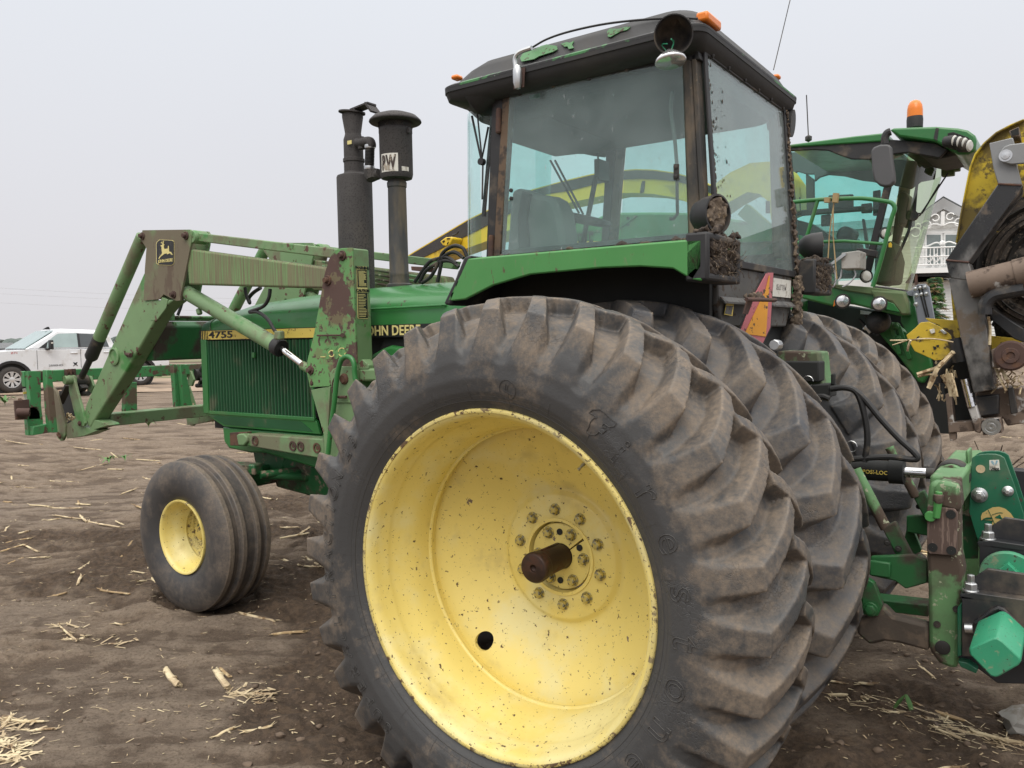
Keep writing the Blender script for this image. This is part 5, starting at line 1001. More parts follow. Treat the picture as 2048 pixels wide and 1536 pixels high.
for s in (-1, 1):
    T = lambda pts, y: mir(yy(pts, y), s); d = lambda t: (0, t if s == -1 else -t, 0)
    b = MB(); b.prism(T(D4((690,410),(730,450),(830,570),(1000,1170),(1000,1340),(945,1460),(905,1460),(850,1400),(750,640)), -.56), d(.02)); b.build('latch_arm', MT['knee_dirty_paint'], loader, bevel=.004)
    b = MB(); b.prism(T(D4((1055,320),(1100,275),(1140,290),(1200,540),(1290,860),(1355,1140),(1330,1200),(1215,1190),(1060,560)), -.57), d(.02)); b.build('tilt_link', MT['loader_green_paint'], loader, bevel=.004)
    b = MB(); b.prism(T(D4((1385,280),(1440,290),(1500,470),(1460,600),(1390,580)), -.43), d(.02)); b.build('tilt_link', MT['loader_green_paint'], loader, bevel=.004)
    b = MB(); b.prism(T(D4((1000,1180),(1180,1060),(1330,1200),(1440,1240),(1580,1270),(1330,1370),(1030,1420)), -.55), d(.10)); b.build('arm_tip', MT['loader_green_paint'], loader)
    b = MB(); b.lathe([(.030,-.02),(.036,0),(.036,.05),(.03,.06)], T(D4((1030,360)),-.60)[0], (0,1 if s==-1 else -1,0), 18, cap=True); b.tube([T(D4((1030,370)),-.6)[0],T(D4((1330,350)),-.42)[0]], .03, 12); b.build('link_boss', MT['loader_green_paint'], loader)
    b = MB()
    for p in ((905,1380),(880,1345),(1260,1145)): b.bolt(T(D4(p),-.575)[0], (0,s,0), .015, .01)
    b.build('pin_heads', MT['rusty_steel'], loader)
    b = MB(); b.tube(T(D4((1215,610),(1420,605)), -.50), .018, 8); b.beam(T(D4((1060,450)),-.52)[0], T(D4((905,780)),-.50)[0], .05,.02); b.beam(T(D4((1340,470)),-.5)[0], T(D4((1210,620)),-.52)[0], .06, .03); b.build('latch_linkage', MT['dark_steel'], loader)
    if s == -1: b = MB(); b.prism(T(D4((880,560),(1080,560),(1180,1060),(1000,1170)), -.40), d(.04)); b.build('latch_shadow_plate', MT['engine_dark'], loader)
    b = MB()
    for k in range(14): p = T(D4((random.uniform(1000,1190),random.uniform(1040,1110))), -.50)[0]; b.tube([p, p+V((random.uniform(-.06,.06),random.uniform(-.05,.05),random.uniform(-.02,.04)))], .006, 4)
    b.build('caught_straw', MT['dry_stalk'], loader)

# ================================================================== REAR IMPLEMENT AND QUICK HITCH
hitch = empty('quick_hitch', 'worn green quick hitch frame with brown bolted plate behind the tractor', 'hitch', (1.12,0,.4))
def hp(name, pts, y, t, mat=MT['hitch_green'], bev=.006, par=None): b = MB(); b.prism(yy(pts, y), (0,t,0)); return b.build(name, mat, par or hitch, bevel=bev)
hp('left_post', A6((722,400),(735,300),(905,300),(915,700),(935,800),(910,1010),(900,1360),(850,1355),(790,1330),(745,1270),(733,1240),(728,900),(720,730)), -.45, .085, bev=.014)
hp('bolt_plate', A6((722,440),(730,432),(880,448),(895,470),(893,700),(875,716),(740,706),(722,690)), -.464, .014, MT['hitch_brown_plate'], .003)
b = MB()
for p in ((858,480),(755,667),(861,685)): b.lathe([(.0155,0),(.0155,-.002),(1e-3,-.002)], onY(A6(p)[0],-.4645), (0,1,0), 16)
b.build('plate_holes', MT['engine_dark'], hitch)
hp('post_top', A6((760,330),(800,290),(905,310),(918,430),(905,470),(760,430)), -.46, .10, MT['hitch_green'], .012)
b = MB(); c = onY(A6((868,262))[0], -.08); b.lathe([(.062,-.045),(.062,.045)], c, (0,1,0), 32, cap=True); b.build('top_roller', MT['dark_steel'], hitch, bevel=.006)
b = MB(); c = onY(A6((862,265))[0], -.13); b.lathe([(.047,-.03),(.047,.02)], c, (0,1,0), 32, cap=True); b.lathe([(.026,-.036),(.030,-.030)], c, (0,1,0), 24, cap=True); b.lathe([(.012,-.042),(.014,-.036)], c, (0,1,0), 12, cap=True); b.build('top_hook_cheek', MT['hitch_green'], hitch, bevel=.003)
b = MB(); b.prism(yy(A6((795,290),(830,240),(900,300),(905,440),(780,420)), -.10), (0,.12,0)); b.prism(yy(A6((940,120),(962,112),(965,150),(960,300),(985,330),(985,430),(930,470),(925,340),(945,250)), -.02),(0,.10,0)); b.build('top_hook', MT['hitch_green'], hitch, bevel=.008)
b = MB(); b.tube([onY(p,-.475) for p in A6((790,350),(788,385),(775,500))], [.012,.014,.012], 10); b.lathe([(.018,-.01),(.018,.02)], onY(A6((742,490))[0],-.47), (0,1,0), 16, cap=True); b.build('latch_lever', MT['fender_green_paint'], hitch, bevel=.002)
b = MB(); b.lathe([(.011,-.02),(.016,-.01),(.016,.01),(.011,.012)], onY(A6((788,384))[0],-.478), (0,0,1), 12); b.build('lever_collar', MT['header_brown_steel'], hitch)
b = MB(); b.lathe([(.024,0),(.024,.006),(.020,.008),(1e-3,.008)], onY(A6((812,1236))[0], -.45), (0,-1,0), 24); b.lathe([(.012,0),(.012,-.004),(1e-3,-.004)], onY(A6((780,1104))[0],-.452), (0,1,0), 12); b.lathe([(.012,0),(.012,-.004),(1e-3,-.004)], onY(A6((890,1018))[0],-.452), (0,1,0), 12); b.build('post_bolt', MT['dark_steel'], hitch)
P1 = onY(A6((820,360))[0], -.40); b = MB(); b.beam(P1+V((0,.03,.0)), V((P1.x,.36,P1.z)), .10,.11); b.build('cross_head', MT['hitch_green'], hitch, bevel=.01)
b = MB(); b.prism([V((p.x,-p.y,p.z)) for p in yy(A6((722,400),(735,300),(905,300),(915,700),(935,800),(910,1010),(900,1360),(850,1355),(745,1270),(728,900),(720,730)), -.45)], (0,-.085,0)); b.build('right_post', MT['hitch_green'], hitch, bevel=.014)

tool = empty('mounted_toolbar', 'teal green mast plates with tan eagle on black clamped toolbars with mint end caps', 'implement', (1.35,0,.4))
TP = lambda name, pts, y, t, mat, bev=.002: hp(name, pts, y, t, mat, bev, tool)
mast = D8((790,232),(830,205),(900,185),(990,178),(1090,180),(1160,198),(1210,232),(1330,560),(1440,900),(1459,960),(1459,1300),(880,1300),(850,1240),(755,920),(775,560))
TP('mast_plate', mast, -.06, .012, MT['implement_teal']); o = hp('mast_plate', [(x+8,y-6) for x,y in mast], .05, .012, MT['implement_teal'], .002, tool)
hp('rear_plate', D8((640,950),(790,960),(880,1300),(870,1520),(640,1520)), .02, .01, MT['deep_green_paint'], .002, tool)
b = MB(); c = onY(D8((903,370))[0], -.061); b.lathe([(.0155,0),(.0155,-.0015),(1e-3,-.0015)], c, (0,1,0), 24); b.build('pin_hole', MT['dry_stalk'], tool)
for px, r in (((890,703),.022),((1253,652),.015)):
    c = onY(D8(px)[0], -.06); b = MB(); b.lathe([(r*1.3,0),(r*1.3,.005),(r*.9,.008)], c, (0,-1,0), 28); b.lathe([(r,.004),(r,.018),(r*.8,.021),(r*.62,.021),(r*.55,.030),(1e-3,.030)], c, (0,-1,0), 6); b.build('mast_bolt', MT['bright_zinc'], tool, bevel=.001)
TP('maker_sticker', D8((1015,258),(1140,252),(1152,380),(1018,386)), -.0615, .001, MT['white_decal'], 0)
mk('sticker_blue', (.16,.34,.45), .5)
b = MB()
for pts in (((1035,270),(1050,300),(1078,325),(1078,318),(1058,295),(1045,268)),((1050,268),(1062,290),(1080,312),(1080,303),(1068,285),(1060,266)),((1125,266),(1112,298),(1090,325),(1090,318),(1104,295),(1115,264)),((1112,264),(1104,288),(1090,312),(1090,303),(1098,285),(1104,262))): b.prism(yy(D8(*pts), -.0625), (0,.0006,0))
b.build('sticker_wings', MT['sticker_blue'], tool, flat=True)
pa, pb = onY(D8((1028,365))[0], -.063), onY(D8((1144,362))[0], -.063)
lettering('sticker_lettering', 'Unison', ((pa.x+pb.x)/2, -.0625, pa.z+.001), .020, MT['black_decal'], tool, width=(pb.x-pa.x)*.9, offset=.02)
b = MB()
b.prism(yy(D8((1000,890),(1060,862),(1140,855),(1220,880),(1290,940),(1330,1000),(1356,1075),(1345,1105),(1205,1100),(1130,1100),(1040,1145),(1050,1070),(1062,1030),(960,1022),(1045,1020),(1052,988),(1010,990),(960,1000),(925,1020),(912,1030),(908,980),(925,935)), -.0625), (0,.001,0)); b.build('eagle_emblem', MT['eagle_tan'], tool, flat=True)
b = MB()
for pts in (((1000,892),(1030,950),(1060,1020),(1090,1075),(1130,1090),(1180,1080),(1205,1040),(1150,985)),((1048,960),(1100,940),(1150,930),(1190,935)),((1090,985),(1120,1000),(1160,965))): b.tube(spline([onY(p,-.064) for p in D8(*pts)],3), .0011, 4)
b.prism(yy(D8((1090,985),(1150,955),(1170,990),(1205,1025),(1120,1002)), -.0636), (0,.0006,0)); b.prism(yy(D8((940,1006),(995,988),(985,1002),(950,1022)), -.0636), (0,.0006,0)); b.prism(yy(D8((968,935),(985,930),(980,940)), -.0636), (0,.0006,0))
b.build('eagle_lines', MT['implement_teal'], tool)
# two black clamps round diamond toolbars, the front one ending in a mint cap
def clampset(px, yf, front):
    f = lambda *p: yy(D7(*[(x+px[0],y+px[1]) for x,y in p]), yf)
    b = MB(); b.prism(f((715,570),(1560,690),(1560,1260),(735,1190),(735,620)), (0,.02,0)); b.build('clamp_plate', MT['implement_black'], tool, bevel=.002)
    b = MB(); b.prism(f((712,560),(845,540),(1560,640),(1560,700),(730,602)), (0,.20,0)); b.build('clamp_flange', MT['implement_black'], tool, bevel=.002)
    b = MB(); b.prism([p+V((0,.05,0)) for p in f((840,430),(985,335),(1560,420),(1560,640),(845,545))], (0,.02,0)); b.build('clamp_angle', MT['implement_black'], tool, bevel=.002)
    c = f((815,545))[0]+V((0,.03,0)); b = MB(); b.lathe([(.026,-.002),(.026,.004),(.02,.006)], c, (0,0,1), 24); b.lathe([(.021,.004),(.021,.026),(.017,.029),(.012,.029),(.0125,.03),(.0125,.055),(1e-3,.057)], c, (0,0,1), 6); b.build('clamp_bolt', MT['bright_zinc'], tool, bevel=.001)
    b = MB(); b.tube([f((770,900))[0]+V((0,-.004,0)), f((850,905))[0]+V((0,-.004,0))], .016, 12); b.build('clamp_tube', MT['bright_zinc'], tool)
    b = MB()
    for w in (0,): b.tube([p+V((0,-.006,0)) for p in f((880,850),(1060,715),(1110,695),(1150,705),(1400,960))], .0085, 8)
    b.build('clamp_weld', MT['implement_black'], tool)
clampset((0,0), -.52, True); clampset((180,-535), -.30, False)
def cap_outline(px, y, k=1): return yy(D7(*[(1090+(x-1090)*k+px[0], 1180+(y_-1180)*k+px[1]) for x, y_ in ((1060,985),(1105,985),(1160,1020),(1345,1195),(1345,1240),(1320,1275),(1120,1390),(1080,1400),(1030,1385),(815,1160),(808,1110),(830,1085))]), y)
b = MB(); a = cap_outline((0,0), -.80); bk = [V((p.x,p.y+.26,p.z)) for p in a]; c = sum(a, V((0,0,0)))/len(a); fr = [c+(p-c)*.955+V((0,-.012,0)) for p in a]
b.rings([bk, a, fr]); b.build('toolbar_cap', MT['implement_mint'], tool, bevel=.004)
b = MB(); c = sum(a, V((0,0,0)))/len(a); b.rings([[c+(p-c)*.9+V((0,.27,0)) for p in a],[c+(p-c)*.9+V((0,1.4,0)) for p in a]]); b.build('toolbar', MT['implement_mint'], tool, bevel=.004)
c = onY(D7((1215,385))[0], -.34); b = MB(); b.lathe([(.060,-.02),(.088,-.02),(.091,-.01),(.091,.01),(.088,.02),(.060,.03)], c, (0,1,0), 40, cap=True); b.lathe([(.062,-.06),(.062,-.02)], c, (0,1,0), 4, cap=True); b.tube([c, c+V((0,.5,0))], .05, 4); b.build('pressure_wheel', MT['implement_mint'], tool, ang=40)
b = MB(); b.prism(yy(D7((690,700),(735,640),(735,1180),(690,1200)), -.505), (0,.03,0)); b.prism(yy(D7((695,1240),(800,1260),(900,1330),(880,1370),(720,1300)), -.5), (0,.05,0)); b.build('toolbar_foot', MT['implement_teal'], tool, bevel=.003)
b = MB(); b.prism(yy(D7((690,1180),(1560,1260),(1560,1480),(1100,1470),(860,1290),(700,1215)), -.46), (0,.25,0)); b.build('lower_frame', MT['implement_black'], tool, bevel=.004)
b = MB(); b.box((1.50,.35,.92),(.55,.10,.10)); b.box((1.62,-.05,.60),(.7,.30,.30)); b.build('rear_frame', MT['implement_black'], tool, bevel=.004)
b = MB(); q = onY(D8((1400,560))[0],.3); b.box(q+V((.15,0,-.02)), (.36,.08,.16)); b.build('rear_beam', MT['implement_black'], tool, bevel=.004)
# ================================================================== FORAGE HARVESTER BEHIND THE TRACTOR
YH = 5.0
harv = empty('forage_harvester', 'bright green forage harvester with glass cab, orange beacon and arched yellow spout', 'harvester', (0,YH+.9,0))
def hv(name, pts, y, t, mat, bev=.01, par=None, **kw): b = MB(); b.prism(yy(pts, y), (0,t,0)); return b.build(name, mat, par or harv, bevel=bev, **kw)
W = 1.75
# roof: slab with a deep lamp visor
rp = yy(A4((95,362),(640,291),(905,262)), YH); b = MB(); b.prism([rp[0],rp[1],rp[2]]+yy(A4((930,330),(95,384)), YH), (0,W,0)); b.build('roof', MT['harvester_green'], harv, bevel=.02)
vp = yy(A4((925,240),(960,225),(1300,213),(1480,226),(1560,243),(1618,285),(1630,330),(1622,410),(1560,440),(1480,440),(1400,392),(1290,335),(1000,295)), YH-.06)
b = MB(); b.prism(vp, (0,1.05,0)); b.build('roof_visor', MT['harvester_green'], harv, bevel=.03, seg=3)
b = MB(); q = yy(A4((1395,268),(1440,258),(1560,300),(1590,330),(1585,395),(1540,415),(1480,385),(1400,330)), YH-.075); b.prism(q, (0,.05,0)); b.build('lamp_recess', MT['engine_dark'], harv, bevel=.004)
for p, k in (((1452,332),0),((1492,342),1),((1535,352),2),((1572,370),3)):
    c = onY(A4(p)[0], YH-.12); d = V((.9,-.42,-.12)).normalized(); b = MB(); b.lathe([(.05,-.09),(.055,-.02),(.056,0)], c, d, 20); b.build('roof_lamp', MT['black_plastic'], harv)
    b = MB(); b.lathe([(.052,.001),(.04,.012),(1e-3,.016)], c, d, 20); b.build('lamp_glass', MT['clear_lens'], harv)
for p in ((1305,300),): hv('visor_stripe', A4((1300,225),(1325,228),(1310,330),(1282,310)), YH-.065, .01, MT['black_plastic'], 0)
hv('roof_gutter', A4((98,384),(930,318),(1290,345),(1400,400),(1330,470),(1080,425),(930,440),(760,482),(620,480),(520,446),(430,410),(330,402),(110,412)), YH+.02, .05, MT['black_plastic'], .01)
b = MB(); q = yy(A4((930,320),(1300,345),(1420,400),(1480,440),(1400,462),(1310,478),(1080,425)), YH+.1); b.prism(q, (0,.7,0)); b.build('visor_underside', MT['black_plastic'], harv, bevel=.01)
for k in range(4):
    c = onY(A4((1400+45*k, 585-38*k))[0], YH+1.0); b = MB(); b.box(c, (.12,.1,.08)); b.build('far_lamp', MT['harvester_dusty_green'], harv, bevel=.01)
# rotating beacon
bc = onY(A4((1130,208))[0], YH+.25); b = MB(); b.lathe([(.072,-.02),(.074,.055),(.070,.09)], bc, (0,0,1), 32, cap=True); b.build('beacon_base', MT['black_plastic'], harv, ang=50)
b = MB(); b.lathe([(.071,.085),(.070,.15),(.063,.195),(.045,.23),(.018,.244),(1e-3,.245)], bc, (0,0,1), 32); b.build('beacon_lens', MT['orange_lens'], harv, ang=70)
# glass house
hv('side_glass', A4((118,415),(330,404),(430,412),(520,448),(620,482),(760,484),(905,690),(715,1450),(150,1490)), YH+.02, .012, MT['harvester_glass'], 0)
hv('front_pillar', A4((925,480),(960,480),(940,690),(760,1440),(700,1440),(880,690)), YH+.005, .05, MT['black_plastic'], .008)
pt, pb = onY(A4((1080,425))[0], YH+.02), onY(A4((800,1500))[0], YH+.02); ft, fb = onY(A4((1318,490))[0], YH+W/2), onY(A4((1035,1530))[0], YH+W/2)
rg = []
for k in range(21):
    t = math.pi*k/20; y = YH+.02+(W-.04)*(1-math.cos(t))/2; s = math.sin(t)**.6
    rg.append([V((pt.x+(ft.x-pt.x)*s, y, pt.z+(ft.z-pt.z)*s)), V((pb.x+(fb.x-pb.x)*s, y, pb.z+(fb.z-pb.z)*s))])
b = MB(); b.rings(rg, False, False, closed=False); b.build('windscreen', MT['harvester_windscreen'], harv, ang=80)
hv('cab_quarter_glass', A4((960,480),(1080,425),(800,1500),(750,1450),(935,700)), YH+.02, .012, MT['harvester_glass'], 0)
hv('far_glass', A4((140,430),(760,500),(900,700),(700,1430),(150,1470)), YH+W, .012, MT['harvester_glass'], 0)
# what is inside: rear posts, arm rest, screens, seat, far rail
hv('rear_post', A4((95,410),(125,412),(165,900),(215,1500),(150,1500),(110,900)), YH+.02, .06, MT['black_plastic'], .01)
hv('far_post', A4((248,590),(315,640),(318,880),(250,900)), YH+W-.08, .05, MT['cab_trim'], .01); hv('headliner', A4((120,420),(900,420),(1060,470),(1060,560),(900,690),(790,660),(700,650),(560,615),(430,604),(360,625),(320,660),(318,600),(255,600),(180,578),(140,610)), YH+W-.1, .05, MT['headliner'], .01)
hv('operator_seat', A4((480,1130),(500,1040),(560,1010),(630,1040),(600,1130)), YH+.9, .4, MT['cab_trim'], .05); hv('seat_base', A4((300,1120),(620,1120),(640,1420),(300,1430)), YH+.7, .6, MT['cab_trim'], .03)
hv('instrument_bar', A4((205,890),(780,850),(790,890),(205,935)), YH+1.1, .06, MT['cab_trim'], .01)
for p in ((430,770,630,870),(790,735,850,930),(695,840,780,910),(150,790,200,930),(370,930,445,1015)):
    hv('monitor', A4((p[0],p[1]),(p[2],p[1]-10),(p[2],p[3]),(p[0],p[3]+5)), YH+1.05, .05, MT['black_plastic'] if p[0] != 430 else MT['cab_trim'], .01)
hv('side_console', A4((150,960),(300,1000),(480,1120),(620,1200),(560,1400),(170,1420)), YH+1.2, .2, MT['cab_trim'], .02)
hv('steering_column', A4((700,960),(720,960),(760,1200),(730,1200)), YH+.9, .06, MT['black_plastic'], .01)
hv('far_front_pillar', A4((1020,540),(1075,470),(1115,480),(1065,900),(965,1300),(925,1290)), YH+W-.12, .08, MT['black_plastic'], .01); hv('dash_cowl', A4((805,1180),(940,1130),(985,1290),(960,1480),(800,1495)), YH+.35, .5, MT['cab_trim'], .03); hv('passenger_seat', A4((985,760),(1020,735),(1065,745),(1085,800),(1085,1000),(990,1010)), YH+.9, .4, MT['cab_trim'], .03); hv('sun_visor', A4((960,480),(1310,500),(1290,640),(1180,660),(1100,720),(960,690)), YH+.9, .04, MT['headliner'], .01)
# mirror on its arm
b = MB(); mp = A4((775,405),(800,378),(850,358),(915,356),(938,375),(948,480),(965,600),(965,660),(930,695),(885,700),(840,688),(800,650),(782,560)); b.prism(yy(mp, YH-.42), (0,.10,0)); b.build('door_mirror', MT['mirror_grey'], harv, bevel=.03, seg=3)
b = MB(); b.tube(spline(yy(A4((890,360),(888,310),(905,270),(935,255)), YH-.35),4), .035, 10); b.build('mirror_arm', MT['black_plastic'], harv)
# wiper
b = MB(); o = YH+.45
b.tube(yy(A4((1175,545),(1130,780),(1115,930)), o-.1), .014, 6); b.tube(yy(A4((1155,640),(1140,790),(1130,930)), o-.1), .010, 6); b.tube(spline(yy(A4((1105,930),(1080,1060),(1020,1200),(975,1290)), o-.1),3), .016, 6); b.tube(yy(A4((1130,920),(1190,915),(1330,680)), o-.1), .009, 5); b.tube(yy(A4((1130,945),(1170,935),(1400,590)), o-.1), .008, 5); b.lathe([(.05,-.03),(.05,.03)], onY(A4((1115,935))[0], o-.1), (0,1,0), 14, cap=True); b.build('wiper_arm', MT['black_plastic'], harv)
# handrails
b = MB(); yr = YH-.5
b.tube(spline(yy(A4((95,830),(360,805),(640,795),(740,798),(900,820),(950,838),(968,880),(945,950),(910,1080),(860,1280),(790,1510)), yr),3), .020, 10); b.tube(yy(A4((345,812),(210,1260)), yr), .018, 10); b.tube(yy(A4((100,1155),(560,1140),(800,1158),(890,1165)), yr), .015, 10); b.build('handrail', MT['harvester_green'], harv)
b = MB(); b.tube(yy(A4((490,760),(465,900),(440,1080),(425,1340)), yr-.03), .006, 5); b.tube(yy(A4((480,760),(470,900),(470,1100),(500,1450)), yr-.03), .006, 5); b.tube(yy(A4((420,830),(425,790)), yr-.03), .03, 8); b.tube(yy(A4((485,830),(495,755)), yr-.03), .03, 8); b.build('rail_cable', MT['dry_leaf'], harv)
hv('control_box', A4((535,1235),(680,1215),(695,1225),(690,1362),(535,1368)), yr+.05, .25, MT['cloth_grey_box'], .012); hv('box_strap', A4((425,1335),(550,1240),(575,1235),(570,1255),(430,1355)), yr+.02, .02, MT['bright_zinc'], 0)
b = MB()
for pts in (((540,1370),(530,1430),(510,1460)),((640,1370),(650,1420),(600,1480),(545,1510)),((470,1340),(490,1420),(480,1500),(430,1520))): b.tube(spline(yy(A4(*pts), yr+.1),4), .008, 5)
b.build('box_cable', MT['wire_grey'], harv)
for p, r in (((885,1080),.055),((735,1425),.065)):
    c = onY(A4(p)[0], YH-.2); d = V((.7,-.7,0)).normalized(); b = MB(); b.lathe([(1e-3,-r*.8),(r*.5,-r*.7),(r*.85,-r*.3),(r,0),(r*.95,.02)], c, d, 24); b.build('work_light', MT['black_plastic'], harv, ang=60); b = MB(); b.lathe([(r*.93,.0),(r*.7,.02),(1e-3,.03)], c, d, 24); b.build('light_glass', MT['clear_lens'], harv)
hv('yellow_tag', A4((918,1160),(935,1150),(945,1165),(943,1192),(918,1190)), YH-.05, .01, MT['harvester_yellow'], 0)
hv('bracket', A4((650,1200),(700,1196),(820,1215),(815,1275),(690,1250)), YH-.15, .1, MT['black_plastic'], .01)
# front platform below the cab with its two lamps
hv('front_apron', A5((440,40),(520,60),(780,70),(1050,95),(1080,180),(1085,290),(1000,290),(760,230),(640,200),(560,190),(470,215),(215,150),(200,120),(210,-40),(440,-60)), YH-.15, .3, MT['harvester_green'], .02)
hv('apron_top', A5((440,30),(800,60),(1040,90),(1060,130),(820,125),(560,85),(470,60)), YH-.18, .3, MT['harvester_dusty_green'], .01)
hv('apron_corner', A5((770,80),(1045,95),(1075,180),(1085,280),(1020,285),(940,180),(800,150)), YH-.20, .1, MT['harvester_dusty_green'], .02)
hv('apron_recess', A5((900,170),(960,190),(1010,260),(900,240)), YH-.215, .02, MT['harvester_green'], .004)
hv('windscreen_base', A4((790,1500),(1035,1530),(1030,1555),(790,1525)), YH-.1, .5, MT['muffler_paint'], .01)
for p in ((547,172),(843,192)):
    c = onY(A5(p)[0], YH-.20); b = MB(); b.lathe([(.075,-.02),(.075,.015),(.06,.02)], c, (.2,-1,0), 24, cap=False); b.build('lamp_rim', MT['dark_steel'], harv); b = MB(); b.lathe([(.066,.012),(.05,.025),(1e-3,.03)], c, (.2,-1,0), 24); b.build('lamp_glass', MT['lamp_reflector'], harv)
hv('side_reflector', A5((478,165),(490,160),(492,200),(470,215)), YH-.17, .01, MT['orange_lens'], 0)
hv('underbody', A5((180,150),(1080,290),(1100,480),(1150,800),(800,800),(100,400)), YH+.4, .8, MT['engine_dark'], .01)
hv('feeder_housing', A5((830,420),(870,350),(960,340),(1010,380),(1080,420),(1250,600),(1270,700),(1200,840),(1150,820),(1000,620)), YH+.3, .6, MT['harvester_green'], .02)
b = MB(); 
for x0, y0, x1, y1 in ((935,345,1010,600),(1005,380,1090,640),(870,370,940,350)): b.beam(onY(A5((x0,y0))[0],YH+.29), onY(A5((x1,y1))[0],YH+.29), .04,.04)
for p in ((900,385),(980,375),(1000,470)): b.bolt(onY(A5(p)[0], YH+.29), (0,-1,0), .03,.03)
b.build('housing_ribs', MT['harvester_green'], harv, bevel=.005)
b = MB(); c = onY(A5((835,338))[0], YH+.1); b.blob(c, .12, 2, 0); b.build('accumulator', MT['black_plastic'], harv, ang=180)
hv('hose_bracket', A5((690,245),(800,262),(860,270),(850,285),(690,275)), YH+.2, .03, MT['bright_zinc'], 0)
b = MB()
for k in range(9):
    p = (700+random.uniform(-20,120), 260+random.uniform(0,60)); b.tube(spline(yy(A5(p,(p[0]+40,p[1]+50),(p[0]+20,p[1]+130)), YH+.25),4), .018, 6)
b.build('hose_bundle', MT['black_rubber_hose'], harv)
b = MB(); b.tube(yy(A5((735,370),(780,420)), YH+.15), .03, 8); b.tube(yy(A5((720,400),(760,360)), YH+.15), .02, 8); b.build('hose_coupling', MT['bright_zinc'], harv)
hv('side_door', A5((1050,120),(1110,110),(1160,350),(1060,360)), YH+.5, .05, MT['harvester_green'], .01)
# long body behind the cab, seen through the tractor's glass
bt = yy([(985,520),(1120,448),(1190,437),(1216,425),(1300,424),(1370,425),(1480,440),(1600,470)], YH+.1); z0 = .9
b = MB(); b.prism(bt+[V((bt[-1].x,bt[0].y,z0)), V((bt[0].x,bt[0].y,z0))], (0,1.7,0)); b.build('body', MT['harvester_green'], harv, bevel=.03)
hv('body_stripe', C5((560,1290),(1700,1290),(1700,1345),(560,1345)), YH+.09, .02, MT['harvester_yellow'], 0)
pa, pb = onY(C5((735,1318))[0], YH+.08), onY(C5((965,1318))[0], YH+.08)
lettering('body_lettering', 'DEERE', ((pa.x+pb.x)/2, YH+.08, pa.z), .30, MT['black_decal'], harv, width=(pb.x-pa.x))
hv('body_crease', C5((720,1220),(1150,1180),(1320,1070),(1340,1075),(1170,1200),(720,1235)), YH+.085, .02, MT['deep_green_paint'], 0)
b = MB(); b.beam(onY(C3((580,270))[0],YH+.05), onY(C3((860,520))[0],YH+.05), .14,.14); b.beam(onY(C3((480,500))[0],YH+.05), onY(C3((1000,470))[0],YH+.05), .18,.18); b.build('body_braces', MT['harvester_green'], harv)
# discharge spout
YS = YH+.9
top = [(800,522),(820,508),(937,438),(1056,381),(1124,362),(1183,348),(1220,342),(1272,338),(1307,339),(1349,345),(1390,356),(1425,372)]
mid = [(835,521),(850,513),(960,458),(1093,388),(1140,381),(1183,370),(1220,361),(1272,357),(1307,358),(1349,362),(1390,372),(1425,388)]
bot = [(845,530),(858,524),(985,478),(1112,411),(1150,403),(1183,396),(1232,386),(1272,386),(1307,388),(1349,395),(1390,410),(1425,428)]
def band(name, up, lo, y, t, mat):
    u, l = yy(up, y), yy(lo, y); b = MB(); rg = [[p, q, q+V((0,t,0)), p+V((0,t,0))] for p, q in zip(u, l)]; b.rings(rg); return b.build(name, mat, harv, ang=40)
band('spout_side', top, bot, YS, .42, MT['harvester_yellow'])
band('spout_flap', [(x,y+2.2) for x,y in top], mid, YS-.012, .44, MT['muffler_paint'])
hv('spout_clamp', C5((1365,880),(1375,800),(1385,775),(1405,775),(1395,870)), YS-.02, .46, MT['dark_steel'], 0)
hv('spout_camera', D2((1275,365),(1370,295),(1480,285),(1495,320),(1440,430),(1370,450),(1320,430)), YS-.25, .24, MT['harvester_yellow'], .015); hv('camera_slot', D2((1390,310),(1440,305),(1450,318),(1400,330)), YS-.262, .01, MT['engine_dark'], 0); hv('camera_slot', D2((1315,365),(1345,345),(1360,352),(1330,390)), YS-.262, .01, MT['engine_dark'], 0); hv('camera_slot', D2((1395,410),(1415,370),(1425,370),(1405,415)), YS-.262, .01, MT['engine_dark'], 0)
b = MB(); b.rings([[p,q,q+V((0,.45,0)),p+V((0,.45,0))] for p, q in zip(yy([(1425,372),(1460,345),(1500,326),(1540,323),(1572,335),(1590,360),(1592,420)], YS), yy([(1425,428),(1462,402),(1495,384),(1520,388),(1535,402),(1540,420),(1542,440)], YS))]); b.build('spout_turret', MT['harvester_yellow'], harv, ang=40)
b = MB(); b.tube(spline(yy(D2((1500,260),(1560,240),(1600,190)), YS-.1),3), .012, 6); b.build('camera_cable', MT['black_rubber_hose'], harv)
hv('spout_guard', D2((780,790),(1000,800),(960,880),(790,860)), YS, .3, MT['rusty_steel'], .01)
# wheels and chassis of the harvester
for x in (-2.6,):
    b = MB(); b.lathe([(.5,-.3),(.85,-.34),(.98,-.2),(.98,.2),(.85,.34),(.5,.3)], (x,YH+.3,.92), (0,1,0), 40, cap=True); b.build('drive_wheel', MT['worn_tyre_rubber'], harv)
b = MB(); b.box((-2.0,YH+.9,1.0),(5.0,1.0,.9)); b.lathe([(.3,-.2),(.6,-.22),(.66,0),(.6,.22),(.3,.2)], (-4.0,YH+.4,.62), (0,1,0), 28, cap=True); b.build('chassis', MT['engine_dark'], harv)
b = MB(); b.tube([onY((1617,275),YH+.3), onY((1613,190),YH+.3)], .006, 5); b.blob(onY((1617,277),YH+.3), .04, 1, 0); b.build('roof_aerial', MT['dark_steel'], harv)

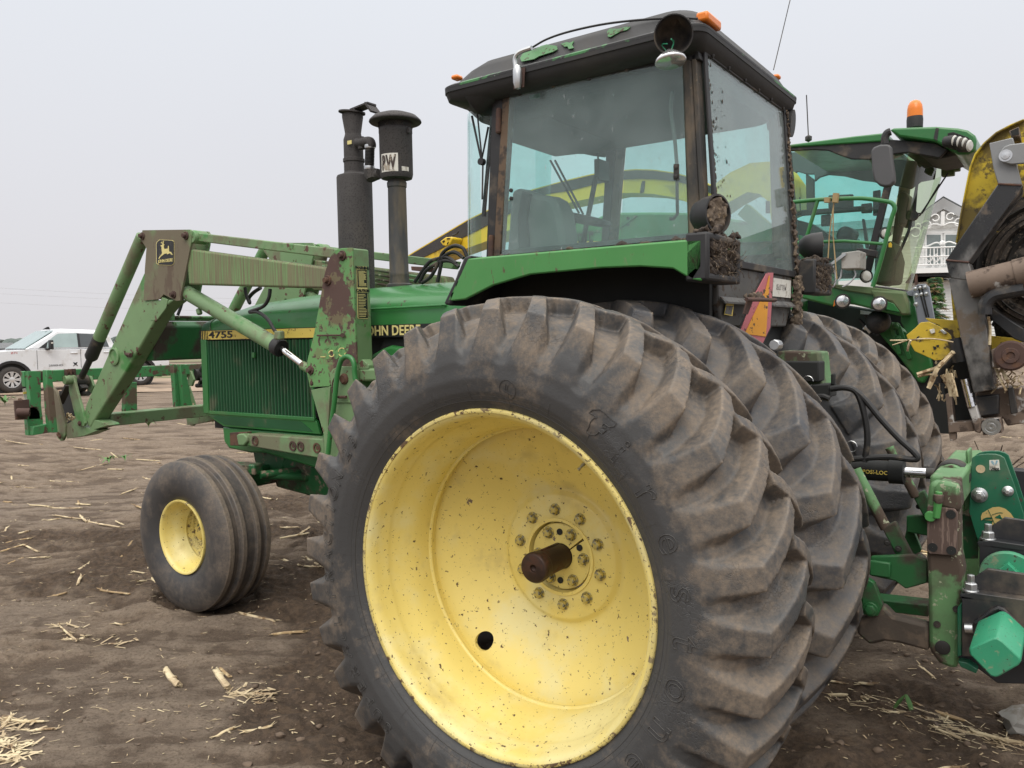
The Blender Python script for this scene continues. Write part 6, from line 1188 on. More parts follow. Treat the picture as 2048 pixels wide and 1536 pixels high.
# ================================================================== CORN HEADER, folded upright at the right edge
YK = 3.7
head = empty('corn_header', 'folded corn header with mud stained yellow shield, shiny black frame and toothed rotor', 'header', (1.2,YK,.5))
def hd(name, pts, y, t, mat, bev=.006): b = MB(); b.prism(yy(pts, y), (0,t,0)); return b.build(name, mat, head, bevel=bev)
hd('yellow_shield', B7((598,1195),(640,945),(690,690),(725,520),(770,400),(850,300),(960,205),(1090,135),(1211,85),(1500,20),(1500,500),(1100,900),(900,1180),(640,1500),(560,1600),(585,1400)), YK+.42, .05, MT['header_yellow'], .012)
hd('shield_edge', B7((590,1200),(632,945),(682,690),(717,515),(764,393),(846,292),(956,197),(1088,127),(1211,76),(1211,92),(1092,143),(965,212),(858,305),(778,405),(733,522),(698,692),(648,947),(606,1200)), YK+.36, .12, MT['header_yellow'], .006)
hd('grey_bracket', B7((897,300),(1110,248),(1122,290),(1142,490),(1192,672),(975,668),(935,530)), YK+.02, .22, MT['header_grey_steel'], .006)
hd('grey_tab', B7((988,420),(1000,370),(1030,330),(1080,310),(1400,270),(1400,470),(1090,492),(1015,470),(992,440)), YK-.03, .03, MT['header_grey_steel'], .008)
b = MB(); c = onY(B7((1045,412))[0], YK-.03); b.lathe([(.045,0),(.045,.004),(.030,.004),(.028,.014),(1e-3,.016)], c, (0,-1,0), 24); b.build('tab_pin', MT['bright_zinc'], head)
hd('square_socket', B7((1075,190),(1165,150),(1172,235),(1095,240)), YK+.1, .3, MT['header_brown_steel'], .004); hd('socket_hollow', B7((1090,190),(1162,158),(1166,220),(1100,232)), YK+.095, .01, MT['engine_dark'], 0)
hd('upper_beam', B7((975,668),(1192,680),(1180,735),(714,1374),(505,1356)), YK, .28, MT['header_black_paint'], .008)
hd('knuckle', B7((503,1358),(712,1378),(742,1475),(735,1545),(545,1520),(530,1480)), YK-.004, .28, MT['header_black_paint'], .008)
hd('lower_beam', B8((497,70),(690,20),(760,165),(815,420),(885,990),(890,1022),(712,1050),(600,560),(540,260)), YK, .26, MT['header_black_paint'], .008)
b = MB()
for a, c in ((((975,668)),((1190,680))),(((505,1357)),((714,1376)))): b.tube(yy(B7(a,c), YK-.006), .008, 6)
b.build('weld_seam', MT['rusty_steel'], head)
hd('beam_flange', B8((700,30),(735,35),(775,200),(730,210)), YK-.01, .3, MT['header_brown_steel'], .004); hd('beam_back', B8((740,190),(800,420),(895,990),(885,1000),(800,700),(740,330)), YK+.03, .3, MT['header_brown_steel'], .004)
hd('yellow_back_rail', B8((510,80),(540,80),(590,430),(540,430)), YK+.40, .05, MT['header_yellow'], .004)
# rotor with saw teeth
rc = onY((2107,533), YK+.42); rr_ = 150*camd(rc)/FPX
b = MB(); b.lathe([(rr_*.985,0),(rr_*.985,.03),(rr_*.80,.03),(rr_*.78,.08),(rr_*.66,.09),(rr_*.62,.03),(rr_*.4,.05),(.05,.05)], rc, (0,-1,0), 96); b.lathe([(rr_*1.0,.04),(rr_*1.0,.02)], rc, (0,-1,0), 96); b.build('rotor_disc', MT['rotor_steel'], head, ang=40)
b = MB(); n = 90
for k in range(n):
    a = 2*math.pi*k/n; b.prism([rc+V((math.cos(a+t)*r, .0, math.sin(a+t)*r)) for t, r in ((-.03,rr_*.97),(.03,rr_*.97),(.022,rr_*1.045),(-.018,rr_*1.03))], (0,-.012,0))
b.build('saw_teeth', MT['dark_steel'], head)
b = MB()
for r in (.86,.72,.52): b.lathe([(rr_*r-.02,.05),(rr_*r,.10),(rr_*r+.02,.05)], rc, (0,-1,0), 80)
b.build('rotor_ribs', MT['dark_steel'], head)
for k in range(3): hd('rotor_mark', B7((920+20*k,1092),(950+15*k,1100),(955+15*k,1106),(925+20*k,1098)), YK+.3, .004, MT['header_bright_yellow'], 0)
hd('rotor_housing', [(1958,420),(2100,360),(2300,360),(2300,760),(2000,720),(1985,640),(1962,560)], YK+.46, .04, MT['engine_dark'])
# brown cross tube
q0, q1 = onY((1938,570), YK-.05), onY((2100,532), YK-.05); b = MB(); b.tube([q0,q1], .105, 28); b.tube([q1-(q1-q0)*.42,q1], .112, 28); b.build('cross_tube', MT['header_brown_steel'], head, ang=50)
hd('tube_bracket', B7((905,1440),(1050,1385),(1070,1480),(905,1500)), YK+.05, .1, MT['implement_black'], .006)
b = MB(); b.tube(spline(yy(B8((1143,165),(1000,190),(880,220),(815,290),(810,380)), YK-.1),5), .05, 10); b.build('black_pipe', MT['implement_black'], head)
hd('divider_bar', B8((830,350),(870,330),(1143,500),(1143,620),(1060,590),(880,440)), YK+.1, .1, MT['implement_black'], .008)
# gearbox with round cover
hd('gearbox', B8((860,680),(960,640),(1135,615),(1160,800),(1000,830),(890,840)), YK-.05, .25, MT['header_brown_steel'], .012)
c = onY(B8((1032,730))[0], YK-.06); b = MB(); b.lathe([(.115,0),(.115,.03),(.10,.045),(.06,.045),(.055,.055),(.03,.055),(.025,.045),(1e-3,.045)], c, (0,-1,0), 36); b.bolt(onY(B8((952,748))[0],YK-.06),(0,-1,0),.014,.02); b.build('gearbox_cover', MT['rusty_steel'], head, ang=40)
hd('yellow_chute', B8((140,555),(215,495),(260,448),(330,440),(420,480),(520,560),(540,690),(440,768),(380,770),(210,692),(150,590)), YK+.15, .03, MT['header_bright_yellow'], .004)
hd('yellow_hood', B8((300,410),(590,432),(602,610),(520,640),(420,470),(330,438)), YK+.35, .03, MT['header_bright_yellow'], .004); hd('yellow_floor', B8((850,560),(1143,590),(1143,680),(860,680)), YK+.35, .1, MT['header_bright_yellow'], .004)
hd('chute_fold', B8((140,555),(290,515),(340,600),(160,595)), YK+.145, .006, MT['header_bright_yellow'], 0)
b = MB()
for pts in (((228,572),(242,566),(246,582),(232,590)),((365,650),(392,655),(398,672),(375,682)),((392,642),(415,638),(420,655),(402,660)),((280,685),(292,685),(290,700),(278,698)),((360,700),(370,705),(366,722),(358,712))): b.prism(yy(B8(*pts), YK+.143), (0,.002,0))
b.build('chute_holes', MT['engine_dark'], head)
hd('chute_clip', B8((335,510),(375,500),(385,535),(350,545)), YK+.12, .03, MT['white_decal'], .004); hd('chute_buckle', B8((425,515),(450,505),(488,540),(460,550)), YK+.12, .03, MT['bright_zinc'], .004)
hd('slate_divider', B8((195,160),(235,122),(300,118),(330,145),(385,460),(330,520),(240,470)), YK+1.2, .06, MT['slate_blue_paint'], .006)
b = MB()
for p in ((215,160),(258,152),(298,147),(225,215),(268,208),(310,203),(222,292)): b.bolt(onY(B8(p)[0], YK+1.2), (0,-1,0), .016, .014)
b.build('divider_bolts', MT['bright_zinc'], head)
for a, c in (((240,135),(310,400)),((266,132),(330,400))): b = MB(); b.beam(onY(B8(a)[0],YK+1.195), onY(B8(c)[0],YK+1.195), .012,.012); b.build('divider_slot', MT['engine_dark'], head)
hd('divider_stay', B8((130,190),(195,168),(200,225),(140,215)), YK+1.25, .05, MT['slate_blue_paint'], .004); hd('green_side', B8((100,195),(195,210),(245,480),(250,640),(180,600),(90,440)), YK+1.3, .08, MT['harvester_green'], .01)
# black gear behind: cylinder, feet, bearing box
hd('black_panel', B8((470,640),(540,590),(620,600),(720,1050),(700,1300),(540,1290),(460,1040)), YK+.35, .2, MT['engine_dark'], .006)
b = MB(); b.tube(yy(B8((570,580),(615,780)), YK+.15), .07, 16); b.build('fold_cylinder', MT['implement_black'], head, ang=50)
b = MB(); b.tube(yy(B8((638,930),(695,1165)), YK+.05), .032, 16); b.build('cylinder_rod', MT['hydraulic_chrome'], head)
b = MB(); b.tube(spline(yy(B8((560,740),(480,790),(410,880),(395,960)), YK+.2),5), .05, 10); b.build('hose_sleeve', MT['black_rubber_hose'], head)
hd('lower_frame', B8((470,1060),(520,1050),(545,1300),(700,1290),(720,1375),(560,1385),(500,1390),(490,1250)), YK+.1, .15, MT['header_brown_steel'], .006); hd('stand_foot', B8((500,1390),(560,1385),(562,1450),(512,1462)), YK+.12, .1, MT['header_brown_steel'], .006)
hd('cylinder_mount', B8((655,1160),(735,1150),(790,1340),(770,1395),(720,1380),(700,1280)), YK+.04, .15, MT['header_brown_steel'], .01)
hd('lower_pan', B8((720,1050),(1000,1000),(1143,1010),(1200,1300),(1000,1330),(960,1260),(780,1260)), YK+.2, .3, MT['header_brown_steel'], .01); hd('black_pan', B8((720,1080),(930,1060),(930,1230),(760,1250)), YK+.12, .2, MT['implement_black'], .01)
hd('bearing_box', B8((772,1275),(940,1258),(958,1388),(792,1412)), YK+.05, .2, MT['header_brown_steel'], .006); hd('box_face', B8((785,1285),(930,1270),(945,1380),(800,1400)), YK+.044, .01, MT['engine_dark'], 0)
c = onY(B8((864,1336))[0], YK+.042); b = MB(); b.lathe([(.068,0),(.066,.014),(.045,.014),(.043,.006),(.03,.006),(.028,.016),(.012,.016),(.010,.008),(1e-3,.008)], c, (0,-1,0), 32); b.build('bearing', MT['bright_zinc'], head, ang=40)
hd('slat_arm', B8((1000,1010),(1050,1000),(1090,1220),(1030,1230)), YK+.1, .06, MT['dark_steel'], .006)
for k in range(4): hd('slat', B8((1080,1030+60*k),(1200,1040+60*k),(1200,1060+60*k),(1085,1052+60*k)), YK+.3, .1, MT['header_yellow'] if k==0 else MT['dark_steel'], 0)
b = MB(); random.seed(21)
def straw_path(b, pts, y, r, mat=None): r = r*.55; b.tube(spline([onY(p, y+random.uniform(-.05,.05)) for p in pts],3), r, 5)
for pts, r in ((((0,600),(150,598),(300,585),(420,592),(540,615)),.012),(((20,640),(100,615),(170,590)),.010),(((150,690),(160,640),(175,600)),.018),(((230,890),(350,850),(420,820),(520,720)),.030),(((330,1010),(370,930),(400,850),(480,760),(540,700)),.034),(((240,910),(330,890),(400,900)),.018),(((850,640),(855,500),(840,400)),.02),(((905,850),(950,950),(990,1030)),.018),(((950,840),(1010,960)),.022),(((330,980),(360,900)),.02)): straw_path(b, B8(*pts), YK+.02, r)
for k in range(40):
    p = (random.uniform(380,560), random.uniform(760,1080)); straw_path(b, B8(p,(p[0]+random.uniform(-40,40),p[1]+random.uniform(20,90))), YK+.2, .006+.01*random.random())
for k in range(50):
    p = (random.uniform(860,1143), random.uniform(840,1010)); straw_path(b, B8(p,(p[0]+random.uniform(-60,60),p[1]+random.uniform(-30,60))), YK+.15, .005+.008*random.random())
b.build('trapped_stalks', MT['dry_stalk'], head)
b = MB()
for k in range(6):
    p = yy(B8((440+16*k,900-4*k),(500+10*k,990),(520+10*k,1080)), YK-.02-.01*k); b.rings([[q+V((-.012,0,0)),q+V((.0,-.012,.004)),q+V((.012,0,0)),q+V((0,.006,0))] for q in spline(p,3)])
b.build('husk_bundle', MT['dry_stalk'], head)
# ================================================================== HOUSE, TREE, TRUCK, FAR FIELDS
HYY = 36.0
house = empty('house', 'white house with scalloped gable, lacy bargeboard and small balcony', 'house', (-3,HYY,0))
def hs(name, pts, y, t, mat, bev=0): b = MB(); b.prism(yy(pts, y), (0,t,0)); return b.build(name, mat, house, bevel=bev)
pk = onY(B7((487,808))[0], HYY); hwid = 2.35; ez = pk.z-hwid*.70
zb = onY(C4((200,960))[0], HYY).z
b = MB(); b.prism([V((pk.x-hwid,HYY,zb)),V((pk.x+hwid,HYY,zb)),V((pk.x+hwid,HYY,ez)),V((pk.x,HYY,pk.z-.12)),V((pk.x-hwid,HYY,ez))], (0,6,0)); b.build('gable_wall', MT['siding_white'], house)
b = MB()
for r in range(17):   # fish-scale shingles
    z = zb+.1+r*.16
    for k in range(int(2*hwid/.2)):
        x = pk.x-hwid+.1+.2*k+(.1 if r%2 else 0)
        if z > ez+ (hwid-abs(x-pk.x))*.70-.25: continue
        b.prism([V((x+.1*math.cos(t),HYY-.02,z+.085*math.sin(t))) for t in [math.pi+math.pi*i/6 for i in range(7)]], (0,.018,0))
b.build('scallop_siding', MT['siding_white'], house, flat=True)
b = MB()
for s in (-1, 1):
    e = V((pk.x+s*(hwid+.35), HYY-.22, ez-.25)); t = V((pk.x, HYY-.22, pk.z)); b.prism([t, e, e+V((0,0,.16)), t+V((0,0,.22))] if 0 else [t+V((0,0,.04)), t-V((0,0,.42)), e-V((0,0,.30)), e+V((0,0,.04))], (0,.08,0))
b.build('bargeboard', MT['trim_white'], house)
b = MB()
for s in (-1, 1):
    e = V((pk.x+s*(hwid+.38), HYY-.16, ez-.24)); t = V((pk.x, HYY-.16, pk.z+.05)); b.prism([t, e, e+V((0,0,.06)), t+V((0,0,.07))], (0,6.4,0))
b.build('gable_roof', MT['shingle_grey'], house)
b = MB()   # lace bracket under the gable
def scroll(c, r, t0, t1, s, th=.05): b.tube([V((pk.x+s*(c[0]+r*(1-.35*i/14)*math.cos(t0+(t1-t0)*i/14)), HYY-.27, pk.z+c[1]+r*(1-.35*i/14)*math.sin(t0+(t1-t0)*i/14))) for i in range(15)], th, 5)
for s in (-1, 1):
    for c, r in (((.28,-.80),.17),((.62,-1.08),.20),((1.05,-1.36),.24),((1.5,-1.62),.18),((.95,-1.10),.12),((1.85,-1.80),.13)): scroll(c, r, .5, 6.0, s, .028)
    b.tube(spline([V((pk.x+s*x, HYY-.27, pk.z+z)) for x, z in ((0,-1.15),(.35,-1.05),(.75,-1.25),(.85,-1.55),(1.0,-1.75))],4), .035, 5)
    b.tube(spline([V((pk.x+s*x, HYY-.27, pk.z+z)) for x, z in ((0,-1.95),(.25,-1.85),(.6,-1.98),(.95,-1.95))],4), .035, 5)
b.tube([V((pk.x,HYY-.27,pk.z-.55)),V((pk.x,HYY-.27,pk.z-1.15))], .08, 6); b.blob((pk.x,HYY-.27,pk.z-1.9), .14, 1, 0)
b.build('lace_bracket', MT['trim_white'], house)
for x0, x1 in ((315,485),(538,700)):
    q = yy(C4((x0-16,508),(x1+16,508),(x1+16,900),(x0-16,900)), HYY-.05); b = MB(); b.prism(q, (0,.06,0)); f = b.build('window', MT['trim_white'], house)
    b = MB(); b.prism(yy(C4((x0,528),(x1-4,528),(x1-4,892),(x0,892)), HYY-.07), (0,.03,0)); b.build('pane', MT['window_dark'], f)
    b = MB()
    for x in (x0+92,): b.prism(yy(C4((x-4,690),(x+4,690),(x+4,892),(x-4,892)), HYY-.085), (0,.02,0))
    b.build('muntin', MT['trim_white'], f)
hs('window_trim', C4((285,490),(720,480),(720,508),(285,512)), HYY-.06, .05, MT['trim_white'])
b = MB(); yb = HYY-.9
for v in (690,795,892): q = yy(C4((170,v-2),(760,v-22)), yb); b.tube(q, .03, 6)
for k in range(14):
    x = 190+42*k; b.tube(yy(C4((x,690),(x,892)), yb), .018, 4)
for k in range(6):
    x = 345+85*k; c = onY(C4((x,842))[0], yb)
    for s in (-1,1): b.tube([c+V((s*.28,0,.3)), c+V((0,0,0)), c+V((s*.2,0,-.3))], .018, 4)
    b.tube([c+V((.12*math.cos(t),0,.12*math.sin(t)+.1)) for t in [i*.7 for i in range(10)]], .014, 4)
b.build('balcony_rail', MT['trim_white'], house)
hs('balcony_floor', C4((130,930),(780,905),(780,968),(140,985)), yb-.05, .95, MT['trim_white']); hs('balcony_soffit', C4((190,985),(780,968),(780,1012),(200,1022)), yb+.1, .9, MT['deck_black'])
b = MB(); q = yy(C4((172,988),(205,988),(205,1120),(172,1120)), yb); b.prism(q, (0,.12,0)); b.build('porch_post', MT['rusty_steel'], house)
q = yy(C4((60,1085),(600,1070)), HYY-.1); xl, xr = q[0].x-.6, pk.x+6
b = MB(); b.box(((xl+xr)/2, HYY+2.9, zb/2), (xr-xl, 6, zb)); b.build('lower_wall', MT['siding_white'], house)
b = MB()
for k in range(30): z = .15+k*(zb-.3)/30; b.prism([V((xl,HYY-.13,z)),V((xr,HYY-.13,z)),V((xr,HYY-.105,z+(zb-.3)/30)),V((xl,HYY-.105,z+(zb-.3)/30))], (0,.02,0))
b.build('clapboards', MT['siding_white'], house, flat=True)
b = MB(); b.prism(yy(C4((60,1100),(150,960),(165,975),(150,1080),(600,1065),(600,1045),(150,1045)), HYY-.6), (0,.4,0)); b.build('porch_eave', MT['trim_white'], house)
# long wing to the left with a low grey roof (seen through the harvester's cab)
wz = onY(C6((690,850))[0], HYY+1); w0 = onY(C6((560,770))[0], HYY+1)
b = MB(); b.box(((w0.x-9+pk.x)/2, HYY+3.5, wz.z/2), (pk.x-w0.x+9, 5, wz.z)); b.build('wing_wall', MT['siding_white'], house)
b = MB(); b.prism([V((w0.x-9.4, HYY+.6, wz.z-.1)), V((w0.x-9.4, HYY+3.5, w0.z+.2)), V((w0.x-9.4, HYY+6.4, wz.z-.1))], (pk.x-w0.x+9.2,0,0)); b.build('wing_roof', MT['shingle_grey'], house)
for p in (700,): q = yy(C6((712,940),(772,940),(772,1010),(712,1010)), HYY+.95); b = MB(); b.prism(q, (0,.05,0)); f = b.build('window', MT['trim_white'], house); b = MB(); c = sum(q,V((0,0,0)))/4; b.prism([c+(p-c)*.75+V((0,-.03,0)) for p in q], (0,.02,0)); b.build('pane', MT['window_dark'], f)

# spruce showing behind the header
def leafy(name, label, cat, base, h, n, rad, mats, trunk_r=.05, seed=1, drop=.3):
    random.seed(seed); root = empty(name, label, cat, base); B = V(base)
    b = MB(); b.tube([B, B+V((0,0,h*.95))], [trunk_r, trunk_r*.25], 8); b.build('trunk', MT['bark'], root)
    for mi, m in enumerate(mats):
        b = MB()
        for k in range(n//len(mats)):
            t = random.random()**.8; a = random.random()*6.28; r = rad*(1-t*.95); z = h*(.08+.92*t); d = V((math.cos(a), math.sin(a), -drop)); p0 = B+V((0,0,z)); L = r*random.uniform(.55,1.05)
            for j in range(9):
                u = (j+1)/9; q = p0+d*L*u; w = V((-math.sin(a), math.cos(a), 0)); ln = .05+.12*rad*(1-u*.5)
                for s in (-1,1): e = q+(w*s+d*.8)*ln+V((0,0,random.uniform(-.05,.03))); b.prism([q, q+d*.03*rad, e], (0,0,.008))
        b.build('foliage', m, root, flat=True)
    return root
tb = onY((1868,700), 17.0); leafy('spruce_tree', 'small spruce with green and browned sprays between grey divider and white siding', 'tree', (tb.x, 17.0, 0), onY((1868,568),17.).z+.15, 260, .75, [MT['spruce_green'], MT['dry_leaf'], MT['green_leaf']], .06, 5)

# pickup truck
tf, tr_ = onZ((24,786), 0), onZ((280,771), 0); fwd = (tf-tr_); fwd.z = 0
truck = empty('pickup_truck', 'white crew cab pickup with grime along its flanks parked beyond the loader', 'truck')
WB, TW = 4.05, 2.03
def tk(name, prof, y0, y1, mat, bev=.03, par=None, seg=2):   # side profile (x forward from the rear axle, z) drawn between two lateral offsets
    b = MB(); b.prism([V((x,y0,z)) for x, z in prof], (0,y1-y0,0)); return b.build(name, mat, par or truck, bevel=bev, seg=seg)
N = TW/2      # near side is +y (driver's side when heading +x)
def wheel_arch(cx, r, z0, n=10): return [(cx+r*math.cos(t), .42+r*math.sin(t)) for t in [math.pi*i/n for i in range(n+1)]]
body = [(-1.05,.62),(-1.10,1.32),(2.62-1.4+.0,1.33),(3.0,1.34),(3.55,1.36),(4.55,1.30),(5.0,1.20),(5.06,.60)]
lower = [(5.0,.55)]+[(x,z) for x,z in wheel_arch(WB,.53,.42)]+[(WB-.55,.50),(.55,.50)]+[(x,z) for x,z in wheel_arch(0,.53,.42)]+[(-.6,.55)]
tk('body', body+lower, -N, N, MT['truck_white'], .05, seg=3)
# glasshouse: crew cab
b = MB(); base = [(.78,1.33),(3.52,1.37)]
def gh(x, z, yb): return [V((x,-yb,z)), V((x,yb,z))]
rg = [[V((.76,-N+.03,1.33)),V((3.62,-N+.03,1.36)),V((3.62,N-.03,1.36)),V((.76,N-.03,1.33))],[V((.98,-N+.20,1.90)),V((2.62,-N+.20,1.97)),V((2.62,N-.20,1.97)),V((.98,N-.20,1.90))],[V((1.05,-N+.30,1.96)),V((2.45,-N+.30,2.02)),V((2.45,N-.30,2.02)),V((1.05,N-.30,1.96))]]
b.rings(rg); b.build('cab_roof', MT['truck_white'], truck, bevel=.06, seg=3)
def glass(name, pts, mat, off=.012):   # panes lie on the sloping cab sides
    for s in (1,-1):
        b = MB(); q = [V((x, s*(N-.03-(z-1.33)*.29+off), z)) for x, z in pts]; b.prism(q, (0,-s*.01,0)); b.build(name, mat, truck)
glass('side_window', [(1.02,1.40),(1.94,1.40),(1.92,1.86),(1.12,1.82)], MT['truck_glass']); glass('side_window', [(2.02,1.40),(3.20,1.41),(2.60,1.86),(2.0,1.87)], MT['truck_windshield']); glass('door_pillar', [(1.94,1.40),(2.02,1.40),(2.0,1.87),(1.92,1.86)], MT['truck_black'], .013)
glass('mirror_sail', [(3.0,1.40),(3.22,1.40),(2.92,1.62)], MT['truck_black'], .014)
b = MB(); b.prism([V((3.60,-N+.16,1.385)),V((3.60,N-.16,1.385)),V((2.68,N-.28,1.955)),V((2.68,-N+.28,1.955))], (.02,0,.012)); b.build('windscreen', MT['truck_windshield'], truck)
b = MB()
for x in (.82,1.97,3.30): b.box((x,N+.001,1.02),(.012,.006,.62))
b.box((.62,N+.001,.98),(.03,.006,.7)); b.build('door_gaps', MT['truck_black'], truck)
for x in (2.18,1.12): b = MB(); b.box((x,N+.02,1.22),(.22,.03,.035)); b.build('door_handle', MT['truck_white'], truck, bevel=.01)
b = MB(); b.box((2.95,N+.22,1.50),(.10,.20,.30)); b.box((3.0,N+.06,1.36),(.10,.2,.06)); b.build('wing_mirror', MT['truck_black'], truck, bevel=.02)
b = MB(); b.box((2.895,N+.22,1.55),(.01,.15,.06)); b.build('mirror_glass', MT['lamp_reflector'], truck)
b = MB(); b.box((2.95,N+.325,1.56),(.06,.01,.05)); b.build('mirror_lamp', MT['white_decal'], truck)
for cx, nm in ((WB,'front'),(0,'rear')):
    b = MB(); out = [V((cx+.60*math.cos(t),N-.01,.42+.60*math.sin(t))) for t in [math.pi*i/14 for i in range(15)]]; inn = [V((cx+.515*math.cos(t),N-.01,.42+.515*math.sin(t))) for t in [math.pi*i/14 for i in range(15)]]
    b.prism(out+list(reversed(inn)), (0,.035,0)); b.build('wheel_arch_trim', MT['truck_black'], truck)
    b = MB(); b.prism([V((cx+.53*math.cos(t),N-.10,.42+.53*math.sin(t))) for t in [2*math.pi*i/24 for i in range(24)]], (0,.02,0)); b.build('arch_liner', MT['engine_dark'], truck)
    for s in (1,-1):
        c = V((cx, s*(N-.14), .42)); w = sub('wheel', truck, c)
        b = MB(); b.lathe([(.23,-.13),(.30,-.15),(.38,-.14),(.415,-.10),(.42,0),(.415,.10),(.38,.14),(.30,.15),(.23,.13)], c, (0,1,0), 36); b.build('tyre', MT['truck_tyre'], w, ang=50)
        b = MB(); b.lathe([(.262,.13*s),(.255,.145*s),(.235,.14*s),(.23,.05*s),(.05,.05*s)], c, (0,1,0), 36)
        b.lathe([(.085,.08*s),(.085,.14*s),(.06,.15*s),(1e-3,.15*s)], c, (0,1,0), 20)
        for k in range(8):
            a = 2*math.pi*k/8
            for da in (-.13,.13): b.beam(c+V((math.cos(a)*.06,.125*s,math.sin(a)*.06)), c+V((math.cos(a+da)*.245,.135*s,math.sin(a+da)*.245)), .045,.03,(0,1,0))
        b.build('rim', MT['truck_alloy'], w, ang=40)
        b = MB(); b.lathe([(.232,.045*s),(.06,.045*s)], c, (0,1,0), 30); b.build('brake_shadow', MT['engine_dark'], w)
b = MB(); b.beam((.7,N-.02,.42),(3.3,N-.02,.42),.06,.08); b.build('step_bar', MT['truck_black'], truck)
b = MB(); b.box((5.06,0,.62),(.12,TW-.1,.28)); b.box((-1.12,0,.62),(.12,TW-.1,.2)); b.build('bumper', MT['truck_black'], truck, bevel=.04)
b = MB(); b.box((5.05,0,1.0),(.04,1.5,.36)); b.build('grille', MT['truck_black'], truck)
b = MB(); b.box((-.72,N-.10,.50),(.02,.34,.44)); b.build('mud_flap', MT['truck_black'], truck)
b = MB(); b.box((-.1,N-.08,1.345),(1.9,.10,.03)); b.box((-.1,-N+.08,1.345),(1.9,.10,.03)); b.box((-.16,0,1.0),(1.7,1.6,.6)); b.build('bed_rail', MT['truck_black'], truck)
b = MB(); b.prism([V((2.75,.0,2.01)),V((2.52,0,2.01)),V((2.55,0,2.10)),V((2.60,0,2.10))], (0,.04,0)); b.build('roof_fin', MT['truck_black'], truck)
lettering('side_lettering', '2500HD', (2.75,N+.004,.82), .085, MT['mirror_grey'], truck, xdir=(-1,0,0), xs=1.5); lettering('fender_lettering', 'Z71', (3.95,N+.004,1.26), .085, MT['decal_red'], truck, xdir=(-1,0,0), xs=1.5)
b = MB(); c = V((2.15,N+.003,.84)); b.prism([c+V(p) for p in ((-.06,0,-.07),(-.02,0,-.03),(.02,0,-.03),(.06,0,-.07),(.07,0,-.05),(.03,0,0),(.07,0,.05),(.05,0,.07),(0,0,.04),(-.05,0,.07),(-.07,0,.05),(-.03,0,0),(-.07,0,-.05))], (0,.004,0)); b.build('door_emblem', MT['truck_black'], truck)
truck.location = (tr_.x, tr_.y, 0); ta = math.atan2(fwd.y, fwd.x)
# near side of the truck faces the camera: lateral offset so the near wheels stand on the surveyed spots
lat = V((-math.sin(ta), math.cos(ta), 0)); truck.rotation_euler = (0,0,ta); sgn = 1 if lat.dot(V((CAM.x,CAM.y,0))-tr_) > 0 else -1
truck.location = V((tr_.x,tr_.y,0)) - lat*sgn*(N-.05); sc = fwd.length/WB; truck.scale = (sc, sc if sgn > 0 else -sc, sc)

# far things, faded by their colours alone, no haze in the air
random.seed(5)
b = MB()
for k in range(520):
    a = R_(random.uniform(20,110)); d = random.uniform(420,520); d2 = sight((0,690)); ang0 = math.atan2(d2.y, d2.x); aa = ang0+R_(random.uniform(-40,34))
    x, y = CAM.x+d*math.cos(aa), CAM.y+d*math.sin(aa); hgt = 3.2+2.6*noise.noise(V((aa*30,0,2)))+1.2*random.random(); b.blob((x,y,hgt*.45), hgt*.75, 2, .5, (1.5,1.5,.75))
tag(b.build('distant_trees', MT['hazed_foliage'], None, flat=True), 'hazy line of distant trees along the field horizon', 'tree line', kind='stuff')
c = onZ((2,695), 0); dd = V((c.x-CAM.x, c.y-CAM.y, 0)).normalized()*110
shed = empty('machine_shed', 'dark low building on the horizon at the far left behind the white pickup', 'building', (CAM.x+dd.x, CAM.y+dd.y, 0)); q = V((CAM.x+dd.x, CAM.y+dd.y, 0)); wdir = V((dd.y,-dd.x,0)).normalized(); rot = Matrix.Rotation(math.atan2(wdir.y,wdir.x),3,'Z')
b = MB(); b.box(q-wdir*7+V((0,0,.55)), (16,5,1.1), rot); b.build('wall', MT['far_building'], shed); b = MB(); b.prism([q-wdir*15.2+V((0,0,1.1))+rot@V((0,-2.8,0)), q-wdir*15.2+V((0,0,1.1))+rot@V((0,2.8,0)), q-wdir*15.2+V((0,0,1.75))], wdir*16.4); b.build('roof', MT['shingle_grey'], shed)
for i, (v0, v1) in enumerate(((572,590),(584,597),(603,611))):
    a, c = CAM+sight((-150,v0-6))*95, CAM+sight((900,v1+14))*95; b = MB(); b.tube([a.lerp(c,t)-V((0,0,2.2*4*t*(1-t)*.25)) for t in [k/24 for k in range(25)]], .016, 4, cap=False)
    tag(b.build('power_line', MT['wire_grey']), ['top wire of the faint power line crossing the grey sky','middle wire of the faint power line crossing the grey sky','lowest wire of the faint power line crossing the grey sky'][i], 'wire', 'wires of the power line')
# ================================================================== GROUND
def sstep(a, b, x): t = max(0, min(1, (x-a)/(b-a))); return t*t*(3-2*t)
moist = []   # (x, y, radius): loosened moist soil, tracks round the tractor
for px, r in (((-40,1060),.45),((90,1068),.45),((200,1078),.42),((290,1110),.40),((330,1180),.35),((560,1010),.5),((590,1080),.5),((600,1160),.45),((560,1210),.35),((480,1230),.3),((620,1230),.4),((680,1290),.42),((700,1370),.40),((640,1330),.3),((560,1420),.26),((690,1450),.34),((760,1520),.3),((640,1500),.26),((470,1470),.14),((250,1160),.28),((120,1160),.25),((1650,1330),.35),((1720,1400),.3),((1850,1420),.3),((1960,1470),.3),((1800,1330),.3),((1620,1480),.25),((1780,1500),.2)):
    p = onZ(px, 0); moist.append((p.x, p.y, r*1.25))
pale = []
for px, r in (((250,1400),.42),((330,1470),.40),((180,1480),.35),((120,1350),.2),((420,1260),.30),((300,1290),.25),((560,1290),.2),((100,1010),.9),((400,940),.8),((60,1230),.25),((440,1390),.22),((1700,1310),.25),((1850,1340),.2),((1660,1440),.16)):
    p = onZ(px, 0); pale.append((p.x, p.y, r*1.2))
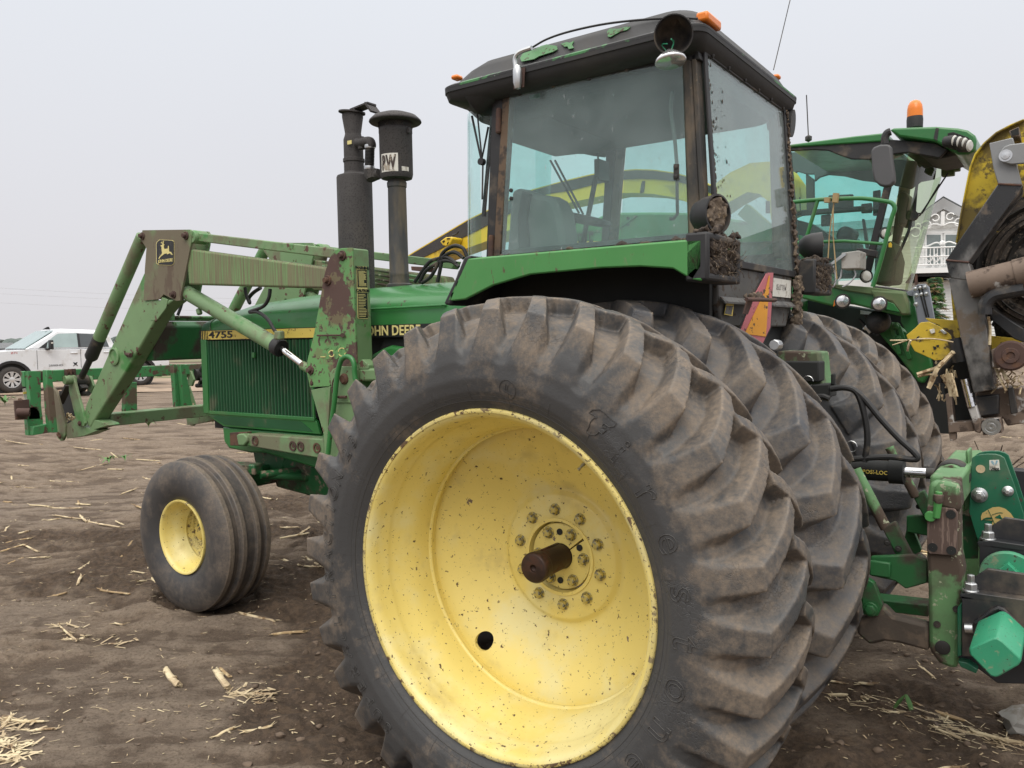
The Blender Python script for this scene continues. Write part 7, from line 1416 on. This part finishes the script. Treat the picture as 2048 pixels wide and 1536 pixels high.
def fields(x, y):
    n = noise.fractal(V((x*1.3, y*1.9, 3.)), .75, 2.1, 5)*.55
    m = 0
    for a, c, r in moist:
        d = math.hypot(x-a, y-c)/r
        if d < 1.6: m = max(m, 1-sstep(.35, 1.4, d))
    q = 0
    for a, c, r in pale:
        d = math.hypot(x-a, y-c)/r
        if d < 1.6: q = max(q, 1-sstep(.4, 1.45, d))
    return max(0, min(1, m*.85+n*1.15-.10-q*.35)), max(0, min(1, q+n*.5))
def height(x, y, m, q, detail=False):
    near = 1-sstep(8, 30, math.hypot(x-CAM.x, y-CAM.y))
    h = .035*noise.noise(V((x*.45, y*.6, 0)))+near*(.020*noise.noise(V((x*1.6, y*2.2, 5.))))
    c = noise.fractal(V((x*7, y*8, 9.)), 1.0, 2.1, 4); s_ = x*.82+y*.57; t_2 = y*.82-x*.57; c2 = noise.fractal(V((s_*1.5, t_2*6.5, 4.)), .9, 2.1, 4); rg_ = 1-abs(noise.noise(V((s_*4.5, t_2*9, 6.))))*2; h += near*.016*max(0, rg_)**3*(1-.7*q); h += near*(.026*c*(.35+.9*m-.28*q)+.040*c2*(1-.8*q)+.026*max(0, noise.noise(V((x*17, y*17, 2.)))-.1)*(.25+m))
    h += near*.006*math.sin(6.28*(y*1.9+x*.35+.5*noise.noise(V((x*.8,y*.8,1.)))))*(1-q)*.7
    for wx, wy, rx, ry in ((-2.872,-.65,.38,.26),(-2.872,.65,.38,.26)):
        d = math.hypot((x-wx)/rx, (y-wy)/ry); h += .022*math.exp(-((d-1.25)/.35)**2)-(.03 if d < 1 else 0)
    if detail: return h-.012, c*.40+c2*.65+(max(0,rg_)**3-.3)*.25
    return h-.012
def axis(lo, hi, step, far, grow):
    a = [lo+step*i for i in range(int((hi-lo)/step)+1)]; s = step; v = hi
    while v < far: s *= grow; v += s; a.append(v)
    s = step; v = lo; pre = []
    while v > -far: s *= grow; v -= s; pre.append(v)
    return list(reversed(pre))+a
xs = axis(-6.0, 2.8, .018, 2600, 1.035); ys = axis(-2.6, 1.4, .018, 2600, 1.035)
vs = []; att = []
for y in ys:
    for x in xs:
        if abs(x) < 60 and abs(y) < 60: m, q = fields(x, y); h, dt = height(x, y, m, q, True)
        else: m, q = max(0,min(1,.12+noise.noise(V((x*.03,y*.05,0)))*.3)), .3; h = 0; dt = 0
        vs.append((x, y, h)); att.append((m, q, .5+dt*.8))
nx = len(xs); fs = [(j*nx+i, j*nx+i+1, (j+1)*nx+i+1, (j+1)*nx+i) for j in range(len(ys)-1) for i in range(nx-1)]
me = bpy.data.meshes.new('ground'); me.from_pydata(vs, [], fs); me.update(); me.polygons.foreach_set('use_smooth', [True]*len(fs))
ca = me.color_attributes.new('soil', 'FLOAT_COLOR', 'POINT')
ca.data.foreach_set('color', [c for m, q, t in att for c in (m, q, t, 1)])
g = bpy.data.objects.new('ground', me); COL.objects.link(g); tag(g, 'bare dark soil of a harvested corn field', None, kind='structure')
m = bpy.data.materials.new('field_soil'); m.use_nodes = True; nt = m.node_tree; nt.nodes.clear(); L = nt.links.new
out = _n(nt,'ShaderNodeOutputMaterial'); bs = _n(nt,'ShaderNodeBsdfPrincipled'); L(bs.outputs[0], out.inputs[0]); bs.inputs['Roughness'].default_value = .95; bs.inputs['Specular IOR Level'].default_value = .25
at = _n(nt,'ShaderNodeAttribute', attribute_name='soil'); sp = _n(nt,'ShaderNodeSeparateColor'); L(at.outputs['Color'], sp.inputs[0])
co = _n(nt,'ShaderNodeTexCoord').outputs['Object']
def nz(sc, det=8.0, ro=.65, st=(1,1,1)):
    mp = _n(nt,'ShaderNodeMapping'); mp.inputs['Scale'].default_value = st; L(co, mp.inputs['Vector']); t = _n(nt,'ShaderNodeTexNoise', Scale=sc, Detail=det, Roughness=ro); L(mp.outputs[0], t.inputs['Vector']); return t.outputs['Fac']
def nzr(sc, det, ro, st):   # drawn out along the rows
    mp = _n(nt,'ShaderNodeMapping'); mp.inputs['Rotation'].default_value = (0,0,-R_(33)); L(co, mp.inputs['Vector']); m2 = _n(nt,'ShaderNodeMapping'); m2.inputs['Scale'].default_value = st; L(mp.outputs[0], m2.inputs['Vector']); t = _n(nt,'ShaderNodeTexNoise', Scale=sc, Detail=det, Roughness=ro); L(m2.outputs[0], t.inputs['Vector']); return t.outputs['Fac']
def ramp(v, a, b, lo=0, hi=1):
    k = _n(nt,'ShaderNodeMapRange', interpolation_type='SMOOTHSTEP'); k.inputs['From Min'].default_value = a; k.inputs['From Max'].default_value = b; k.inputs['To Min'].default_value = lo; k.inputs['To Max'].default_value = hi; L(v, k.inputs['Value']); return k.outputs[0]
def mixc(f, a, b):
    x = _n(nt,'ShaderNodeMix', data_type='RGBA')
    if hasattr(f,'is_linked') or hasattr(f,'links'): L(f, x.inputs[0])
    else: x.inputs[0].default_value = f
    for v, i in ((a,6),(b,7)):
        if isinstance(v, tuple): x.inputs[i].default_value = c4(v)
        else: L(v, x.inputs[i])
    return x.outputs[2]
def mul(a, b):
    k = _n(nt,'ShaderNodeMath', operation='MULTIPLY')
    for v, i in ((a,0),(b,1)):
        if isinstance(v, (int,float)): k.inputs[i].default_value = v
        else: L(v, k.inputs[i])
    return k.outputs[0]
def addn(a, b):
    k = _n(nt,'ShaderNodeMath', operation='ADD'); L(a, k.inputs[0]); L(b, k.inputs[1]); return k.outputs[0]
crust = (.240,.186,.140); mid = (.160,.122,.091); wet = (.072,.052,.039)
c = mixc(ramp(nzr(1.8,10,.72,(.35,1.6,1)), .40, .60), mid, crust)
c = mixc(ramp(nz(7,9,.72,(.8,1.3,1)), .45, .68, 0, .75), c, (.118,.084,.060))
c = mixc(mul(ramp(nz(24,8,.7), .40, .60), .45), c, (.27,.205,.15))
c = mixc(mul(sp.outputs[1], .55), c, (.21,.166,.130))
c = mixc(ramp(sp.outputs[2], .52, .30, 0, .75), c, (.095,.067,.048)); c = mixc(ramp(sp.outputs[2], .55, .80, 0, .55), c, (.275,.218,.165))
c = mixc(mul(ramp(nz(55,9,.78), .50, .60), .6), c, (.085,.064,.048)); c = mixc(mul(ramp(nz(120,6,.7), .56, .66), .5), c, (.30,.245,.19))
mo = ramp(addn(sp.outputs[0], mul(nz(11,9,.75), .5)), .42, .85, 0, .92)
c = mixc(mo, c, mixc(ramp(nz(30,6), .42, .6), wet, (.12,.084,.058)))
L(c, bs.inputs['Base Color'])
vo = _n(nt,'ShaderNodeTexVoronoi', feature='DISTANCE_TO_EDGE', Scale=13.0)
wv = _n(nt,'ShaderNodeTexNoise', Scale=9.0, Detail=5.0); L(co, wv.inputs['Vector']); vm = _n(nt,'ShaderNodeVectorMath', operation='MULTIPLY_ADD'); L(wv.outputs['Color'], vm.inputs[0]); vm.inputs[1].default_value = (.12,.12,0); L(co, vm.inputs[2]); L(vm.outputs[0], vo.inputs['Vector'])
ck = mul(ramp(vo.outputs['Distance'], 0, .045), 1.0)
b0 = _n(nt,'ShaderNodeBump', Distance=.006); L(ck, b0.inputs['Height']); L(mul(ramp(sp.outputs[1], .35, .7), .65), b0.inputs['Strength'])
b1 = _n(nt,'ShaderNodeBump', Strength=.95, Distance=.03); L(nz(26,10,.72), b1.inputs['Height']); L(b0.outputs[0], b1.inputs['Normal'])
b3 = _n(nt,'ShaderNodeBump', Strength=.7, Distance=.010); L(nz(95,8,.7), b3.inputs['Height']); L(b1.outputs[0], b3.inputs['Normal']); b1 = b3
b2 = _n(nt,'ShaderNodeBump', Strength=.7, Distance=.07); L(nzr(2.6,9,.7,(.35,1.7,1)), b2.inputs['Height']); L(b1.outputs[0], b2.inputs['Normal']); L(b2.outputs[0], bs.inputs['Normal'])
me.materials.append(m); m_soil = mk('soil_crumb', (.13,.094,.068), .97, var=.35, bump=[(90,.6,.004)])
# strips beyond: farm track, grass verge and stubble fields
def sheet(name, label, u0, u1, vv0, vv1, z, mat, kind='structure'):
    A, Bq = onZ((u0,vv0[0]),0), onZ((u1,vv0[1]),0); C, D = onZ((u1,vv1[1]),0), onZ((u0,vv1[0]),0); b = MB(); n = 40; rg = []
    for i in range(n+1):
        p, q = A.lerp(Bq,i/n), D.lerp(C,i/n); w = .35*noise.noise(p*.25); b0_ = p+(p-q).normalized()*w; rg.append([V((b0_.x,b0_.y,z)), V((q.x,q.y,z))])
    b.rings(rg, False, False, closed=False); return tag(b.build(name, mat, None), label, None, kind=kind)
mk('track_soil', (.28,.205,.145), .95, var=.12, layers=[((.16,.115,.08),.35,.50,.64,.95,(.25,1.4,1)),((.35,.265,.19),1.4,.52,.7,.95,(.5,1.5,1),.7)])
mk('verge_grass', (.13,.14,.06), .95, var=.25, layers=[((.20,.165,.09),.8,.45,.62,.95),((.075,.10,.035),2.2,.52,.66,.95)])
mk('far_stubble', (.25,.20,.145), .95, var=.12, layers=[((.16,.15,.08),.05,.48,.6,.95)])
sheet('dirt_track', 'pale packed dirt track where the pickup is parked', -500, 760, (800,775), (766,752), .010, MT['track_soil'])
sheet('grass_verge', 'rough olive grass verge behind the pickup', -500, 760, (766,752), (745,729), .014, MT['verge_grass'])
sheet('stubble_field', 'flat tan stubble field reaching the horizon', -900, 900, (745,716), (708,677), .018, MT['far_stubble'])

# ------------------------------------------------------------------ corn litter
random.seed(11)
def gz(p): m_, q_ = fields(p.x, p.y); return height(p.x, p.y, m_, q_)
def stalk(p, q, r, label=None, group='loose corn stalk pieces on the soil', husk=True, name='corn_stalk'):
    p, q = V(p), V(q); L_ = (q-p).length; d = (q-p).normalized(); c = (p+q)/2; b = MB(); rg = []
    w = V((-d.y, d.x, 0)).normalized(); up = V((0,0,1)); n = max(3, int(L_/.05)); ph = random.random()*6; r *= .82; tw = random.uniform(-.4,.4)
    for i in range(n+1):
        t = i/n; o = p.lerp(q,t)+w*.004*math.sin(2*t+ph)+up*(r*.55+.003*math.sin(4*t+ph)); rr = r*(1+.08*math.sin(i*2.7+ph)); rg.append([o+w*rr*math.cos(a)+up*rr*.7*math.sin(a)+d*(r*1.2*math.sin(a*2+ph)*(1 if i in (0,n) else 0)) for a in [2*math.pi*k/7+tw*t for k in range(7)]])
    b.rings(rg)
    if L_ > .10:
        for tt in ([.5+.2*math.sin(ph)] if L_ < .25 else [.28+.08*math.sin(ph), .72+.08*math.cos(ph)]):
            k = p.lerp(q,tt)+up*r*.55; b.rings([[k+d*e+w*r*f*math.cos(a)+up*r*f*.75*math.sin(a) for a in [2*math.pi*i/7 for i in range(7)]] for e, f in ((-.006,1.0),(0,1.22),(.006,1.0))])
    if husk:
        for s in range(random.randint(3,7)):   # frayed ends and peeling rind
            e = random.choice((p,q)); dd = ((d if e == q else -d)+w*random.uniform(-.8,.8)+up*random.uniform(-.05,.35)).normalized(); ln = random.uniform(.02,.06)*(.5+L_*1.5); f = e+up*r*.6+w*random.uniform(-r,r)*.6; ww = random.uniform(.002,.006)
            b.prism([f+w*ww, f-w*ww, f+dd*ln-w*ww*.4, f+dd*ln*1.05+w*ww*.3], (0,0,.0012))
    o = b.build(name, MT[random.choice(('dry_stalk','dry_stalk','pale_stalk','brown_stalk'))], None, origin=(c.x,c.y,c.z), ang=50); tag(o, label or 'dry broken corn stalk piece, one of many alike scattered on the bare soil', 'corn stalk', group); return o
mk('pale_stalk', (.56,.46,.29), .85, var=.2, layers=[((.30,.21,.11),18,.52,.7,.9)], bump=[(120,.3,.002)])
mk('brown_stalk', (.33,.23,.12), .85, var=.25, layers=[((.16,.105,.06),12,.50,.7,.9),((.5,.4,.24),20,.56,.7,.9)], bump=[(120,.3,.002)])
GZ = zone(0,860,2.273); RZ = zone(1640,1280,5.02)
def lay(px0, px1, r, label=None, **kw):
    p, q = onZ(px0,0), onZ(px1,0); p.z = gz(p); q.z = gz(q); return stalk(p, q, r, label, **kw)
named = {(750,1080,815,1155):(.021,'thick upright-cut corn stalk stub left of its twin on the dark soil in the foreground'),(985,1090,1035,1170):(.020,'thick pale corn stalk stub with ragged top, nearer the big rear tyre'),
 (1090,850,1250,855):(.013,'straight corn stalk lying level just right below the front tyre'),(1243,902,1385,905):(.013,'corn stalk pointing at the lug edge of the big rear tyre'),
 (1290,592,1365,618):(.013,'slanting corn stalk between the front tyre and the rear tyre lugs'),(405,405,545,437):(.013,'right half of the long broken corn stalk left of the front tyre'),
 (483,665,600,655):(.012,'lone corn stalk just left of the front tyre on dark soil'),(325,640,400,603):(.012,'corn stalk tilted uphill at mid left, left of the front tyre'),
 (985,1380,1065,1352):(.010,'short flat corn stalk chip at the bottom centre left of its longer neighbour'),(1115,1370,1230,1345):(.010,'split corn stalk sliver at the bottom centre beside the rear tyre'),
 (0,540,105,525):(.012,'corn stalk reaching in from the left edge at mid height'),(1060,1185,1235,1185):(.010,'thin corn stalk with shredded leaf right of the pale stub')}
for (a,b_,c,d), (r, lb) in named.items(): lay(GZ((a,b_))[0], GZ((c,d))[0], r, lb)
for a, b_, c, d, r in ((105,525,175,540,.011),(105,565,210,560,.010),(20,487,135,480,.011),(140,340,225,352,.012),(235,358,365,353,.012),(250,385,370,390,.011),(365,380,395,405,.013),(80,270,150,258,.011),(555,290,615,270,.012),(1280,447,1355,458,.012),(1355,470,1405,455,.013),(1395,598,1450,620,.013),(1385,635,1462,645,.011),(520,885,565,897,.008),(0,1370,50,1310,.010),(50,1325,200,1320,.009),(130,1358,245,1357,.009),(1065,810,1140,825,.011),(690,680,720,700,.016),(630,700,665,685,.014),(300,940,350,955,.009),(30,50,160,62,.012),(340,85,460,105,.012),(480,135,525,125,.012),(620,130,730,135,.013),(1000,1090,1045,1112,.011),(240,890,385,925,.008),(270,905,350,955,.007),(560,30,640,45,.012),(230,225,330,230,.010),(655,215,690,225,.011),(1190,310,1235,322,.011),(30,440,20,455,.009)):
    lay(GZ((a,b_))[0], GZ((c,d))[0], r)
for a, b_, c, d, r in ((50,445,230,455,.008),(100,520,440,570,.012),(400,500,520,505,.010),(1180,915,1400,1005,.007),(1000,300,1130,395,.008),(690,810,890,755,.008),(1040,800,1480,900,.010),(1160,1230,1420,1235,.008),(660,1250,760,1285,.012)): lay(RZ((a,b_))[0], RZ((c,d))[0], r)
lay(RZ((960,690))[0], RZ((1460,770))[0], .014, 'thick pale corn stalk at lower right beside the small green leaf'); lay(RZ((1520,900))[0], RZ((2040,1090))[0], .013, 'long corn stalk running to the right edge at lower right')
# scattered pieces further off
cnt = 0
while cnt < 165:
    u, v = random.uniform(-100,2150), 775+ (random.random()**1.3)*420
    if 640 < u < 1700 and v > 900: continue
    p = onZ((u,v),0); 
    if abs(p.y) < 1.6 and -3.3 < p.x < 1.0: continue
    a = random.uniform(-.5,.5)+(0 if random.random()<.7 else random.uniform(-1.5,1.5)); ln = random.uniform(.08,.34); q = p+V((math.cos(a),math.sin(a),0))*ln; p.z = gz(p); q.z = gz(q); stalk(p, q, random.uniform(.008,.014), husk=random.random()<.5); cnt += 1
# chaff and crumbs too many to count
b = MB()
def bit(p, ln, w, a):
    d = V((math.cos(a),math.sin(a),random.uniform(-.1,.25))); s = V((-d.y,d.x,0)).normalized()*w; z = V((0,0,.002)); b.add([p-d*ln/2-s+z,p-d*ln/2+s+z,p+d*ln/2+s*.6+z,p+d*ln/2-s*.6+z],[(0,1,2,3)])
for k in range(4200):
    u, v = random.uniform(-60,2100), 770+766*random.random()**1.15; p = onZ((u,v),0)
    cl = noise.noise(V((p.x*.9,p.y*1.4,4.)))
    if cl < -.05 and random.random() < .72: continue
    p.z = gz(p) if p.length < 40 else 0; far = min(1.8, .5+(p-CAM).length*.09); bit(p+V((0,0,.002)), random.uniform(.008,.05)*far, random.uniform(.0012,.005)*far, random.gauss(.1,.9))
for cx, cy, n in ((330,920,30),(1130,1200,34),(60,1340,34),(40,1480,42),(90,1455,34),(530,955,14),(1230,1200,12),(30,1420,24)):
    for k in range(n):
        p = onZ(GZ((random.gauss(cx,45),random.gauss(cy,22)))[0],0); p.z = gz(p); bit(p+V((0,0,.006*random.random())), random.uniform(.02,.10), random.uniform(.001,.009), random.gauss(0,.9))
for k in range(190):
    t = random.random(); p = onZ(RZ((100+1900*t+random.gauss(0,90), 540+560*t+random.gauss(0,60)))[0],0); p.z = gz(p); bit(p+V((0,0,.006*random.random())), random.uniform(.02,.10), random.uniform(.001,.004), random.gauss(-.5,.5))
tag(b.build('straw_litter', MT['dry_stalk'], None, flat=True, weld=False), 'fine straw and chaff scattered over the soil', 'litter', kind='stuff')
b = MB()
for k in range(2600):
    u, v = random.uniform(-60,2100), 800+736*random.random()**.8; p = onZ((u,v),0); m_, q_ = fields(p.x,p.y)
    if random.random() > .12+m_*.9: continue
    r = .0025+.016*random.random()**4; p.z = gz(p)+r*.15; b.blob(p, r, 1, .5, (1.2,1.1,.75))
tag(b.build('soil_crumbs', m_soil, None, ang=60, weld=False), 'loose crumbs of dark soil on the ground', 'soil', kind='stuff')
# weeds
def weed(px, h, label, n=7, mat='green_leaf', seed=0):
    random.seed(seed); p = onZ(px,0); p.z = gz(p); root = empty('weed', label, 'weed', tuple(p), 'small weeds sprouting in the soil'); b = MB()
    for k in range(n):
        a = 6.28*k/n+random.random(); d = V((math.cos(a),math.sin(a),0)); w = V((-d.y,d.x,0)); c = [p+V((0,0,h*.2)), p+d*h*.35+V((0,0,h*random.uniform(.6,1.0))), p+d*h*.8+V((0,0,h*random.uniform(.2,.9)))]; rg = []
        for i, q in enumerate(arc(*c, n=6)): t = i/6; ww = w*h*.10*math.sin(math.pi*(t*.85+.1)); rg.append([q-ww, q+V((0,0,-h*.02)), q+ww])
        b.rings(rg, False, False, closed=False)
    b.build('leaves', MT[mat], root, flat=False); b = MB(); b.tube([p-V((0,0,.02)), p+V((0,0,h*.5))], h*.02, 5); b.build('stem', MT[mat], root); return root
weed((218,930), .15, 'pale green weed in the soil below the loader arm tip, left of the front tyre', 9, seed=1); weed((250,925), .12, 'fainter green weed right beside the weed below the loader arm', 7, seed=2); weed(D5((575,1390))[0], .18, 'green weed under the lower cross tube of the loader', 9, seed=3); weed(D5((1335,1350))[0], .2, 'green weed peeping out below the tractor nose', 6, seed=4); weed((10,812), .35, 'tuft of green weed at the left edge under the tool carrier', 10, seed=6)
p = onZ(RZ((740,700))[0],0); root = empty('corn_seedling', 'bent green volunteer corn leaf among straw at the lower right', 'seedling', tuple(p)); b = MB()
q0, q1, q2 = p+V((0,0,.0)), onY(RZ((862,545))[0], p.y+.02), onY(RZ((945,785))[0], p.y-.03)
for a, c in ((q0,q1),(q1,q2)):
    rg = []; w = RT*.011
    for i in range(7): t = i/6; k = math.sin(math.pi*(t*.8+.15)); m_ = a.lerp(c,t)+V((0,0,.006*math.sin(math.pi*t))); rg.append([m_-w*k, m_-FW*.004, m_+w*k])
    b.rings(rg, False, False, closed=False)
b.build('leaves', MT['green_leaf'], root)
p = onZ((2047,1462),0); b = MB(); b.blob(p+V((.03,0,.04)), .085, 3, .25, (1.2,1,.75), 2); tag(b.build('field_stone', MT['cloth_grey_box'], None), 'grey stone at the right edge in the lower right corner', 'stone')
# dry weed standing right of the rear wheels
p = onY(D8((1060,150))[0], 6.0); p.z = 0; root = empty('dead_weed', 'dark dry weed with spread branches beyond the teal mast plates', 'weed', tuple(p)); b = MB()
for k in range(9): a = random.uniform(0,6.28); b.tube([p, p+V((math.cos(a)*.28,math.sin(a)*.2,.12+.3*random.random()))], .007, 4)
b.build('stem', MT['bark'], root)

# ================================================================== LIGHT, SKY, CAMERA
SUN_EL, SUN_AZ = R_(52), R_(-62)      # bright part of the overcast, behind the photographer's right shoulder
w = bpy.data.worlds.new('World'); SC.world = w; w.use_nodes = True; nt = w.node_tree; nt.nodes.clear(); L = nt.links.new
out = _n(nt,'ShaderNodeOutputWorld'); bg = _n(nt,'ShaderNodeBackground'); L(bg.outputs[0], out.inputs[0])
sky = _n(nt,'ShaderNodeTexSky', sky_type='NISHITA'); sky.sun_disc = False; sky.sun_elevation = SUN_EL; sky.sun_rotation = math.radians(90)-SUN_AZ; sky.dust_density = 6; sky.air_density = .8
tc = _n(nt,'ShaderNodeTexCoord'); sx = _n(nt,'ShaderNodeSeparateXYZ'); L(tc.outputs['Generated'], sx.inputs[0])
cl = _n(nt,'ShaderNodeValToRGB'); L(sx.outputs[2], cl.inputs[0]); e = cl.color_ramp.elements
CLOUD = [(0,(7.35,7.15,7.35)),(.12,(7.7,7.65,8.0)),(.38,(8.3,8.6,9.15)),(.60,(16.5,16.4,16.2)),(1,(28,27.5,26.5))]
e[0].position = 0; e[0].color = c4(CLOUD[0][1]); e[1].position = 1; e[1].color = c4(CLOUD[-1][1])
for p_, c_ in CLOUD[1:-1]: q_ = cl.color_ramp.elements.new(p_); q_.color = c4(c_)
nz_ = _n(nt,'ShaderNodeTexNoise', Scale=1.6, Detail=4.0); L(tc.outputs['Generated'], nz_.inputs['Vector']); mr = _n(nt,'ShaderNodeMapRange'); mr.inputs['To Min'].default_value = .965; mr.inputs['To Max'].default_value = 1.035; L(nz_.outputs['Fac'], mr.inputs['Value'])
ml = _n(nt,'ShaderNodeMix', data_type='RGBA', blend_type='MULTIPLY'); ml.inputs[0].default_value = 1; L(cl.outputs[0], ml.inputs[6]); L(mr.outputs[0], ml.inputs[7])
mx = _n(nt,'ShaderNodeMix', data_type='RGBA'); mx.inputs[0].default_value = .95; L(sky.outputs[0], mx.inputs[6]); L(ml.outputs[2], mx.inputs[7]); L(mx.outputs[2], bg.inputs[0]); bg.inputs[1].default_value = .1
ld = bpy.data.lights.new('sun', 'SUN'); ld.energy = 1.5; ld.angle = R_(40); ld.color = (1,.93,.82); lo = bpy.data.objects.new('sun', ld); COL.objects.link(lo)
sd = V((math.cos(SUN_EL)*math.cos(SUN_AZ), math.cos(SUN_EL)*math.sin(SUN_AZ), math.sin(SUN_EL))); lo.rotation_euler = sd.to_track_quat('Z','Y').to_euler(); lo.location = (4,-6,8)
cd = bpy.data.cameras.new('camera'); cam = bpy.data.objects.new('camera', cd); COL.objects.link(cam); cam.location = CAM
cam.rotation_euler = Matrix((RT, UP, -FW)).transposed().to_euler(); cd.sensor_width = 36; cd.lens = 36*FPX/2048; cd.clip_end = 6000; cd.clip_start = .05
SC.camera = cam
SC.view_settings.view_transform = 'Standard'; SC.view_settings.look = 'None'; SC.view_settings.exposure = 0; SC.view_settings.gamma = 1
SC.cycles.max_bounces = 8; SC.cycles.transparent_max_bounces = 16; SC.cycles.glossy_bounces = 3; SC.cycles.diffuse_bounces = 3
